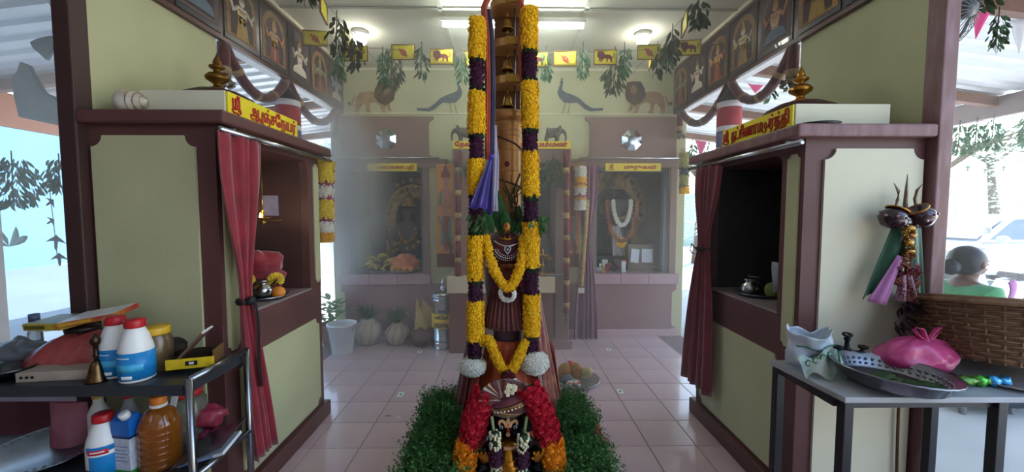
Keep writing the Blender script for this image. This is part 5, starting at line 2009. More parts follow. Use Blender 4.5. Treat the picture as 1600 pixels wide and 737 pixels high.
# white bucket
c = floorat(529, 556)
bu = thing('bucket', 'white plastic bucket in the haze by the left opening', 'bucket', (c.x, c.y + .1, 0))
T = Matrix.Translation((c.x, c.y + .1, 0))
q = MB(M('d2d2d4', .4, var=.06))
q.lathe([(.095, 0), (.1, .004), (.14, .3), (.15, .3), (.15, .315), (.133, .315), (.128, .29), (.092, .01), (0, .01)], 28, T)
q.build('body', bu)
q = MB(STEELD)
q.tube([(c.x + .15 * math.cos(a), c.y + .1 - .02 - .05 * math.sin(a), .30 - .10 * math.sin(a)) for a in [PI * k / 12 for k in range(13)]], .004, 6)
q.build('handle', bu)
# plants in pots at the mouth of the left opening
for px, py, lab in ((521, 512, 'leafy potted plant outside the left opening behind the bucket'),):
    c = Vector((-1.98, 4.35, 0))
    t = thing('potted_plant', lab, 'plant', c)
    q = MB(M('8a5a48', .8, var=.2))
    q.lathe([(.09, 0), (.13, .2), (.14, .2), (.14, .23), (.12, .23), (.11, .2), (0, .19)], 20, Matrix.Translation(c))
    q.build('pot', t)
    q = MB(leafmat('5a8a4a', '7aa862', .5))
    for k in range(60):
        f = R.uniform(0, 6.28)
        leaf(q, c + Vector((R.uniform(-.06, .06), R.uniform(-.06, .06), .22 + R.uniform(0, .28))), (math.cos(f), math.sin(f), R.uniform(0, .9)), (0, 0, 1), R.uniform(.1, .17), .06)
    q.build('leaves', t, kind='stuff')

# plate with coconuts, cut lime and flowers on the floor
c = floorat(902, 596)
pl_ = thing('offering_plate', 'round steel plate on the tiles right of the draped base', 'plate', (c.x, c.y, 0))
T = Matrix.Translation((c.x, c.y, 0))
q = MB(M('c4c6c8', .35, .85, var=.1))
q.lathe([(0, .004), (.13, .004), (.185, .03), (.195, .034), (.195, .03), (.135, 0), (0, 0)], 36, T)
q.build('plate', pl_)
cpos = [(-.10, .05, 'coconut', 'brown husk coconut at the left rim of the plate, half hidden'), (-.005, .06, 'coconut', 'tan coconut standing upright in the middle of the plate')]
for dx, dy, nm, lab in cpos:
    q = MB(M('a8793a', .9, second='7d5524', scale=30, stretch=(4, 4, .6), bump=.4, bscale=60))
    q.lathe([(.0, .012), (.04, .018), (.062, .05), (.064, .08), (.05, .115), (.022, .14), (0, .15)], 18, Matrix.Translation((c.x + dx, c.y + dy, 0)), flute=(3, .03))
    co = tag(q.build(nm), lab, 'coconut')
q = MB(M('b0a070', .6, var=.15, scale=30))
Tc = Matrix.Translation((c.x + .085, c.y + .03, .075)) @ Matrix.Rotation(-1.2, 4, 'X') @ Matrix.Rotation(.3, 4, 'Z')
q.lathe([(0, -.045), (.03, -.04), (.05, -.02), (.055, 0)], 20, Tc)
lim = q.build('cut_fruit')
tag(lim, 'halved yellow fruit with its cut face turned up beside the coconut', 'fruit')
q = MB(M('d8c890', .5, var=.1))
q.lathe([(.055, 0), (.046, .003), (0, .003)], 20, Tc)
q.build('cut_face', lim)
q = MB(M('b89a58', .5, var=.2))
for k in range(8):
    a0, a1 = 2 * PI * k / 8 + .06, 2 * PI * (k + 1) / 8 - .06
    q.add([Tc @ Vector((.006 * math.cos((a0 + a1) / 2), .006 * math.sin((a0 + a1) / 2), .0042)), Tc @ Vector((.042 * math.cos(a0), .042 * math.sin(a0), .0042)), Tc @ Vector((.042 * math.cos(a1), .042 * math.sin(a1), .0042))], [(0, 1, 2)])
q.build('segments', lim, kind='stuff')
q = MB(M('5a5a6a', .5, var=.3))
q.ball((c.x - .095, c.y - .04, .042), (.05, .045, .04), 14, 10, lump=.2)
tag(q.build('dark_ball'), 'dark grey rounded lump on the left of the plate', 'fruit')
q = MB(WHITEF)
q.use(WHITEF)
for k in range(40):
    q.use(WHITEF if k % 3 else M('e0705a', .7, var=.1))
    blossom(q, (c.x - .05 + R.uniform(-.055, .06), c.y - .09 + R.uniform(-.04, .03), .02 + R.uniform(0, .025)), (R.uniform(-.5, .5), R.uniform(-.6, .2), 1), .014, R, 5, 2)
tag(q.build('loose_flowers'), 'white and coral loose flowers at the front of the plate', 'flowers', kind='stuff')

# red tape and small green marks stuck on the tiles
tape = M('c8202c', .5, var=.1)
for (a, b_, lab) in (((655, 661), (641, 697), 'red tape strip on the tiles left of the seedlings'), ((930, 658), (946, 698), 'red tape strip on the tiles right of the seedlings'), ((891, 563), (893, 570), 'short red tape piece on the tiles behind the plate')):
    A, B = floorat(*a), floorat(*b_)
    d = (B - A).normalized()
    s_ = Vector((d.y, -d.x, 0)) * .022
    q = MB(tape)
    n = 6
    def tp(u, v): 
        p = A.lerp(B, v) + s_ * (u * 2 - 1)
        return (p.x, p.y, .0012)
    q.sheet(tp, 1, 4)
    tag(q.build('red_tape', solid=.001), lab, 'tape')
for px, py, lab in ((626, 616, 'small white and green sticker on the floor left of the seedlings'), (969, 611, 'small white and green sticker on the floor right of the plate'), (656, 549, 'small sticker on the floor before the yellow bag'), (951, 546, 'small sticker on the floor before the right back shrine')):
    p = floorat(px, py)
    t = thing('floor_sticker', lab, 'sticker', p)
    q = MB(M('d8e4d8', .5))
    q.box(p.x - .022, p.y - .04, .0006, p.x + .022, p.y + .04, .0016)
    q.build('backing', t)
    q = MB(M('2a8a5a', .5))
    q.box(p.x - .009, p.y - .018, .0016, p.x + .009, p.y + .018, .0022)
    q.build('green_mark', t)
for k, (px, py) in enumerate(((617, 651), (600, 650), (683, 618))):
    p = floorat(px, py)
    q = MB(M('cfcabc', .8) if k < 1 else LEAFG)
    leaf(q, (p.x, p.y, .003), (1, R.uniform(-.5, .5), 0), (0, 0, 1), .06, .012, .05)
    tag(q.build('fallen_leaf', solid=.001), ['pale fallen petal on the tiles left of the seedlings', 'green leaf scrap on the tiles near the left shrine', 'fallen green sprig on the tiles by the seedlings'][k], 'leaf')


# ================================================================== CURTAINS AND CONTENTS OF THE SIDE SHRINES
cu = thing('red_curtain', 'crimson curtain tied with a black ribbon at the opening of the left side shrine', 'curtain', (-1.28, 1.9, .25))
_, fn = tied_curtain('curtain_cloth', '', (-1.287, 1.895, 1.815), (-1.272, 1.865, 1.04), (-1.255, 1.955, .25), 0, CRIMSON, .33, .075, .20, .014, depth_dir=(0, 1, 0), folds=5, parent=cu)
q = MB(BLACK)
q.lathe([(.036, -.014), (.042, 0), (.036, .014)], 14, Matrix.Translation((-1.272, 1.865, 1.04)))
q.ball((-1.235, 1.85, 1.045), .02, 10, 8, lump=.4)
q.build('ribbon', cu)
q = MB(BLACK)
q.sheet(lambda u, v: (-1.232 + .006 * math.sin(v * 6), 1.86 + .02 * u + .03 * v, 1.03 - .42 * v), 3, 8)
q.build('ribbon_tail', cu, solid=.003)
cu = thing('dark_red_curtain', 'dark red curtain tied at the far end of the right side shrine', 'curtain', (1.28, 2.6, .27))
tied_curtain('curtain_cloth', '', (1.287, 2.58, 1.765), (1.275, 2.60, 1.22), (1.265, 2.64, .27), 0, M('741a2c', .7, second='5c1422', scale=10, sheen=.4, bump=.12, bscale=250), .30, .09, .36, .014, depth_dir=(0, 1, 0), folds=5, parent=cu)
q = MB(BLACK)
q.lathe([(.04, -.012), (.045, 0), (.04, .012)], 14, Matrix.Translation((1.275, 2.60, 1.22)))
q.tube([(1.24, 2.63, 1.22), (1.23, 2.66, 1.25), (1.23, 2.68, 1.2), (1.24, 2.65, 1.18)], .004, 6)
q.build('tie', cu)

ZSH = .955
def lota(name, label, p, s, mt=STEEL):
    q = MB(mt)
    q.lathe([(.03, 0), (.05, .012), (.058, .035), (.05, .06), (.03, .072), (.028, .08), (.045, .095), (.043, .097), (.024, .082), (0, .075)], 22, Matrix.Translation(p) @ Matrix.Scale(s, 4))
    return tag(q.build(name), label, 'pot')
def platel(name, label, p, r, mt=STEELD):
    q = MB(mt)
    q.lathe([(0, .004), (r * .7, .004), (r * .98, .022), (r, .022), (r * .72, 0), (0, 0)], 28, Matrix.Translation(p))
    return tag(q.build(name), label, 'plate')
c = P(416, 466, 2.32)
platel('steel_plate', 'steel plate on the shelf of the left side shrine', (c.x, 2.32, ZSH), .12)
lota('steel_pot', 'small round steel pot on the plate in the left side shrine', (c.x - .03, 2.34, ZSH + .006), 1.05)
q = MB(M('e08a2c', .5, second='c87420', scale=20, bump=.1, bscale=120))
o = P(435, 455, 2.30)
q.ball((o.x, 2.30, ZSH + .04), (.038, .038, .034), 16, 12)
oo = tag(q.build('orange_fruit'), 'orange lying on the plate in the left side shrine', 'fruit')
q = MB(GREENF)
q.ball((o.x, 2.30, ZSH + .075), .006, 6, 4)
q.build('stem', oo)
def chrys(name, label, c, r, mt, stem=True):
    t = thing(name, label, 'flower', c)
    q = MB(mt)
    rr = random.Random(3)
    for k in range(70):
        zf = 1 - 1.6 * (k + .5) / 70
        f = k * 2.39996
        d = Vector((math.sqrt(max(0, 1 - zf * zf)) * math.cos(f), -zf if False else math.sqrt(max(0, 1 - zf * zf)) * math.sin(f), zf))
        s_ = d.orthogonal().normalized() * r * .13
        cc = Vector(c)
        q.add([cc + d * r * .25, cc + d * r * .75 + s_, cc + d * r, cc + d * r * .75 - s_], [(0, 1, 2, 3)])
    q.build('petals', t, kind='stuff')
    q = MB(GREENF)
    q.ball(Vector(c) - Vector((0, 0, r * .35)), r * .3, 8, 6)
    q.build('calyx', t)
    return t
f = P(431, 437, 2.36)
chrys('yellow_chrysanthemum', 'yellow chrysanthemum above the orange in the left side shrine', (f.x, 2.36, f.z), .05, MARIP)
chrys('yellow_chrysanthemum', 'yellow chrysanthemum half behind the red curtain in the left side shrine', P(388, 437, 2.3), .04, MARIP)
q = MB(M('9a1a30', .6, second='7c1226', scale=10, sheen=.4))
c2 = P(400, 428, 2.48)
q.ball((c2.x, 2.50, ZSH + .12), (.16, .1, .13), 22, 14, lump=.5, seed=6)
tag(q.build('red_cloth'), 'crumpled red cloth bundle behind the pots in the left side shrine', 'cloth')
# hanging lamp with its flame, and the card on the far lining
h_ = P(411, 344, 2.42)
lp = thing('hanging_lamp', 'small brass hanging lamp with a lit flame inside the left side shrine', 'lamp', h_)
q = MB(BRASS)
q.tube([(h_.x, h_.y, 1.8), (h_.x, h_.y, h_.z + .02)], .002, 5)
q.build('chain', lp)
q = MB(BRASS)
q.lathe([(0, -.03), (.012, -.025), (.02, -.012), (.012, 0), (.03, .006), (.045, .016), (.043, .018), (.01, .01), (.006, .05), (.014, .055), (.004, .065), (0, .09)], 16, Matrix.Translation(h_))
q.build('bowl', lp)
q = MB(BRASS)
q.tube([h_ + Vector((-.1, 0, 0)), h_ + Vector((.11, 0, 0))], .0025, 5)
q.build('cross_bar', lp)
q = MB(M('ffb45a', .5, var=.02, emit=14.0))
fp = P(407, 337, 2.40)
q.lathe([(0, 0), (.007, .006), (.009, .014), (.005, .028), (0, .042)], 10, Matrix.Translation((fp.x, 2.40, fp.z - .02)))
q.build('flame', lp)
lt = bpy.data.lights.new('flame_glow', 'POINT')
lt.energy = .35
lt.color = (1, .62, .3)
lt.shadow_soft_size = .02
lo = bpy.data.objects.new('flame_glow', lt)
COL.objects.link(lo)
lo.location = (fp.x + .02, 2.36, fp.z + .03)
cc = P(423, 321, 2.625)
q = MB(M('8f94b4', .6, second='a4a8c4', scale=30))
q.box(cc.x - .047, 2.622, cc.z - .066, cc.x + .047, 2.632, cc.z + .066)
tag(q.build('wall_card'), 'pale blue grey card on the dark lining of the left side shrine', 'card')
# right niche
c = P(1182, 470, 2.36)
platel('steel_plate', 'steel plate on the shelf of the right side shrine', (c.x, 2.36, ZSH), .12)
lota('steel_pot', 'shiny steel pot at the front of the right side shrine shelf', (c.x - .03, 2.38, ZSH + .006), 1.0)
lota('steel_pot', 'second steel pot just behind the first in the right side shrine', (c.x + .05, 2.46, ZSH + .006), 1.05, STEELD)
q = MB(M('7a8438', .5, second='5e6a2a', scale=20))
o = P(1207, 466, 2.28)
q.ball((o.x, 2.28, ZSH + .048), (.044, .044, .048), 16, 12)
gf = tag(q.build('green_fruit'), 'green guava like fruit beside the steel pots in the right side shrine', 'fruit')
f = P(1224, 423, 2.16)
fl_ = chrys('wrapped_flower', 'yellow flower in a clear plastic cone in the right side shrine', (f.x, 2.16, f.z), .045, MARI)
q = MB(M('c4c4cc', .3, var=.1, trans=.5))
q.lathe([(.008, -.13), (.035, -.06), (.058, .0), (.064, .03)], 16, Matrix.Translation((f.x, 2.16, f.z)) @ Matrix.Rotation(.35, 4, 'Y'), flute=(7, .06))
q.build('plastic_cone', fl_, solid=.001)

# shell on the left cornice, dark dish on the right one
q = MB(M('d4cfc4', .35, second='b8a894', scale=14))
c = P(203, 160, 1.85)
prof = [(0, -.065), (.022, -.06), (.045, -.04), (.054, -.01), (.048, .02), (.034, .045), (.026, .056), (.022, .066), (.012, .078), (0, .09)]
q.lathe(prof, 20, Matrix.Translation((c.x, 1.85, 1.912 + .05)) @ Matrix.Rotation(PI / 2, 4, 'Y') @ Matrix.Rotation(.12, 4, 'X'), flute=(2, .05))
sh = tag(q.build('conch_shell'), 'pale conch shell lying on the cornice of the left side shrine', 'shell')
q = MB(M('a08c74', .4))
for k in range(3):
    r_, z = [(.05, .015), (.04, .038), (.026, .056)][k]
    q.tube([Matrix.Translation((c.x, 1.85, 1.962)) @ Matrix.Rotation(PI / 2, 4, 'Y') @ Vector((r_ * math.cos(a), r_ * math.sin(a), z + .012 * a / 6.28)) for a in [2 * PI * j / 16 for j in range(17)]], .0025, 5)
q.build('spiral_ridge', sh, kind='stuff')
c = P(1290, 190, 1.83)
q = MB(M('2a2a2c', .5, var=.3))
q.lathe([(0, .004), (.06, .004), (.1, .018), (.105, .018), (.07, 0), (0, 0)], 24, Matrix.Translation((c.x, 1.90, 1.860)))
tag(q.build('black_dish'), 'shallow black dish on the cornice corner of the right side shrine', 'dish')

# ================================================================== THE LEFT TABLE
ZT = .824
TX = -1.2
tb = thing('steel_shelf', 'two tier shelf with dark boards and steel tube frame on the left', 'shelf', (-1.7, 1.6, 0))
TUBE = M('8c8f94', .25, 1.0, var=.15, scale=10)
DKB = M('2e3338', .35, second='262a2e', scale=6)
q = MB(DKB)
q.box(TX - .02, 1.43, ZT - .042, -2.35, 1.75, ZT)
q.build('top_board', tb, bevel=.004)
q = MB(DKB)
q.box(TX - .02, 1.43, .435, -2.35, 1.75, .46)
q.build('lower_board', tb, bevel=.004)
for x, y in ((TX, 1.43), (TX, 1.75), (-2.36, 1.43), (-2.36, 1.75)):
    q = MB(TUBE)
    q.tube([(x, y, 0), (x, y, ZT + .025)], .0135, 12)
    lg = q.build('leg', tb)
    q = MB(BLACK)
    q.lathe([(.016, 0), (.016, .03), (.0135, .03)], 12, Matrix.Translation((x, y, 0)))
    q.build('rubber_foot', lg)
for x in (TX, -2.36):
    for z in (ZT + .02, .47):
        q = MB(TUBE)
        q.tube([(x, 1.43, z), (x, 1.75, z)], .0125, 12)
        q.build('rail', tb)


def milk(name, label, p, s=1.0, blue=True, group=None):
    t = thing(name, label, 'bottle', p, group=None)
    T = Matrix.Translation(p) @ Matrix.Scale(s, 4)
    q = MB(M('e2e2e0', .35, var=.03))
    q.lathe([(.046, 0), (.053, .006), (.053, .105), (.05, .13), (.038, .172), (.028, .195), (.026, .205), (0, .205)], 28, T)
    bd = q.build('body', t)
    q = MB(M('b31c24', .4, var=.1))
    q.lathe([(.03, .198), (.031, .202), (.031, .224), (.028, .228), (0, .228)], 24, T, flute=(24, .015))
    q.build('cap', t)
    if blue:
        q = MB(M('1a86c8', .4, second='1672b4', scale=8))
        q.lathe([(.0534, .012), (.0537, .012), (.0537, .112), (.0534, .112)], 36, T)
        lb = q.build('label_band', t)
        q = MB(M('4fb4dc', .4, second='3aa2d0', scale=60))
        q.lathe([(.0540, .045), (.0542, .045), (.0542, .072), (.0540, .072)], 36, T, a0=-2.6, a1=-.5)
        q.use(M('e4e8ec', .4, var=.02)).lathe([(.0540, .018), (.0543, .018), (.0543, .03), (.0540, .03)], 10, T, a0=-1.75, a1=-1.1)
        q.use(M('bcd8e8', .4, var=.02)).lathe([(.0540, .092), (.0543, .092), (.0543, .097), (.0540, .097)], 10, T, a0=-2.3, a1=-1.2)
        q.build('label_print', lb, kind='stuff')
    else:
        q = MB(M('1a86c8', .4, second='1672b4', scale=8))
        q.lathe([(.0532, .004), (.0537, .004), (.0537, .075), (.0532, .085)], 20, T, a0=-1.7, a1=.3)
        q.lathe([(.0532, .10), (.0538, .10), (.0534, .118), (.0532, .12)], 20, T, a0=-1.9, a1=.0)
        lb = q.build('label_patch', t, kind='stuff')
        q = MB(M('c42436', .4))
        q.lathe([(.0542, .092), (.0545, .092), (.0542, .110), (.0538, .110)], 16, T, a0=-1.75, a1=-.6)
        q.use(M('ece8e8', .4)).lathe([(.0547, .099), (.0549, .099), (.0547, .104), (.0545, .104)], 12, T, a0=-1.6, a1=-.8)
        q.build('red_badge', lb)
        q = MB(BLACK)
        for a in (-2.0, -1.85, -1.72):
            q.ball((p[0] + .0535 * s * math.cos(a), p[1] + .0535 * s * math.sin(a), p[2] + .03 * s), .006, 6, 4)
        q.build('cow_spots', lb, kind='stuff')
    return t


def at(px, Y, z): 
    p = P(px, 600, Y)
    return (p.x, Y, z)
milk('milk_bottle', 'white bottle with blue label and red cap, left one of the pair on the shelf', at(186, 1.53, ZT), 1.02)
milk('milk_bottle', 'white bottle with blue label and red cap, front one beside the yellow lidded jar', at(216, 1.49, ZT), 1.02)
milk('milk_bottle', 'white bottle with red badge on the lower board before the blue carton', at(158, 1.49, .46), 1.02, blue=False)
# jar with yellow lid
p = at(247, 1.59, ZT)
jr = thing('plastic_jar', 'brown plastic jar with a yellow screw lid behind the two white bottles', 'jar', p)
T = Matrix.Translation(p)
q = MB(M('6e5a40', .3, second='5a4830', scale=20, coat=.3))
q.lathe([(.05, 0), (.055, .006), (.055, .12), (.047, .14), (.045, .15), (0, .15)], 26, T)
q.build('body', jr)
q = MB(M('d0a224', .4, var=.1))
q.lathe([(.049, .146), (.05, .15), (.05, .172), (.047, .176), (0, .176)], 26, T, flute=(30, .012))
q.build('lid', jr)
# brass hand bell
p = at(153, 1.475, ZT)
be = thing('hand_bell', 'dark brass hand bell with ornate handle on the shelf left of the bottles', 'bell', p)
T = Matrix.Translation(p)
DBR = M('7a6040', .3, 1.0, second='4a3826', scale=20)
q = MB(DBR)
q.lathe([(.036, 0), (.034, .006), (.026, .03), (.02, .06), (.014, .075), (.008, .08), (0, .08)], 22, T)
q.build('bell_cup', be)
q = MB(M('4e3e2c', .35, .9, var=.3))
q.lathe([(.008, .078), (.006, .09), (.011, .1), (.007, .108), (.007, .135), (.014, .145), (.016, .16), (.009, .17), (.004, .18), (0, .182)], 14, T)
q.build('handle', be)
# red plastic bag lying on the shelf
c = P(108, 560, 1.62)
bg_ = thing('red_plastic_bag', 'translucent red plastic bag slumped on the shelf left of the hand bell', 'bag', (c.x, 1.6, ZT))
RPL = M('d46c6a', .25, second='b84848', scale=7, trans=.4, bump=.5, bscale=14)
q = MB(RPL)
def rbag(u, v):
    a = PI * v
    t = u * 2 - 1
    prof_ = (1 - abs(t) ** 2.6)
    hh = .07 + .11 * max(0, (t + .9) / 1.9) ** 1.0
    n_ = noise.noise(Vector((u * 7, v * 5, 1.3))) * .02
    return (c.x + .175 * t + .01 * math.sin(v * 9), 1.62 - .085 * prof_ ** .5 * math.cos(a) + n_, ZT + .012 + (hh * prof_ ** .6 + n_) * math.sin(a))
q.sheet(rbag, 40, 18)
q.build('bag_body', bg_)
q = MB(M('6e2a30', .5, second='4a2024', scale=14))
q.ball((c.x - .01, 1.62, ZT + .05), (.12, .06, .045), 16, 10, lump=.4)
q.build('contents', bg_)
# thin white box, bowl, little bottle
A = P(40, 600, 1.49)
q = MB(M('a89a8c', .6, second='94867a', scale=10))
q.box(0, 0, 0, .26, .10, .036, Matrix.Translation((A.x, 1.46, ZT)) @ Matrix.Rotation(.12, 4, 'Z'))
wb = tag(q.build('flat_box', bevel=.002), 'flat greyish card box with three dark dots lying on the shelf edge', 'box')
q = MB(BLACK)
for k in range(3): q.lathe([(0, .001), (.006, .001), (.006, 0)], 8, Matrix.Translation((A.x, 1.46, ZT)) @ Matrix.Rotation(.12, 4, 'Z') @ face_T((.02 + .018 * k, -.0005, .018), (1, 0, 0), (0, 0, 1)))
q.build('dots', wb, kind='stuff')
p = at(14, 1.50, ZT)
q = MB(M('5a5c60', .25, 1.0, var=.3))
q.lathe([(.04, 0), (.07, .012), (.08, .04), (.084, .046), (.08, .046), (.066, .014), (0, .008)], 26, Matrix.Translation(p))
tag(q.build('steel_bowl'), 'steel bowl at the left end of the upper board', 'bowl')
p = at(36, 1.66, ZT)
q = MB(M('6a6e74', .4, var=.3))
q.ball((p[0], p[1], ZT + .05), (.09, .06, .05), 16, 10, lump=.5, seed=9)
tag(q.build('grey_bag'), 'grey crumpled bag behind the steel bowl', 'bag')
p = at(61, 1.70, ZT)
lb_ = thing('small_bottle', 'little clear bottle with a blue grey cap behind the red plastic bag', 'bottle', p)
T = Matrix.Translation(p)
q = MB(M('b8c0c4', .15, var=.05, trans=.7))
q.lathe([(.02, 0), (.024, .01), (.024, .12), (.016, .14), (.014, .165), (0, .165)], 18, T)
q.build('body', lb_)
q = MB(M('4a5470', .4))
q.lathe([(.018, .165), (.018, .2), (0, .202)], 18, T)
q.build('cap', lb_)
# pedestal lamp carrying two incense boxes
p = at(134, 1.68, ZT)
pd = thing('pedestal_lamp', 'dark metal pedestal lamp behind the red plastic bag carrying two flat boxes', 'lamp', p)
T = Matrix.Translation(p)
DIR = M('33282a', .35, .6, second='4a3a38', scale=10)
for nm, pr in (('foot', [(.06, 0), (.062, .01), (.03, .03), (.02, .05)]), ('stem', [(.018, .05), (.014, .07), (.024, .08), (.016, .095)]), ('bowl', [(.016, .09), (.03, .1), (.052, .125), (.056, .148), (.05, .156), (0, .15)])):
    q = MB(DIR)
    q.lathe(pr, 20, T)
    q.build(nm, pd)
def carton(name, label, T, sx, sy, sz, top, side, extra=None):
    t = thing(name, label, 'box', T.translation)
    q = MB(side)
    q.box(-sx / 2, -sy / 2, 0, sx / 2, sy / 2, sz, T)
    q.build('card_sleeve', t, bevel=.0015)
    q = MB(top)
    q.box(-sx / 2 * .96, -sy / 2 * .94, sz, sx / 2 * .96, sy / 2 * .94, sz + .0012, T)
    q.build('printed_top', t)
    q = MB(extra or RED)
    q.box(-sx / 2 * .9, -sy / 2 - .001, sz * .25, sx / 2 * .2, -sy / 2, sz * .75, T)
    q.build('printed_stripe', t)
    return t
YB = M('cbb22c', .5, second='a8922a', scale=30)
carton('incense_box', 'flat yellow incense box lying tilted on the pedestal lamp', Matrix.Translation((p[0] - .06, 1.66, ZT + .162)) @ Matrix.Rotation(-.08, 4, 'Y') @ Matrix.Rotation(.08, 4, 'X') @ Matrix.Rotation(-.2, 4, 'Z'), .20, .13, .028, M('8a8a6a', .4, second='6a6a54', scale=14), YB, M('5a5a22', .5))
carton('incense_box', 'flat red and white incense box resting on the yellow box', Matrix.Translation((p[0] + .10, 1.66, ZT + .195)) @ Matrix.Rotation(-.14, 4, 'Y') @ Matrix.Rotation(.12, 4, 'X') @ Matrix.Rotation(.2, 4, 'Z'), .20, .15, .020, M('d8d4d0', .4, var=.06), M('a8282a', .5, second='c0902c', scale=20, amount=.6), M('c8a22c', .5))
# open yellow carton with a red edged booklet
p = at(305, 1.60, ZT)
oc_ = thing('open_carton', 'open yellow and black carton with red edged lid at the right shelf end', 'box', p)
T = Matrix.Translation((p[0] + .015, 1.60, ZT + .018)) @ Matrix.Rotation(.3, 4, 'Z')
for nm, mt, b6 in (('front_side', M('d8b81c', .5, second='c0a018', scale=30), (-.085, -.055, 0, .075, -.05, .04)), ('back_side', M('3a2a1c', .6), (-.085, .05, 0, .075, .055, .05)), ('end_side', M('6a4a24', .6, var=.3), (.07, -.05, 0, .075, .05, .065)), ('end_side', M('2c2420', .6), (-.085, -.05, 0, -.08, .05, .03)), ('bottom_side', M('1c1816', .7), (-.085, -.05, 0, .075, .05, .004))):
    q = MB(mt)
    q.box(*b6, T)
    q.build(nm, oc_)
q = MB(BLACK)
q.box(-.02, -.0562, .012, .02, -.055, .03, T)
q.use(M('c8c8c8', .5)).box(-.008, -.0566, .016, .008, -.0562, .026, T)
q.build('printed_mark', oc_)
T2 = T @ Matrix.Translation((-.05, 0, .03)) @ Matrix.Rotation(-.85, 4, 'Y')
q = MB(M('6a5040', .5, second='54402f', scale=20))
q.box(0, -.045, 0, .13, .045, .008, T2)
ld = q.build('lid', oc_)
q = MB(M('b82a2c', .5))
q.box(.13, -.045, 0, .134, .045, .01, T2)
q.use(M('d8d8d8', .5)).box(.134, -.045, 0, .142, .045, .008, T2)
q.build('lid_edge', ld)
p = at(274, 1.68, ZT)
q = MB(M('2a1c1c', .6, var=.3))
q.ball((p[0], 1.68, ZT + .05), (.045, .05, .05), 12, 8, lump=.4)
tag(q.build('dark_pouch'), 'dark little pouch between the jar and the open carton', 'pouch')

# lower board: carton of milk, oil jug, bottles, bags, tray
p = at(197, 1.50, .46)
mc = thing('milk_carton', 'blue, white and green drink carton on the lower board', 'carton', p)
T = Matrix.Translation(p) @ Matrix.Rotation(-.15, 4, 'Z')
q = MB(M('c6ccd6', .4, second='aab4c4', scale=60))
q.box(-.04, -.03, 0, .04, .03, .145, T)
q.build('body', mc, bevel=.002)
for nm, mt, z0, z1, o in (('green_foot', M('3a8a3c', .4), 0, .016, .0008), ('blue_band', M('1470c4', .4, second='0f5cae', scale=8), .15, .205, .0005), ('dark_stripe', M('14285a', .4), .14, .15, .0009)):
    q = MB(mt)
    q.box(-.04 - o, -.03 - o, z0, .04 + o, .03 + o, z1, T)
    q.build(nm, mc)
q = MB(M('1470c4', .4, second='0f5cae', scale=8))
q.add([T @ Vector(v) for v in ((-.04, -.03, .205), (.04, -.03, .205), (.04, .03, .205), (-.04, .03, .205), (-.04, 0, .232), (.04, 0, .232))], [(0, 1, 5, 4), (2, 3, 4, 5), (1, 2, 5), (3, 0, 4)])
q.build('gable', mc)
q = MB(WHITE)
q.lathe([(.017, 0), (.017, .022), (.015, .024), (0, .024)], 18, T @ Matrix.Translation((.012, -.015, .218)) @ Matrix.Rotation(.5, 4, 'X'))
q.build('screw_cap', mc)
q = MB(M('7a8aa8', .5))
for k in range(5): q.box(-.03, -.0305, .05 + .014 * k, .03 - .008 * (k % 2), -.03, .054 + .014 * k, T)
q.build('text_lines', mc, kind='stuff')
p = at(246, 1.53, .46)
jg = thing('oil_jug', 'ribbed clear jug of amber oil with an orange cap on the lower board', 'jug', p)
T = Matrix.Translation(p)
q = MB(M('c87c30', .1, second='b0641e', scale=5, trans=.65, coat=.3))
pr = [(.06, 0), (.068, .008)]
for k in range(6): pr += [(.068, .02 + .025 * k), (.064, .03 + .025 * k), (.068, .04 + .025 * k)]
pr += [(.064, .18), (.05, .215), (.03, .235), (.022, .245), (.022, .255), (0, .255)]
q.lathe(pr, 32, T)
q.build('body', jg)
q = MB(M('d87a24', .4, var=.08))
q.lathe([(.025, .25), (.026, .254), (.026, .276), (.023, .28), (0, .28)], 22, T, flute=(22, .015))
q.build('cap', jg)
q = MB(WHITE)
q.box(-.012, -.072, .17, .014, -.07, .25, T @ Matrix.Rotation(-.35, 4, 'X') @ Matrix.Translation((0, .06, .02)))
q.lathe([(.027, .238), (.028, .238), (.028, .25), (.027, .25)], 22, T)
q.build('hanging_tag', jg, kind='stuff')
for px, Y, hx, cap, lab in ((200, 1.64, 'c8ccd0', 'c02428', 'clear bottle with a red cap behind the blue carton'), (152, 1.64, 'd4d0c8', 'c89a3c', 'pale bottle with an amber cap behind the white bottle on the lower board')):
    p = at(px, Y, .46)
    t = thing('tall_bottle', lab, 'bottle', p)
    T = Matrix.Translation(p)
    q = MB(M(hx, .2, var=.05, trans=.5 if px > 160 else 0))
    q.lathe([(.034, 0), (.036, .01), (.036, .16), (.018, .2), (.016, .225), (0, .225)], 20, T)
    q.build('body', t)
    q = MB(M(cap, .4, var=.1))
    q.lathe([(.019, .222), (.02, .226), (.02, .248), (0, .25)], 18, T)
    q.build('cap', t)
p = at(104, 1.66, .46)
bg_ = thing('pink_pouch', 'clear pink plastic pouch with red powder standing on the lower board', 'pouch', p)
q = MB(M('d893a2', .2, second='c47484', scale=8, trans=.5, bump=.4, bscale=14))
q.sheet(lambda u, v: (p[0] + .078 * math.cos(2 * PI * u) * (1 + .1 * math.sin(3 * 2 * PI * u)), 1.66 + .045 * math.sin(2 * PI * u) * (1 - .8 * v * v), .462 + .19 * v), 28, 10)
q.build('pouch_film', bg_)
q = MB(M('6e1420', .8, var=.3))
q.ball((p[0], 1.66, .505), (.07, .036, .042), 16, 10, lump=.2)
q.build('red_powder', bg_)
p = at(58, 1.55, .46)
tr_ = thing('steel_tray', 'wide beaten steel tray on the lower board at the left', 'tray', p)
q = MB(STEELD)
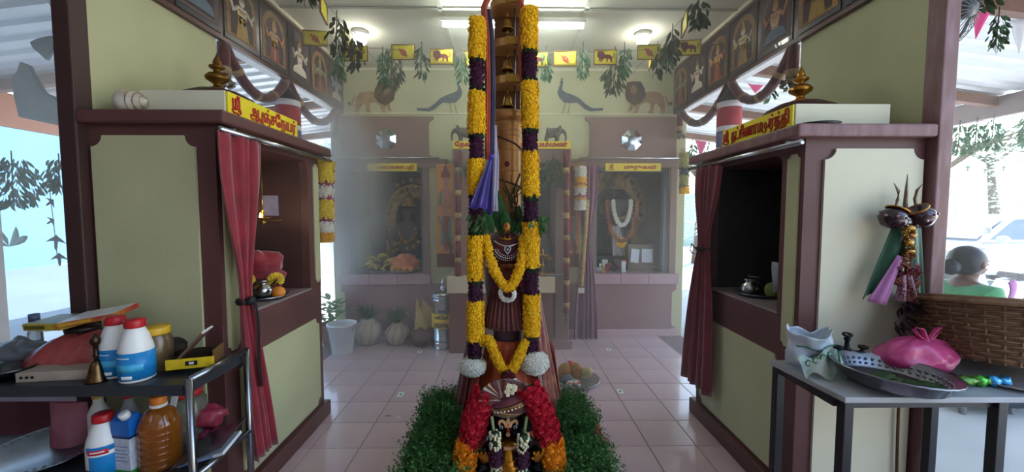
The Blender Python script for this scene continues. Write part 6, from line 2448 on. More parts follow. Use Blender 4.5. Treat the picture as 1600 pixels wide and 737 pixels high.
q.lathe([(0, .004), (.14, .004), (.165, .022), (.195, .028), (.198, .03), (.198, .026), (.165, .018), (.142, 0), (0, 0)], 48, Matrix.Translation((p[0] - .03, 1.60, .47)) @ Matrix.Rotation(.05, 4, 'X'), flute=(48, .008))
q.build('tray_body', tr_)
q = MB(STEELD)
for k in range(48):
    a = 2 * PI * k / 48
    q.ball((p[0] - .03 + .181 * math.cos(a), 1.60 + .181 * math.sin(a), .499 + .05 * .181 * math.sin(a)), (.006, .006, .003), 6, 4)
q.build('rim_bosses', tr_, kind='stuff')
p = at(292, 1.66, .46)
cj = thing('clear_jar', 'tall clear plastic jar behind the front post of the shelf', 'jar', p)
q = MB(M('a8a898', .15, var=.05, trans=.75))
q.lathe([(.06, 0), (.066, .01), (.066, .2), (.05, .225), (0, .225)], 24, Matrix.Translation(p))
q.build('body', cj)
q = MB(M('b03030', .4))
q.lathe([(.052, .222), (.053, .25), (0, .252)], 24, Matrix.Translation(p))
q.build('lid', cj)
p = at(322, 1.70, .46)
ob = thing('onion_bag', 'pink net bag of onions on the lower board by the back post', 'bag', p)
q = MB(M('a83a50', .3, second='8a2a3c', scale=40, trans=.2))
q.ball((p[0] - .0, 1.68, .575), (.09, .055, .05), 18, 12, lump=.35, seed=12)
q.build('net', ob)
for k in range(4):
    q = MB(M('7a2a40', .4, var=.2))
    q.ball((p[0] - .06 + .04 * k, 1.66, .50), (.034, .034, .032), 12, 8)
    q.build('onion', ob)
p = at(318, 1.56, .46)
pp = thing('document_folder', 'clear plastic folder with white papers leaning on the lower board', 'folder', p)
q = MB(M('c8ccd4', .4, var=.05))
T = Matrix.Translation((p[0] - .07, 1.50, .462)) @ Matrix.Rotation(-.28, 4, 'Y') @ Matrix.Rotation(.2, 4, 'X')
q.box(0, 0, .0, .19, .12, .012, T)
q.build('papers', pp)
q = MB(M('5a5660', .15, var=.1, trans=.5))
q.box(-.005, -.02, .014, .22, .15, .017, T @ Matrix.Rotation(-.15, 4, 'Y'))
q.build('film_cover', pp)
q = MB(M('7a90c0', .5))
q.box(.02, -.004, .003, .15, -.001, .01, T)
q.build('blue_edge', pp)

# ================================================================== THE RIGHT TABLE
ZR = .785
rt = thing('side_table', 'grey topped side table on black square legs at the right', 'table', (1.62, 1.57, 0))
q = MB(M('a4a8ae', .35, second='8c9298', scale=5, bump=.03))
a0_ = P(1342, 632, 1.385)
q.add([(1.205, 1.385, ZR - .022), (2.12, 1.375, ZR - .022), (2.12, 1.755, ZR - .022), (1.175, 1.755, ZR - .022), (1.205, 1.385, ZR), (2.12, 1.375, ZR), (2.12, 1.755, ZR), (1.175, 1.755, ZR)], [(0, 3, 2, 1), (4, 5, 6, 7), (0, 1, 5, 4), (1, 2, 6, 5), (2, 3, 7, 6), (3, 0, 4, 7)])
q.build('table_top', rt, bevel=.003)
BL = M('17191f', .4, var=.2)
for x, y in ((1.225, 1.405), (1.205, 1.735), (1.80, 1.405), (1.92, 1.735)):
    q = MB(BL)
    q.box(x - .018, y - .018, 0, x + .018, y + .018, ZR - .022)
    q.build('leg', rt, bevel=.003)
for b6 in ((1.21, 1.405, 1.80, 1.42), (1.205, 1.725, 1.92, 1.74)):
    q = MB(BL)
    q.box(b6[0], b6[1], ZR - .05, b6[2], b6[3], ZR - .024)
    q.build('apron', rt)
for x in (1.222, ):
    q = MB(BL)
    q.box(x - .03, 1.42, ZR - .05, x - .008, 1.72, ZR - .024)
    q.build('apron', rt)

# cane basket: staves and weavers are real
p = P(1578, 588, 1.585)
bk = thing('cane_basket', 'big woven cane basket on the right end of the side table', 'basket', (2.055, 1.60, ZR))
BX, BY = 2.055, 1.60
CANE = M('7a5c44', .7, second='5c4230', scale=20, bump=.3, bscale=80)
CANE2 = M('927456', .7, second='6e523c', scale=24, bump=.3, bscale=80)
def brad(t): return .215 + .075 * t ** .75
hb = .268
def weave(name, mt, ph, kind='stuff'):
    q = MB(mt)
    nrow = 26
    for r_ in range(nrow):
        if r_ % 2 != ph: continue
        t = (r_ + .5) / nrow
        rr_ = brad(t)
        n = 72
        q.tube([(BX + (rr_ + .0045 * math.cos(18 * a + PI * (r_ // 2 % 2))) * math.cos(a), BY + (rr_ + .0045 * math.cos(18 * a + PI * (r_ // 2 % 2))) * math.sin(a), ZR + .025 + (hb - .03) * t) for a in [2 * PI * k / n for k in range(n + 1)]], .0062, 4, False)
    return q.build(name, bk, kind=kind)
weave('cane_weave', CANE, 0)
weave('cane_weave', CANE2, 1)
q = MB(CANE2)
for k in range(36):
    a = 2 * PI * k / 36
    q.tube([(BX + brad(t) * math.cos(a) * 1.0, BY + brad(t) * math.sin(a), ZR + .02 + (hb - .02) * t) for t in (0, .25, .5, .75, 1)], .0055, 4, False)
q.build('stakes', bk, kind='stuff')
q = MB(CANE)
q.lathe([(brad(0), .02), (brad(.25) - .006, .1), (brad(.5) - .007, .18), (brad(.8) - .007, .27), (brad(1) - .007, hb), (brad(1) - .012, hb), (brad(.5) - .013, .18), (brad(0) - .008, .03), (0, .03)], 40, Matrix.Translation((BX, BY, ZR)))
q.build('inner_wall', bk)
q = MB(CANE2)
for dr, dz in ((.0, 0), (.008, -.012)):
    q.tube([(BX + (brad(1) + dr + .002 * math.sin(40 * a)) * math.cos(a), BY + (brad(1) + dr + .002 * math.sin(40 * a)) * math.sin(a), ZR + hb + dz) for a in [2 * PI * k / 90 for k in range(91)]], .011, 6, False)
q.build('rim', bk)
bk.location.z += .03
bk.rotation_euler = (-.15, .09, 0)      # it leans back on the tray
q = MB(M('b8bcc4', .3, .6, var=.1))
q.lathe([(0, .002), (.22, .002), (.26, .02), (.264, .02), (.225, 0), (0, 0)], 40, Matrix.Translation((BX, BY, ZR)))
tag(q.build('basket_plate'), 'wide pale tray under the cane basket', 'tray')

# strainer like steel plate with leaves
p = P(1388, 610, 1.50)
st = thing('fluted_tray', 'big fluted steel tray with betel leaves at the front of the side table', 'tray', (p.x, 1.50, ZR))
T = Matrix.Translation((p.x - .02, 1.475, ZR + .012)) @ Matrix.Scale(.93, 4) @ Matrix.Rotation(.06, 4, 'Y')
q = MB(STEELD)
q.lathe([(0, .003), (.14, .003), (.168, .02), (.186, .062), (.207, .066), (.209, .069), (.207, .060), (.19, .055), (.172, .016), (.142, 0), (0, 0)], 56, T, flute=(28, .006))
q.build('tray_body', st)
q = MB(M('4a3430', .25, var=.3, scale=20))
q.lathe([(0, .012), (.155, .012), (.15, .008), (0, .008)], 36, T)
q.build('dark_water', st)
q = MB(STEELD)
for k in range(44):
    a = 2 * PI * k / 44
    for rr_, z in ((.170, .027), (.178, .046)): q.ball(T @ Vector((rr_ * math.cos(a), rr_ * math.sin(a), z)), (.0065, .0065, .005), 6, 4)
q.build('rim_bosses', st, kind='stuff')
for k in range(9):
    q = MB(leafmat('24401f', '33562a', .4))
    f = R.uniform(0, 6.28)
    leaf(q, T @ Vector((R.uniform(-.05, .09), R.uniform(-.07, .03), .018 + .004 * k)), (math.cos(f), math.sin(f), .12), (0, 0, 1), .10, .06, .2)
    tag(q.build('betel_leaf', solid=.001), 'dark green betel leaf in the fluted steel tray', 'leaf', group='betel leaves in the fluted tray')

# pink bag of fruit
c = P(1436, 572, 1.61)
pb = thing('pink_plastic_bag', 'knotted pink plastic bag of fruit between the tray and the basket', 'bag', (c.x, 1.63, ZR))
PNK = M('e8609c', .25, second='d84c8c', scale=6, trans=.35, bump=.4, bscale=16)
q = MB(PNK)
def pbag(u, v):
    a = 2 * PI * u
    t = v
    w = max(.1, math.sqrt(max(0.0, 1 - ((t - .34) / .67) ** 2)))
    n_ = .007 * math.sin(9 * a + 5 * v) * v + .02 * noise.noise(Vector((2.5 * math.cos(a), 2.5 * math.sin(a), 3 * v)))
    return (c.x - .02 + (.155 * w + n_) * math.cos(a) + .03 * v, 1.62 + (.088 * w + n_) * math.sin(a), ZR + .012 + .135 * t)
q.sheet(pbag, 44, 18)
q.build('bag_body', pb)
q = MB(PNK)
for sx in (-1, 1):
    k0 = Vector((c.x + .012, 1.60, ZR + .136))
    q.tube([k0, k0 + Vector((sx * .015, -.005, .025)), k0 + Vector((sx * .03, -.01, .055)), k0 + Vector((sx * .05, -.005, .06)), k0 + Vector((sx * .052, 0, .045)), k0 + Vector((sx * .03, 0, .02)), k0], [.014, .013, .012, .010, .010, .012, .014], 8, flat=.35)
q.ball((c.x + .012, 1.60, ZR + .138), (.022, .018, .014), 10, 8, lump=.4)
q.build('knotted_handles', pb, kind='stuff')
for k, (dx, dy, r_) in enumerate(((-.07, 0, .048), (.0, -.02, .052), (.065, .01, .046), (.02, .05, .045))):
    q = MB(M('d8a88c' if k % 2 else 'd87a6a', .5, var=.15))
    q.ball((c.x + dx, 1.61 + dy * .5, ZR + r_ + .012), r_ * .92, 14, 10)
    q.build('fruit', pb)
# white and green bag at the table corner
c = P(1258, 560, 1.68)
wb = thing('white_green_bag', 'crumpled white and green plastic bag at the table corner', 'bag', (c.x, 1.68, ZR))
def wbag(u, v):
    a = 2 * PI * u
    n_ = noise.noise(Vector((math.cos(a) * 1.6, math.sin(a) * 1.6, v * 2.4))) * .03
    w = .075 * (.75 + .45 * v) * (1 - .2 * v * v)
    return (c.x + (w + n_) * math.cos(a) * 1.15 + .015 * v, 1.68 + (.055 * (.8 + .4 * v) + n_) * math.sin(a), ZR + .01 + .15 * v * (1 + .10 * math.sin(2 * a + 2.4) + .05 * math.sin(5 * a)))
q = MB(M('ccd4dc', .3, second='aebcc8', scale=9, bump=.5, bscale=18))
q.sheet(wbag, 44, 16)
q.build('bag_body', wb, solid=.002)
q = MB(M('b4c0b8', .35, second='6a8a74', scale=16, amount=.6, bump=.5, bscale=18))
q.sheet(lambda u, v: (c.x - .10 + .17 * u, 1.60 - .06 * v + .012 * math.sin(u * 9), ZR + .012 + .075 * (1 - v) * (.6 + .7 * u) + .012 * math.sin(u * 12 + v * 5)), 24, 10)
q.build('folded_flap', wb, solid=.002)
q = MB(M('2f7a4e', .4))
pts = [Vector(wbag(u, .62)) + Vector((0, -.004, 0)) for u in [.56 + .4 * k / 14 for k in range(15)]]
q.tube(pts, .003, 5)
q.tube([Vector((c.x + .055, 1.555 + .02 * t, ZR + .03 + .075 * t)) for t in (0, .5, 1)], .004, 5)
for k in range(4):
    a0_ = c.x - .07 + .03 * k
    q.tube([Vector((a0_ + .012 * math.cos(a), 1.572, ZR + .055 + .012 * math.sin(a) + .012 * k)) for a in [PI * (.2 + .25 * j) for j in range(7)]], .003, 5)
q.build('green_print', wb, kind='stuff')
# small wrought iron lamp
c = P(1322, 566, 1.68)
il = thing('iron_lamp', 'small black iron lamp stand with two arms behind the fluted tray', 'lamp', (c.x, 1.68, ZR))
IR = M('141518', .4, .5, var=.2)
q = MB(STEELD)
q.lathe([(.03, 0), (.032, .008), (.012, .02), (.01, .04)], 16, Matrix.Translation((c.x, 1.68, ZR)))
q.build('foot', il)
q = MB(IR)
q.lathe([(.012, .035), (.018, .05), (.014, .06), (.02, .075), (.01, .085), (.008, .11), (.014, .125), (.006, .13)], 12, Matrix.Translation((c.x, 1.68, ZR)))
q.build('stem', il)
for sx in (-1, 1):
    q = MB(IR)
    q.tube([(c.x, 1.68, ZR + .07), (c.x + sx * .03, 1.67, ZR + .06), (c.x + sx * .055, 1.66, ZR + .08)], .005, 6)
    q.lathe([(.006, 0), (.018, .006), (.02, .016), (.016, .016), (0, .008)], 10, Matrix.Translation((c.x + sx * .055, 1.66, ZR + .08)))
    q.build('arm', il)
q = MB(IR)
q.tube([(c.x + .018 * math.cos(a), 1.68 + .012 * math.sin(a), ZR + .14 + .004 * math.sin(a)) for a in [2 * PI * k / 14 for k in range(15)]], .005, 6)
q.tube([(c.x, 1.68, ZR + .125), (c.x + .01, 1.68, ZR + .138)], .005, 6)
q.build('top_ring', il)
# wrapped sweets at the right front
for px, py, hx, h2, lab, L in ((1508, 611, '55622c', '3c7a2c', 'olive green wrapped bundle lying right of the fluted tray', .085), (1530, 608, '4cae3c', '6cd05a', 'bright green foil twist beside the olive bundle', .035), (1549, 616, '2a86c8', '50b0e8', 'bright blue foil twist at the front right of the table', .04)):
    y_ = 1.47
    p = P(px, py, y_)
    t = thing('foil_twist', lab, 'sweet', (p.x, y_, ZR))
    q = MB(M(hx, .25, .5, second=h2, scale=20, bump=.4, bscale=50))
    q.ball((p.x, y_, ZR + .022), (L * .62, .022, .021), 14, 10, lump=.25)
    q.build('wrapper', t)
    q = MB(M(h2, .25, .5, var=.2))
    for sx in (-1, 1):
        q.lathe([(.004, 0), (.012, .012), (.02, .03)], 10, Matrix.Translation((p.x + sx * L * .58, y_, ZR + .022)) @ Matrix.Rotation(sx * PI / 2, 4, 'Y'), flute=(5, .15))
    q.build('twisted_end', t, kind='stuff')
# stick leaning behind the table
q = MB(M('5a3c24', .8, var=.3))
a, b_ = P(1404, 640, 1.79), P(1402, 745, 1.79)
q.tube([(a.x, 1.79, .95), (a.x, 1.79, .5), (b_.x, 1.788, .0)], .006, 8)
tag(q.build('thin_stick'), 'thin brown stick standing behind the side table', 'stick')

# ================================================================== THE DRESSED TRIDENT ON THE RIGHT SHRINE
YT = 1.755
A = lambda px, py, dy=0: P(px, py, YT + dy)
tri = thing('dressed_trident', 'trident with two small pots, green sash and dried garland hung on the right shrine panel', 'trident', A(1415, 480))
IRN = M('8a7a66', .4, .7, second='5a4c40', scale=14)
q = MB(IRN)
q.tube([A(1413, 350), A(1414, 330), A(1416, 300), A(1418, 272)], [.010, .010, .007, .001], 8)
q.build('middle_prong', tri)
for pts in ([(1402, 342), (1398, 326), (1403, 312), (1404, 299), (1397, 286)], [(1428, 342), (1432, 326), (1430, 310), (1433, 297), (1442, 287)]):
    q = MB(IRN)
    q.tube([A(*p_) for p_ in pts], [.006, .006, .0075, .006, .001], 8)
    q.build('side_prong', tri)
    q = MB(GOLD)
    q.ball(A(pts[1][0], pts[1][1] + 4), .012, 8, 6)
    q.build('prong_knob', tri)
POT = M('2a2426', .2, .4, second='4a2a34', scale=14, coat=.5)
for px, py, rot in ((1395, 341, .5), (1439, 339, -.6)):
    T = Matrix.Translation(A(px, py, -.03)) @ Matrix.Rotation(rot, 4, 'Y') @ Matrix.Scale(1.0, 4)
    q = MB(POT)
    q.lathe([(0, -.045), (.03, -.04), (.05, -.015), (.052, .01), (.04, .032), (.034, .036), (.04, .045), (.036, .045), (.028, .034), (0, .02)], 22, T)
    pt = q.build('little_pot', tri)
    q = MB(GOLD)
    q.tube([T @ Vector((.042 * math.cos(a), .042 * math.sin(a), .042)) for a in [2 * PI * k / 16 for k in range(17)]], .004, 6)
    q.build('gold_rim', pt)
    q = MB(M('b8aab0', .3, .5, second='8a3040', scale=30))
    for k in range(9):
        a = 2 * PI * k / 9
        q.ball(T @ Vector((.053 * math.cos(a), .053 * math.sin(a), -.002 + .01 * math.sin(a * 3))), .006, 6, 4)
    q.build('painted_dots', pt, kind='stuff')
q = MB(STEELD)
q.ball(A(1418, 345, -.02), (.03, .02, .025), 12, 8)
q.build('joint', tri)
GRN = M('1d5a3c', .6, second='15482e', scale=10, sheen=.5, bump=.1, bscale=200)
def quadcloth(a, b_, c, d, amp, ph):
    a, b_, c, d = [Vector(v) for v in (a, b_, c, d)]
    return lambda u, v: (a.lerp(b_, u)).lerp(d.lerp(c, u), v) + Vector((0, amp * math.sin(u * 9 + ph) * (.3 + v), 0))
q = MB(GRN)
q.sheet(quadcloth(A(1394, 352, -.01), A(1420, 350, -.03), A(1410, 436, -.05), A(1347, 468, -.02), .010, 0), 14, 10)
q.build('green_sash', tri, solid=.003)
q = MB(GRN)
q.sheet(quadcloth(A(1422, 350, -.03), A(1438, 352, -.01), A(1444, 477, -.01), A(1426, 474, -.03), .008, 1), 10, 10)
q.build('green_sash', tri, solid=.003)
q = MB(M('a86a9a', .6, second='94588a', scale=10, sheen=.4))
q.sheet(quadcloth(A(1402, 398, -.05), A(1411, 402, -.06), A(1385, 477, -.055), A(1355, 470, -.035), .004, 0), 10, 10)
q.build('purple_lining', tri, solid=.003)
ORN = M('b08a3a', .35, .8, second='6a3a24', scale=30)
q = MB(ORN)
for k, py in enumerate((356, 367, 379, 392)):
    q.ball(A(1422 - k + (k % 2) * 2, py, -.05), (.023, .013, .014), 12, 8, lump=.6, seed=k)
    for j in range(5): blossom(q, A(1421 + R.uniform(-8, 8), py + 5 + R.uniform(-3, 3), -.055), (R.uniform(-1, 1), -1, 0), .014, R, 5, 2)
q.build('gold_ornaments', tri, kind='stuff')
q = MB(M('6a2030', .7, second='8a6a3a', scale=16, amount=.62))
for k in range(60):
    py = R.uniform(398, 470)
    w = 8 + 8 * math.sin((py - 398) / 72 * PI)
    blossom(q, A(1417 + R.uniform(-w, w), py, -.05), (R.uniform(-1, 1), -1, R.uniform(-1, .5)), .02, R, 5, 2)
q.build('dried_garland', tri, kind='stuff')
q = MB(M('9a7a8a', .6, var=.2))
q.sheet(quadcloth(A(1408, 430, -.06), A(1424, 430, -.06), A(1432, 474, -.05), A(1400, 470, -.05), .01, 2), 10, 6)
q.build('faded_petal_cloth', tri, solid=.002)
DRK = M('3a2226', .8, second='241618', scale=14)
q = MB(DRK)
for k in range(34):
    py = R.uniform(470, 522)
    c_ = A(1412 + R.uniform(-14, 14) * (1 if py > 500 or py < 486 else .5), py, -.04)
    leaf(q, c_, (R.uniform(-1, 1), R.uniform(-.6, 0), R.uniform(-1, .3)), (0, 1, .2), R.uniform(.04, .07), .03, .4)
q.build('dried_flowers', tri, kind='stuff')


# ================================================================== OUTSIDE
CONC = M('bcbcbc', .85, second='a8a8a8', scale=.8, bump=.1, bscale=12)
for sx, side in ((-1, 'left'), (1, 'right')):
    q = MB(CONC)
    q.box(sx * 2.05, -6, -.14, sx * 30, 30, -.015)
    struct(q.build('floor_outside_' + side))
q = MB(CONC)
q.box(-2.05, 5.6, -.14, 2.05, 30, -.015)
q.box(-2.05, -6, -.14, 2.05, -3.2, -.015)
struct(q.build('floor_outside_back'))
q = MB(M('56666f', .9, second='48565f', scale=.7))  # far left ground coloured dark to stand in for shade
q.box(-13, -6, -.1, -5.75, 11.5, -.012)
struct(q.build('floor_shade_left'))
# sheet roofs over both sides, rib by rib in one rolled sheet
for sx, side in ((-1, 'left'), (1, 'right')):
    y0 = -1.2 if sx < 0 else .85  # right roof's unseen near end set to tune the light below
    t = thing('side_roof', 'ribbed metal lean-to roof on the %s outside the hall' % side, 'roof', (sx * 4, 3, 2.6))
    q = MB(M('c2c6c8', .45, .3, var=.06, trans=.0))
    def rf(u, v):
        x = 2.05 + 3.6 * u
        y = y0 + (8.5 - y0) * v
        ph = (y / .22) % 1
        return (sx * x, y, 3.26 - .45 * u + (.03 if ph < .35 else 0))
    vs = []
    q.sheet(rf, 2, 308, sm=False)
    q.build('ribbed_sheet', t, solid=.003)
    for k, y in enumerate((.6, 2.4, 4.2, 6.0, 7.8) if sx < 0 else (.9, 2.9, 4.5, 6.1, 7.8)):
        q = MB(M('7a5a4c', .6, var=.2))
        q.add([(sx * 2.05, y, 3.12), (sx * 2.05, y + .08, 3.12), (sx * 2.05, y + .08, 3.23), (sx * 2.05, y, 3.23), (sx * 5.65, y, 2.67), (sx * 5.65, y + .08, 2.67), (sx * 5.65, y + .08, 2.78), (sx * 5.65, y, 2.78)], [(0, 1, 2, 3), (7, 6, 5, 4), (0, 4, 5, 1), (1, 5, 6, 2), (2, 6, 7, 3), (3, 7, 4, 0)])
        q.build('rafter', t)
    q = MB(M('b05c1e', .6, var=.12) if sx < 0 else M('8a7a78', .6, var=.12))
    q.box(sx * 5.58, y0, 2.42 if sx < 0 else 2.56, sx * 5.66, 8.5, 2.79)
    q.build('eave_beam', t)
    for y in ((-.6, 2.95, 8.2) if sx < 0 else (8.2,)):
        q = MB(M('9a8a86', .6, var=.12))
        X = 4.0 if (sx < 0 and y == 2.95) else 5.6
        q.box(sx * (X - .07), y, -.015, sx * (X + .07), y + .14, 2.6 if X > 5 else 2.95)
        q.build('post', t)
# low maroon wall seen under the left shelf
q = MB(M('5a3038', .7, var=.12))
q.box(-3.4, 1.86, -.015, -2.06, 1.96, .56)
struct(q.build('wall_low'))
# pale boundary wall on the left
q = MB(M('5c90b2', .85, second='5488aa', scale=.6))
q.box(-13.2, -4, -.015, -13, 26, 4.2)
struct(q.build('wall_boundary_left'))


def tree(name, label, x, y, h, r, seed, n=2600, mats=None, lf=.16, group=None):
    t = thing(name, label, 'tree', (x, y, 0), group=group)
    rr = random.Random(seed)
    q = MB(M('6a5a4a', .9, var=.3, scale=6, bump=.4, bscale=20))
    top = Vector((x + rr.uniform(-.3, .3), y, h * .55))
    q.tube([(x, y, -.02), (x + .05, y, h * .25), top], [.18, .14, .08], 10)
    for k in range(7):
        f = rr.uniform(0, 6.28)
        q.tube([top - Vector((0, 0, h * .1 * rr.random())), top + Vector((math.cos(f) * r * .4, math.sin(f) * r * .4, h * .12)), top + Vector((math.cos(f) * r * .75, math.sin(f) * r * .75, h * .2 * rr.uniform(.3, 1.4)))], [.06, .04, .015], 7)
    q.build('trunk', t)
    q = MB(mats or leafmat('a6c8b0', 'bcd8c6', .5, .45))  # leaf colour paled to stand in for the glare of strong sun
    blobs = [(Vector((x + rr.uniform(-.7, .7) * r, y + rr.uniform(-.7, .7) * r, h * rr.uniform(.3, .92))), r * rr.uniform(.3, .5)) for k in range(16)]
    for k in range(n):
        c, br = rr.choice(blobs)
        d = Vector((rr.gauss(0, 1), rr.gauss(0, 1), rr.gauss(0, 1))).normalized()
        p = c + d * br * rr.uniform(.6, 1.05)
        a = Vector((rr.gauss(0, 1), rr.gauss(0, 1), rr.gauss(0, .6))).normalized()
        s_ = a.orthogonal().normalized() * lf * .22
        L = lf * rr.uniform(.6, 1.3)
        q.add([p, p + a * L * .5 + s_, p + a * L, p + a * L * .5 - s_], [(0, 1, 2, 3)])
    q.build('crown', t, kind='stuff')
    return t


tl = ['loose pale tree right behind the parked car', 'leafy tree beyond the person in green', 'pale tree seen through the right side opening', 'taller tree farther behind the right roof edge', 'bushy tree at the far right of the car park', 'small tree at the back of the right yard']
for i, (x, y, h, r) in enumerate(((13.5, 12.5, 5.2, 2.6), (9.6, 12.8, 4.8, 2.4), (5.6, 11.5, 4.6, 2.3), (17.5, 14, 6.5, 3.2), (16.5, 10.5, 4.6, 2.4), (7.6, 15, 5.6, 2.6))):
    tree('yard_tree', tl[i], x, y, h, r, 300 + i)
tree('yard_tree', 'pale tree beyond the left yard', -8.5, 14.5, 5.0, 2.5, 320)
q = MB(M('b8c4bc', .85, second='a4b4aa', scale=.5))
q.box(4, 18, -.015, 28, 18.2, 2.4)
struct(q.build('wall_boundary_right'))


def car(name, label, x, y, hx, facing=-1, second=None):
    t = thing(name, label, 'car', (x, y, 0))
    pm = M(hx, .25, .3, var=.05, coat=.6)
    f = facing
    prof = [(-2.05, .35), (-2.1, .62), (-1.95, .82), (-1.0, .94), (1.55, .96), (2.0, .9), (2.1, .6), (2.05, .35)]
    T = face_T((x, y - .8, 0), (1, 0, 0), (0, 0, 1))
    q = MB(pm)
    q.prism([(px * -f if f > 0 else px, pz) for px, pz in prof], -1.6, T)
    q.build('body', t, bevel=.07)
    cab = [(-1.0, .93), (-.25, 1.38), (.1, 1.44), (1.0, 1.42), (1.75, .95)]
    q = MB(pm)
    w0, w1 = .78, .60
    vs = []
    for w_, s_ in ((-1, -1), (1, 1)):
        for px, pz in cab:
            k = (pz - .93) / .5
            vs.append((x + px * (1 if f < 0 else -1), y + s_ * (w0 + (w1 - w0) * k), pz))
    n = len(cab)
    q.add(vs, [tuple(range(n)), tuple(range(2 * n - 1, n - 1, -1))] + [(i, n + i, n + (i + 1) % n, (i + 1) % n) for i in range(n)])
    q.build('cabin', t, bevel=.03)
    gl = M('3c4c58', .05, var=.05, coat=1.0)
    def side(pts, s_):
        vs = []
        for px, pz in pts:
            k = (pz - .93) / .5
            vs.append((x + px * (1 if f < 0 else -1), y + s_ * (w0 + (w1 - w0) * k + .006), pz))
        q = MB(gl)
        q.add(vs, [tuple(range(len(pts)))])
        q.build('side_window', t)
    for s_ in (-1, 1):
        side([(-.78, .99), (-.2, 1.34), (.28, 1.38), (.28, .99)], s_)
        side([(.36, .99), (.36, 1.38), (.95, 1.36), (1.5, .99)], s_)
    for pts, nm in (([(-.93, .985), (-.30, 1.36)], 'windscreen'), ([(1.1, 1.37), (1.68, 1.0)], 'rear_window')):
        vs = []
        for px, pz in pts:
            k = (pz - .93) / .5
            w_ = (w0 + (w1 - w0) * k) * .92
            o = -.02 if nm == 'windscreen' else .03
            vs += [(x + (px + o) * (1 if f < 0 else -1), y - w_, pz + .015), (x + (px + o) * (1 if f < 0 else -1), y + w_, pz + .015)]
        q = MB(gl)
        q.add([vs[0], vs[1], vs[3], vs[2]], [(0, 1, 2, 3)])
        q.build(nm, t)
    for px in (-1.3, 1.3):
        for s_ in (-1, 1):
            T = Matrix.Translation((x + px, y + s_ * .74, .31)) @ Matrix.Rotation(PI / 2, 4, 'X')
            q = MB(M('1c1c1e', .8))
            q.lathe([(.18, -.1), (.29, -.1), (.31, -.07), (.31, .07), (.29, .1), (.18, .1)], 28, T)
            wh = q.build('wheel', t)
            q = MB(STEELD)
            q.lathe([(0, -.085), (.06, -.09), (.18, -.07), (.18, .07), (.06, .09), (0, .085)], 14, T, flute=(7, .06))
            q.build('hub_cap', wh)
    for s_ in (-1, 1):
        q = MB(M('e8ecf0', .1, var=.02))
        q.ball((x + 2.0 * f, y + s_ * .58, .72), (.1, .17, .09), 12, 8)
        q.build('headlight', t)
        q = MB(pm)
        q.ball((x - .75 if f < 0 else x + .75, y + s_ * .92, 1.0), (.07, .1, .07), 10, 8)
        q.build('wing_mirror', t)
    q = MB(M('26282c', .5))
    q.box(x + f * 2.1, y - .5, .42, x + f * 2.04, y + .5, .56)
    q.build('grille', t)
    return t


car('parked_car', 'silver blue parked car behind the person in green', 9.3, 7.6, 'b4c4d0')
car('parked_car', 'white parked car farther back beyond the silver blue one', 13.2, 9.4, 'd8dce0', 1)
# moped between the person and the car
mx, my = 5.75, 4.6
mp = thing('moped', 'white and red moped standing behind the person in green', 'moped', (mx, my, 0))
for x in (mx - .55, mx + .62):
    T = Matrix.Translation((x, my, .27)) @ Matrix.Rotation(PI / 2, 4, 'X')
    q = MB(M('1c1c1e', .8))
    q.lathe([(.2, -.04), (.25, -.045), (.27, 0), (.25, .045), (.2, .04)], 24, T)
    wh = q.build('wheel', mp)
    q = MB(STEELD)
    q.lathe([(0, -.03), (.03, -.04), (.2, -.02), (.2, .02), (.03, .04), (0, .03)], 18, T)
    q.build('rim', wh)
q = MB(M('d0d4da', .3, var=.05, coat=.4))
q.prism([(-.42, .95), (-.30, .95), (-.16, .45), (.2, .36), (.3, .5), (.78, .56), (.84, .66), (.72, .72), (.22, .66), (.1, .46), (-.1, .52), (-.3, .98)], .24, face_T((mx, my - .12 + .24, 0), (1, 0, 0), (0, 0, 1)))
q.build('body', mp, bevel=.03)
q = MB(M('242428', .6))
q.prism([(.2, .68), (.8, .72), (.84, .80), (.5, .80), (.22, .76)], .24, face_T((mx, my + .12, 0), (1, 0, 0), (0, 0, 1)))
q.build('seat', mp, bevel=.03)
q = MB(M('d8dce0', .3, .3))
q.tube([(mx - .30, my - .36, 1.02), (mx - .42, my - .2, 1.06), (mx - .46, my, 1.04), (mx - .42, my + .2, 1.06), (mx - .30, my + .36, 1.02)], .02, 8)
q.build('handlebar', mp)
for s_ in (-1, 1):
    q = MB(M('d8dce0', .3, .3))
    q.tube([(mx - .42, my + s_ * .22, 1.06), (mx - .44, my + s_ * .26, 1.22)], .008, 6)
    q.ball((mx - .44, my + s_ * .28, 1.26), (.02, .07, .05), 12, 8)
    q.build('mirror', mp)
q = MB(M('e8ecf0', .1))
q.ball((mx - .52, my, .96), (.06, .09, .09), 14, 10)
q.build('headlight', mp)
q = MB(M('c83038', .3))
q.ball((mx + .84, my, .62), (.03, .08, .05), 10, 8)
q.build('tail_light', mp)

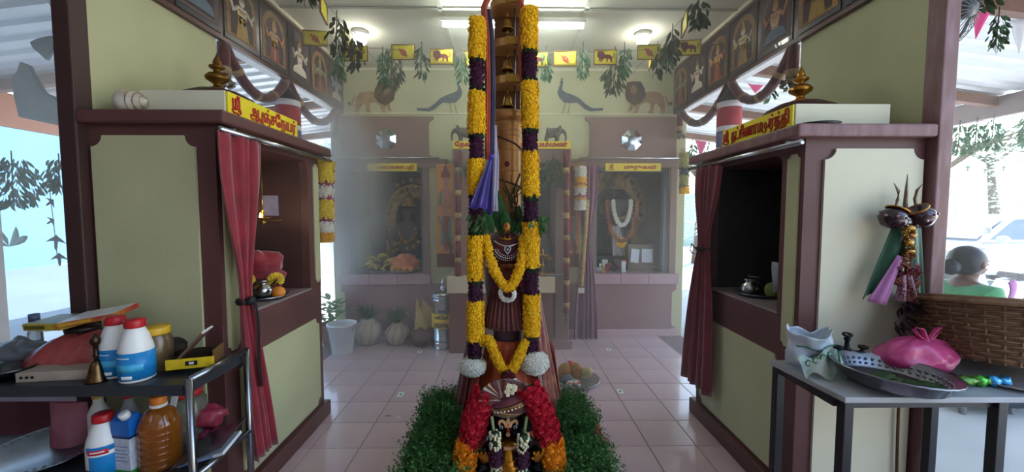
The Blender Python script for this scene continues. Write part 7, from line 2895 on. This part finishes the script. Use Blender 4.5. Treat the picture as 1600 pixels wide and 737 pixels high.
# ------------------------------------------------------------------ the person in green, seated on a plastic stool, facing away to the right
hx_, hy_ = P(1512, 412, 2.95).x, 2.95
hz_ = zz(412, 2.95, 1512)
pe = thing('person', 'seated person in a green top and pink shawl, dark hair in a bun', 'person', (hx_, hy_, 0))
SK = M('7a5240', .5, second='6a4434', scale=12, sss=.05)
TOP = M('3f9a64', .7, second='348654', scale=14, sheen=.3)
b0 = hz_ - .12
N = [(hx_ - .02, hy_, .47, .15), (hx_ - .03, hy_, .66, .135), (hx_ - .02, hy_, b0 - .12, .14), (hx_ - .01, hy_, b0 - .01, .07), (hx_ + .01, hy_, b0 + .03, .052), (hx_ + .01, hy_, b0 + .08, .082), (hx_ + .02, hy_, b0 + .15, .085), (hx_ + .015, hy_, b0 + .2, .06)]
E_ = [(i, i + 1) for i in range(7)]
for s_ in (-1, 1):
    i = len(N)
    N += [(hx_ - .02, hy_ + s_ * .175, b0 - .075, .06), (hx_ + .02, hy_ + s_ * .22, b0 - .38, .045), (hx_ + .24, hy_ + s_ * .15, b0 - .47, .034), (hx_ + .30, hy_ + s_ * .13, b0 - .48, .026)]
    E_ += [(2, i), (i, i + 1), (i + 1, i + 2), (i + 2, i + 3)]
    i = len(N)
    N += [(hx_ + .06, hy_ + s_ * .09, .46, .095), (hx_ + .40, hy_ + s_ * .1, .45, .07), (hx_ + .42, hy_ + s_ * .1, .08, .045), (hx_ + .56, hy_ + s_ * .1, .035, .035)]
    E_ += [(0, i), (i, i + 1), (i + 1, i + 2), (i + 2, i + 3)]
skin('body', N, E_, SK, pe, root=0, sub=2)
# blouse and skirt follow the body
N2 = [(hx_ - .02, hy_, .49, .165), (hx_ - .03, hy_, .66, .15), (hx_ - .02, hy_, b0 - .115, .165), (hx_ - .01, hy_, b0 - .005, .095)]
E2 = [(0, 1), (1, 2), (2, 3)]
for s_ in (-1, 1):
    i = len(N2)
    N2 += [(hx_ - .02, hy_ + s_ * .18, b0 - .075, .075), (hx_ + .01, hy_ + s_ * .215, b0 - .30, .056)]
    E2 += [(2, i), (i, i + 1)]
skin('green_top', N2, E2, TOP, pe, root=0, sub=2)
q = MB(M('2c3a4a', .7, var=.2))
q.lathe([(.30, .06), (.27, .25), (.24, .42), (.17, .52), (.0, .54)], 24, Matrix.Translation((hx_ + .15, hy_, 0)), sx=1.35, sy=.85)
q.build('skirt', pe)
HR = M('15131a', .45, second='221d26', scale=30, stretch=(1, 1, 6), bump=.3)
q = MB(HR)
q.ball((hx_ - .012, hy_, b0 + .145), (.112, .105, .118), 22, 14)
hr = q.build('hair', pe)
q = MB(HR)
q.ball((hx_ - .145, hy_ - .01, b0 + .10), (.062, .058, .06), 16, 12, lump=.25)
q.build('bun', hr)
q = MB(SK)
q.tube([(hx_ + .055, hy_, b0 + .055), (hx_ + .068, hy_, b0 + .09), (hx_ + .068, hy_, b0 + .14), (hx_ + .06, hy_, b0 + .18)], [.045, .062, .064, .04], 14)
fc = q.build('face', pe)
q = MB(SK)
q.tube([(hx_ + .126, hy_, b0 + .145), (hx_ + .146, hy_, b0 + .112), (hx_ + .126, hy_, b0 + .104)], [.01, .016, .01], 8)
q.build('nose', fc)
for s_ in (-1, 1):
    q = MB(M('e4e0dc', .3))
    q.ball((hx_ + .121, hy_ + s_ * .03, b0 + .145), (.012, .014, .009), 8, 6)
    e_ = q.build('eye', fc)
    q = MB(BLACK)
    q.ball((hx_ + .13, hy_ + s_ * .03, b0 + .145), (.005, .007, .007), 8, 6)
    q.build('pupil', e_)
    q = MB(SK)
    q.ball((hx_ + .0, hy_ + s_ * .1, b0 + .12), (.018, .012, .03), 10, 8)
    q.build('ear', fc)
q = MB(M('6a3430', .5))
q.ball((hx_ + .118, hy_, b0 + .075), (.01, .026, .009), 10, 6)
q.build('mouth', fc)
q = MB(M('b86aa8', .7, second='a2589a', scale=12, sheen=.3))
def shawl(u, v):
    t = v * 2 - 1
    return (hx_ + .06 + .13 * u + .02 * math.sin(v * 7), hy_ - .2 + .09 * u + .0 * t - .03 * math.sin(PI * u), b0 + .01 + .02 * math.sin(PI * u) - .40 * v ** 1.3)
q.sheet(shawl, 12, 16)
q.build('pink_shawl', pe, solid=.006)
sx_ = thing('plastic_stool', 'grey plastic stool under the person in green', 'stool', (hx_, hy_, 0))
q = MB(M('8a9096', .5))
q.box(hx_ - .17, hy_ - .17, .36, hx_ + .17, hy_ + .17, .40)
q.build('seat', sx_, bevel=.01)
for a in (-1, 1):
    for b_ in (-1, 1):
        q = MB(M('8a9096', .5))
        q.tube([(hx_ + a * .14, hy_ + b_ * .14, .37), (hx_ + a * .18, hy_ + b_ * .18, -.015)], [.025, .02], 8)
        q.build('leg', sx_)

# ------------------------------------------------------------------ fans on the outer faces of the end walls
def fan(label, c, r, sx):
    t = thing('wall_fan', label, 'fan', c)
    n = Vector((sx * .35, -.9, -.25)).normalized()
    a = n.cross(Vector((0, 0, 1))).normalized()
    b_ = a.cross(n)
    c = Vector(c)
    ring = lambda rr_, dz: [c + a * rr_ * math.cos(f) + b_ * rr_ * math.sin(f) + n * dz for f in [2 * PI * k / 32 for k in range(33)]]
    G = M('5a5e62', .4, .6)
    q = MB(G)
    q.tube(ring(r, 0), .007, 6, False)
    q.build('guard_ring', t)
    q = MB(G)
    for k in range(28):
        f = 2 * PI * k / 28
        d = a * math.cos(f) + b_ * math.sin(f)
        q.tube([c + d * .04 + n * .075, c + d * r * .6 + n * .065, c + d * r * .93 + n * .03, c + d * r], .0018, 4, False)
    q.build('guard_wires', t, kind='stuff')
    for k in range(3):
        q = MB(M('3c4044', .4))
        f0 = 2 * PI * k / 3
        d0 = a * math.cos(f0) + b_ * math.sin(f0)
        d1 = a * math.cos(f0 + .9) + b_ * math.sin(f0 + .9)
        q.add([c + d0 * .03, c + d0 * r * .85 + n * .015, c + d1 * r * .85 - n * .02, c + d1 * .05 - n * .01], [(0, 1, 2, 3)])
        q.build('blade', t, solid=.002)
    q = MB(G)
    q.tube([c + n * .08, c + n * .05, c - n * .12], [.03, .045, .05], 14)
    q.build('motor', t)
    q = MB(G)
    w = Vector((sx * (HALF + .13), 2.0, c.z - .1))
    q.tube([c - n * .1, c - n * .12 - Vector((0, 0, .06)), w], .014, 8)
    q.build('bracket', t)
    return t


fan('wall fan in a wire cage at the top of the left wall end', P(118, -12, 2.05), .2, -1)
fan('wall fan in a wire cage at the top of the right wall end', P(1490, 18, 2.05), .17, 1)

# ------------------------------------------------------------------ hangings outside the left wall
PL = [(18, 246, .40, .32, 260, 'big grey green leaf bunch hanging at the far left beside the post'), (92, 250, .26, .17, 150, 'grey green leaf bunch hanging beside the string of folded leaves')]
for i, (px, py, L, w, n, lab) in enumerate(PL):
    bunch('leaf_bunch', lab, P(px, py, 3.0), L, w, n, (leafmat('3c5048', '52665c', .6), leafmat('4a5e54', '3a4a44', .6)), .065, .02, 400 + i)
def bird(c, s, mt, parent=None, rot=0.0):
    q = MB(mt)
    pl = [(0, .5), (.12, .35), (.5, .1), (.9, -.25), (.45, -.12), (.16, -.1), (.12, -.7), (0, -.9), (-.12, -.7), (-.16, -.1), (-.45, -.12), (-.9, -.25), (-.5, .1), (-.12, .35)]
    m = Matrix.Rotation(rot, 4, 'Y')
    q.prism([(x * s, y * s) for x, y in pl], .003, Matrix.Translation(c) @ m @ face_T((0, 0, 0), (1, 0, 0), (0, 0, 1)))
    return q.build('folded_leaf', parent)
fs = thing('leaf_string', 'string of four bird shaped folded leaves hanging by the dark left pillar', 'hanging', P(84, 300, 3.0))
q = MB(M('7a7a70', .7))
q.tube([P(74, 250, 3.0), P(78, 300, 3.0), P(84, 350, 3.0), P(90, 405, 3.0)], .003, 5)
q.build('cord', fs)
for px, py, s, r_ in ((80, 315, .055, .9), (81, 345, .05, 1.0), (88, 375, .085, .1), (93, 402, .075, 0)):
    bird(P(px, py, 3.0), s, M('4a4448', .8, var=.2), fs, r_)
dl = M('7c8488', .7, second='6a7276', scale=6)
q = MB(dl)
A3 = lambda px, py: P(px, py, 2.9)
def silh(pts, th=.02):
    pp = [A3(*p_) for p_ in pts]
    y = pp[0].y
    q.prism([(p_.x, p_.z) for p_ in pp], th, face_T((0, y, 0), (1, 0, 0), (0, 0, 1)))
silh([(38, 98), (52, 104), (66, 130), (76, 146), (90, 152), (112, 176), (112, 200), (36, 184), (28, 150), (24, 124), (34, 112)], .03)
tag(q.build('draped_cloth', bevel=.008), 'grey hanging cloth outside under the roof at the far left', 'cloth')
q = MB(dl)
silh([(53, 68), (66, 62), (84, 58), (110, 62), (110, 76), (90, 76), (78, 96), (70, 88), (58, 78)], .03)
tag(q.build('draped_cloth', bevel=.008), 'small grey cloth scrap hanging below the left wall fan', 'cloth')
# plant leaf at the far left
q = MB(leafmat('6a7a74', '7c8c84', .6))
for k in range(7):
    f = k * .9
    leaf(q, P(14, 385, 3.4), (math.cos(f), R.uniform(-.3, .3), .6 + .3 * math.sin(f)), (0, 1, .3), .22, .05, .5)
lp_ = tag(q.build('pale_plant', solid=.001), 'pale long leaved plant growing by the left post', 'plant', kind='stuff')

# ------------------------------------------------------------------ hangings outside on the right
def pennant(label, px0, px1, py0, tip, Y, hx):
    a, b_, c = P(px0, py0, Y), P(px1, py0 + 4, Y), P(tip[0], tip[1], Y)
    q = MB(M(hx, .7, var=.05))
    q.sheet(lambda u, v: (Vector(a).lerp(b_, u)).lerp(c, v) + Vector((0, .012 * math.sin(u * 5) * (1 - v), 0)), 6, 6)
    tag(q.build('pennant', solid=.002), label, 'pennant', group='pennants outside')
pennant('pink pennant hanging under the right roof beside the wall fan', 1520, 1545, 14, (1524, 62), 2.7, 'e0508c')
pennant('white pennant hanging under the right roof at the picture edge', 1575, 1604, 28, (1592, 84), 2.7, 'dcdce4')
string('pennant_string', 'thin string of pennants under the right roof', [P(1490, 4, 2.7), P(1545, 14, 2.7), P(1640, 40, 2.7)])
bunch('leaf_bunch', 'green leaf bunch between the pink and white pennants', P(1561, 22, 2.7), .26, .10, 110, (LG2, LD2), .045, .015, 430)
bunch('leaf_bunch', 'dark dried leaf tuft at the top beside the pink pennant', P(1532, 2, 2.5), .07, .12, 40, (LD1, LD2), .06, .024, 431)
string('leaf_wire', 'thin wire carrying leaf bunches outside on the right', [P(1480, 196, 4.2), P(1560, 186, 4.2), P(1660, 172, 4.2)])
for i, (px, py) in enumerate(((1500, 194), (1527, 190), (1553, 186), (1608, 180))):
    bunch('leaf_bunch', 'green leaf bunch on the wire outside right, %s from the pillar' % ['first', 'second', 'third', 'fourth'][i], P(px, py, 4.2), .36, .15, 130, (LG1, LG2), .06, .02, 440 + i)
for i, (px, py) in enumerate(((1540, 246), (1512, 262), (1539, 266), (1568, 262))):
    o = bird(P(px, py, 4.2), .05, M('7a8284', .8))
    tag(o, 'bird shaped folded leaf hanging below the wire, %s' % ['highest one', 'left one', 'middle lower one', 'right one'][i], 'leaf', group='folded leaves outside')
# pennants seen through the right side opening
for lab, a in (('pink pennant seen through the right side opening above the swag', (1168, 1192, 130, (1180, 146), 4.0, 'e8608c')), ('pink pennant seen low through the right side opening', (1086, 1104, 218, (1094, 246), 4.3, 'e8709c')), ('pale pink pennant seen beside the right hanging cloth tube', (1116, 1126, 240, (1120, 252), 4.5, 'e0b0b8'))):
    pennant(lab, *a)
bunch('leaf_bunch', 'leaf bunch seen through the right side opening near its near end', P(1204, 138, 4.0), .14, .08, 40, (LG1, LG2), .06, .02, 460)
bunch('leaf_bunch', 'leaf bunch seen through the right side opening beside the straw garland', P(1082, 225, 4.4), .16, .1, 40, (LG1, LG2), .06, .02, 461)

# ------------------------------------------------------------------ incense smoke drifting in from the left opening, and haze outside
def smoke(name, label, x0, y0, z0, x1, y1, z1, dens, cx, cy, cz, rx, ry, rz, base=0.0):
    m = bpy.data.materials.new(name)
    m.use_nodes = True
    t = m.node_tree
    t.nodes.clear()
    out = t.nodes.new('ShaderNodeOutputMaterial')
    vs = t.nodes.new('ShaderNodeVolumeScatter')
    vs.inputs['Color'].default_value = (1.0, .97, .92, 1)
    vs.inputs['Anisotropy'].default_value = .15
    t.links.new(vs.outputs[0], out.inputs['Volume'])
    tc = t.nodes.new('ShaderNodeTexCoord')
    mp = t.nodes.new('ShaderNodeMapping')
    mp.inputs['Location'].default_value = (-cx / rx, -cy / ry, -cz / rz)
    mp.inputs['Scale'].default_value = (1 / rx, 1 / ry, 1 / rz)
    t.links.new(tc.outputs['Object'], mp.inputs[0])
    ln = t.nodes.new('ShaderNodeVectorMath')
    ln.operation = 'LENGTH'
    t.links.new(mp.outputs[0], ln.inputs[0])
    fo = t.nodes.new('ShaderNodeMapRange')
    fo.interpolation_type = 'SMOOTHSTEP'
    fo.inputs[1].default_value, fo.inputs[2].default_value = 1.0, .1
    fo.inputs[3].default_value, fo.inputs[4].default_value = 0.0, 1.0
    t.links.new(ln.outputs['Value'], fo.inputs[0])
    nz = t.nodes.new('ShaderNodeTexNoise')
    nz.inputs['Scale'].default_value = 1.6
    nz.inputs['Detail'].default_value = 3
    t.links.new(tc.outputs['Object'], nz.inputs['Vector'])
    mr = t.nodes.new('ShaderNodeMapRange')
    mr.inputs[1].default_value, mr.inputs[2].default_value = .35, .7
    mr.inputs[3].default_value, mr.inputs[4].default_value = .35, 1.3
    t.links.new(nz.outputs['Fac'], mr.inputs[0])
    mu = t.nodes.new('ShaderNodeMath')
    mu.operation = 'MULTIPLY'
    t.links.new(fo.outputs[0], mu.inputs[0])
    t.links.new(mr.outputs[0], mu.inputs[1])
    m2 = t.nodes.new('ShaderNodeMath')
    m2.operation = 'MULTIPLY'
    m2.inputs[1].default_value = dens
    fo.inputs[3].default_value = base
    t.links.new(mu.outputs[0], m2.inputs[0])
    t.links.new(m2.outputs[0], vs.inputs['Density'])
    q = MB(m)
    q.box(x0, y0, z0, x1, y1, z1)
    return tag(q.build(name), label, 'smoke', kind='stuff')


smoke('incense_smoke_haze', 'pale incense smoke drifting in front of the left back shrine', -1.9, 2.2, .02, 1.9, 4.56, 3.1, 7.5, -2.2, 4.05, 1.6, 1.15, .9, 1.35, .014)
smoke('incense_smoke_haze', 'thin bluish smoke outside the left wall under the roof', -5.4, 2.0, .02, -2.1, 6.0, 3.0, .25, -3.6, 3.4, 1.4, 2.2, 2.2, 2.6)
smoke('incense_smoke_haze', 'faint haze outside the right wall under the roof', 2.2, 1.95, .02, 5.4, 6.0, 2.5, .06, 3.8, 3.6, 1.2, 3.0, 3.0, 2.6)  # thin haze volume added to wash out the dark parts
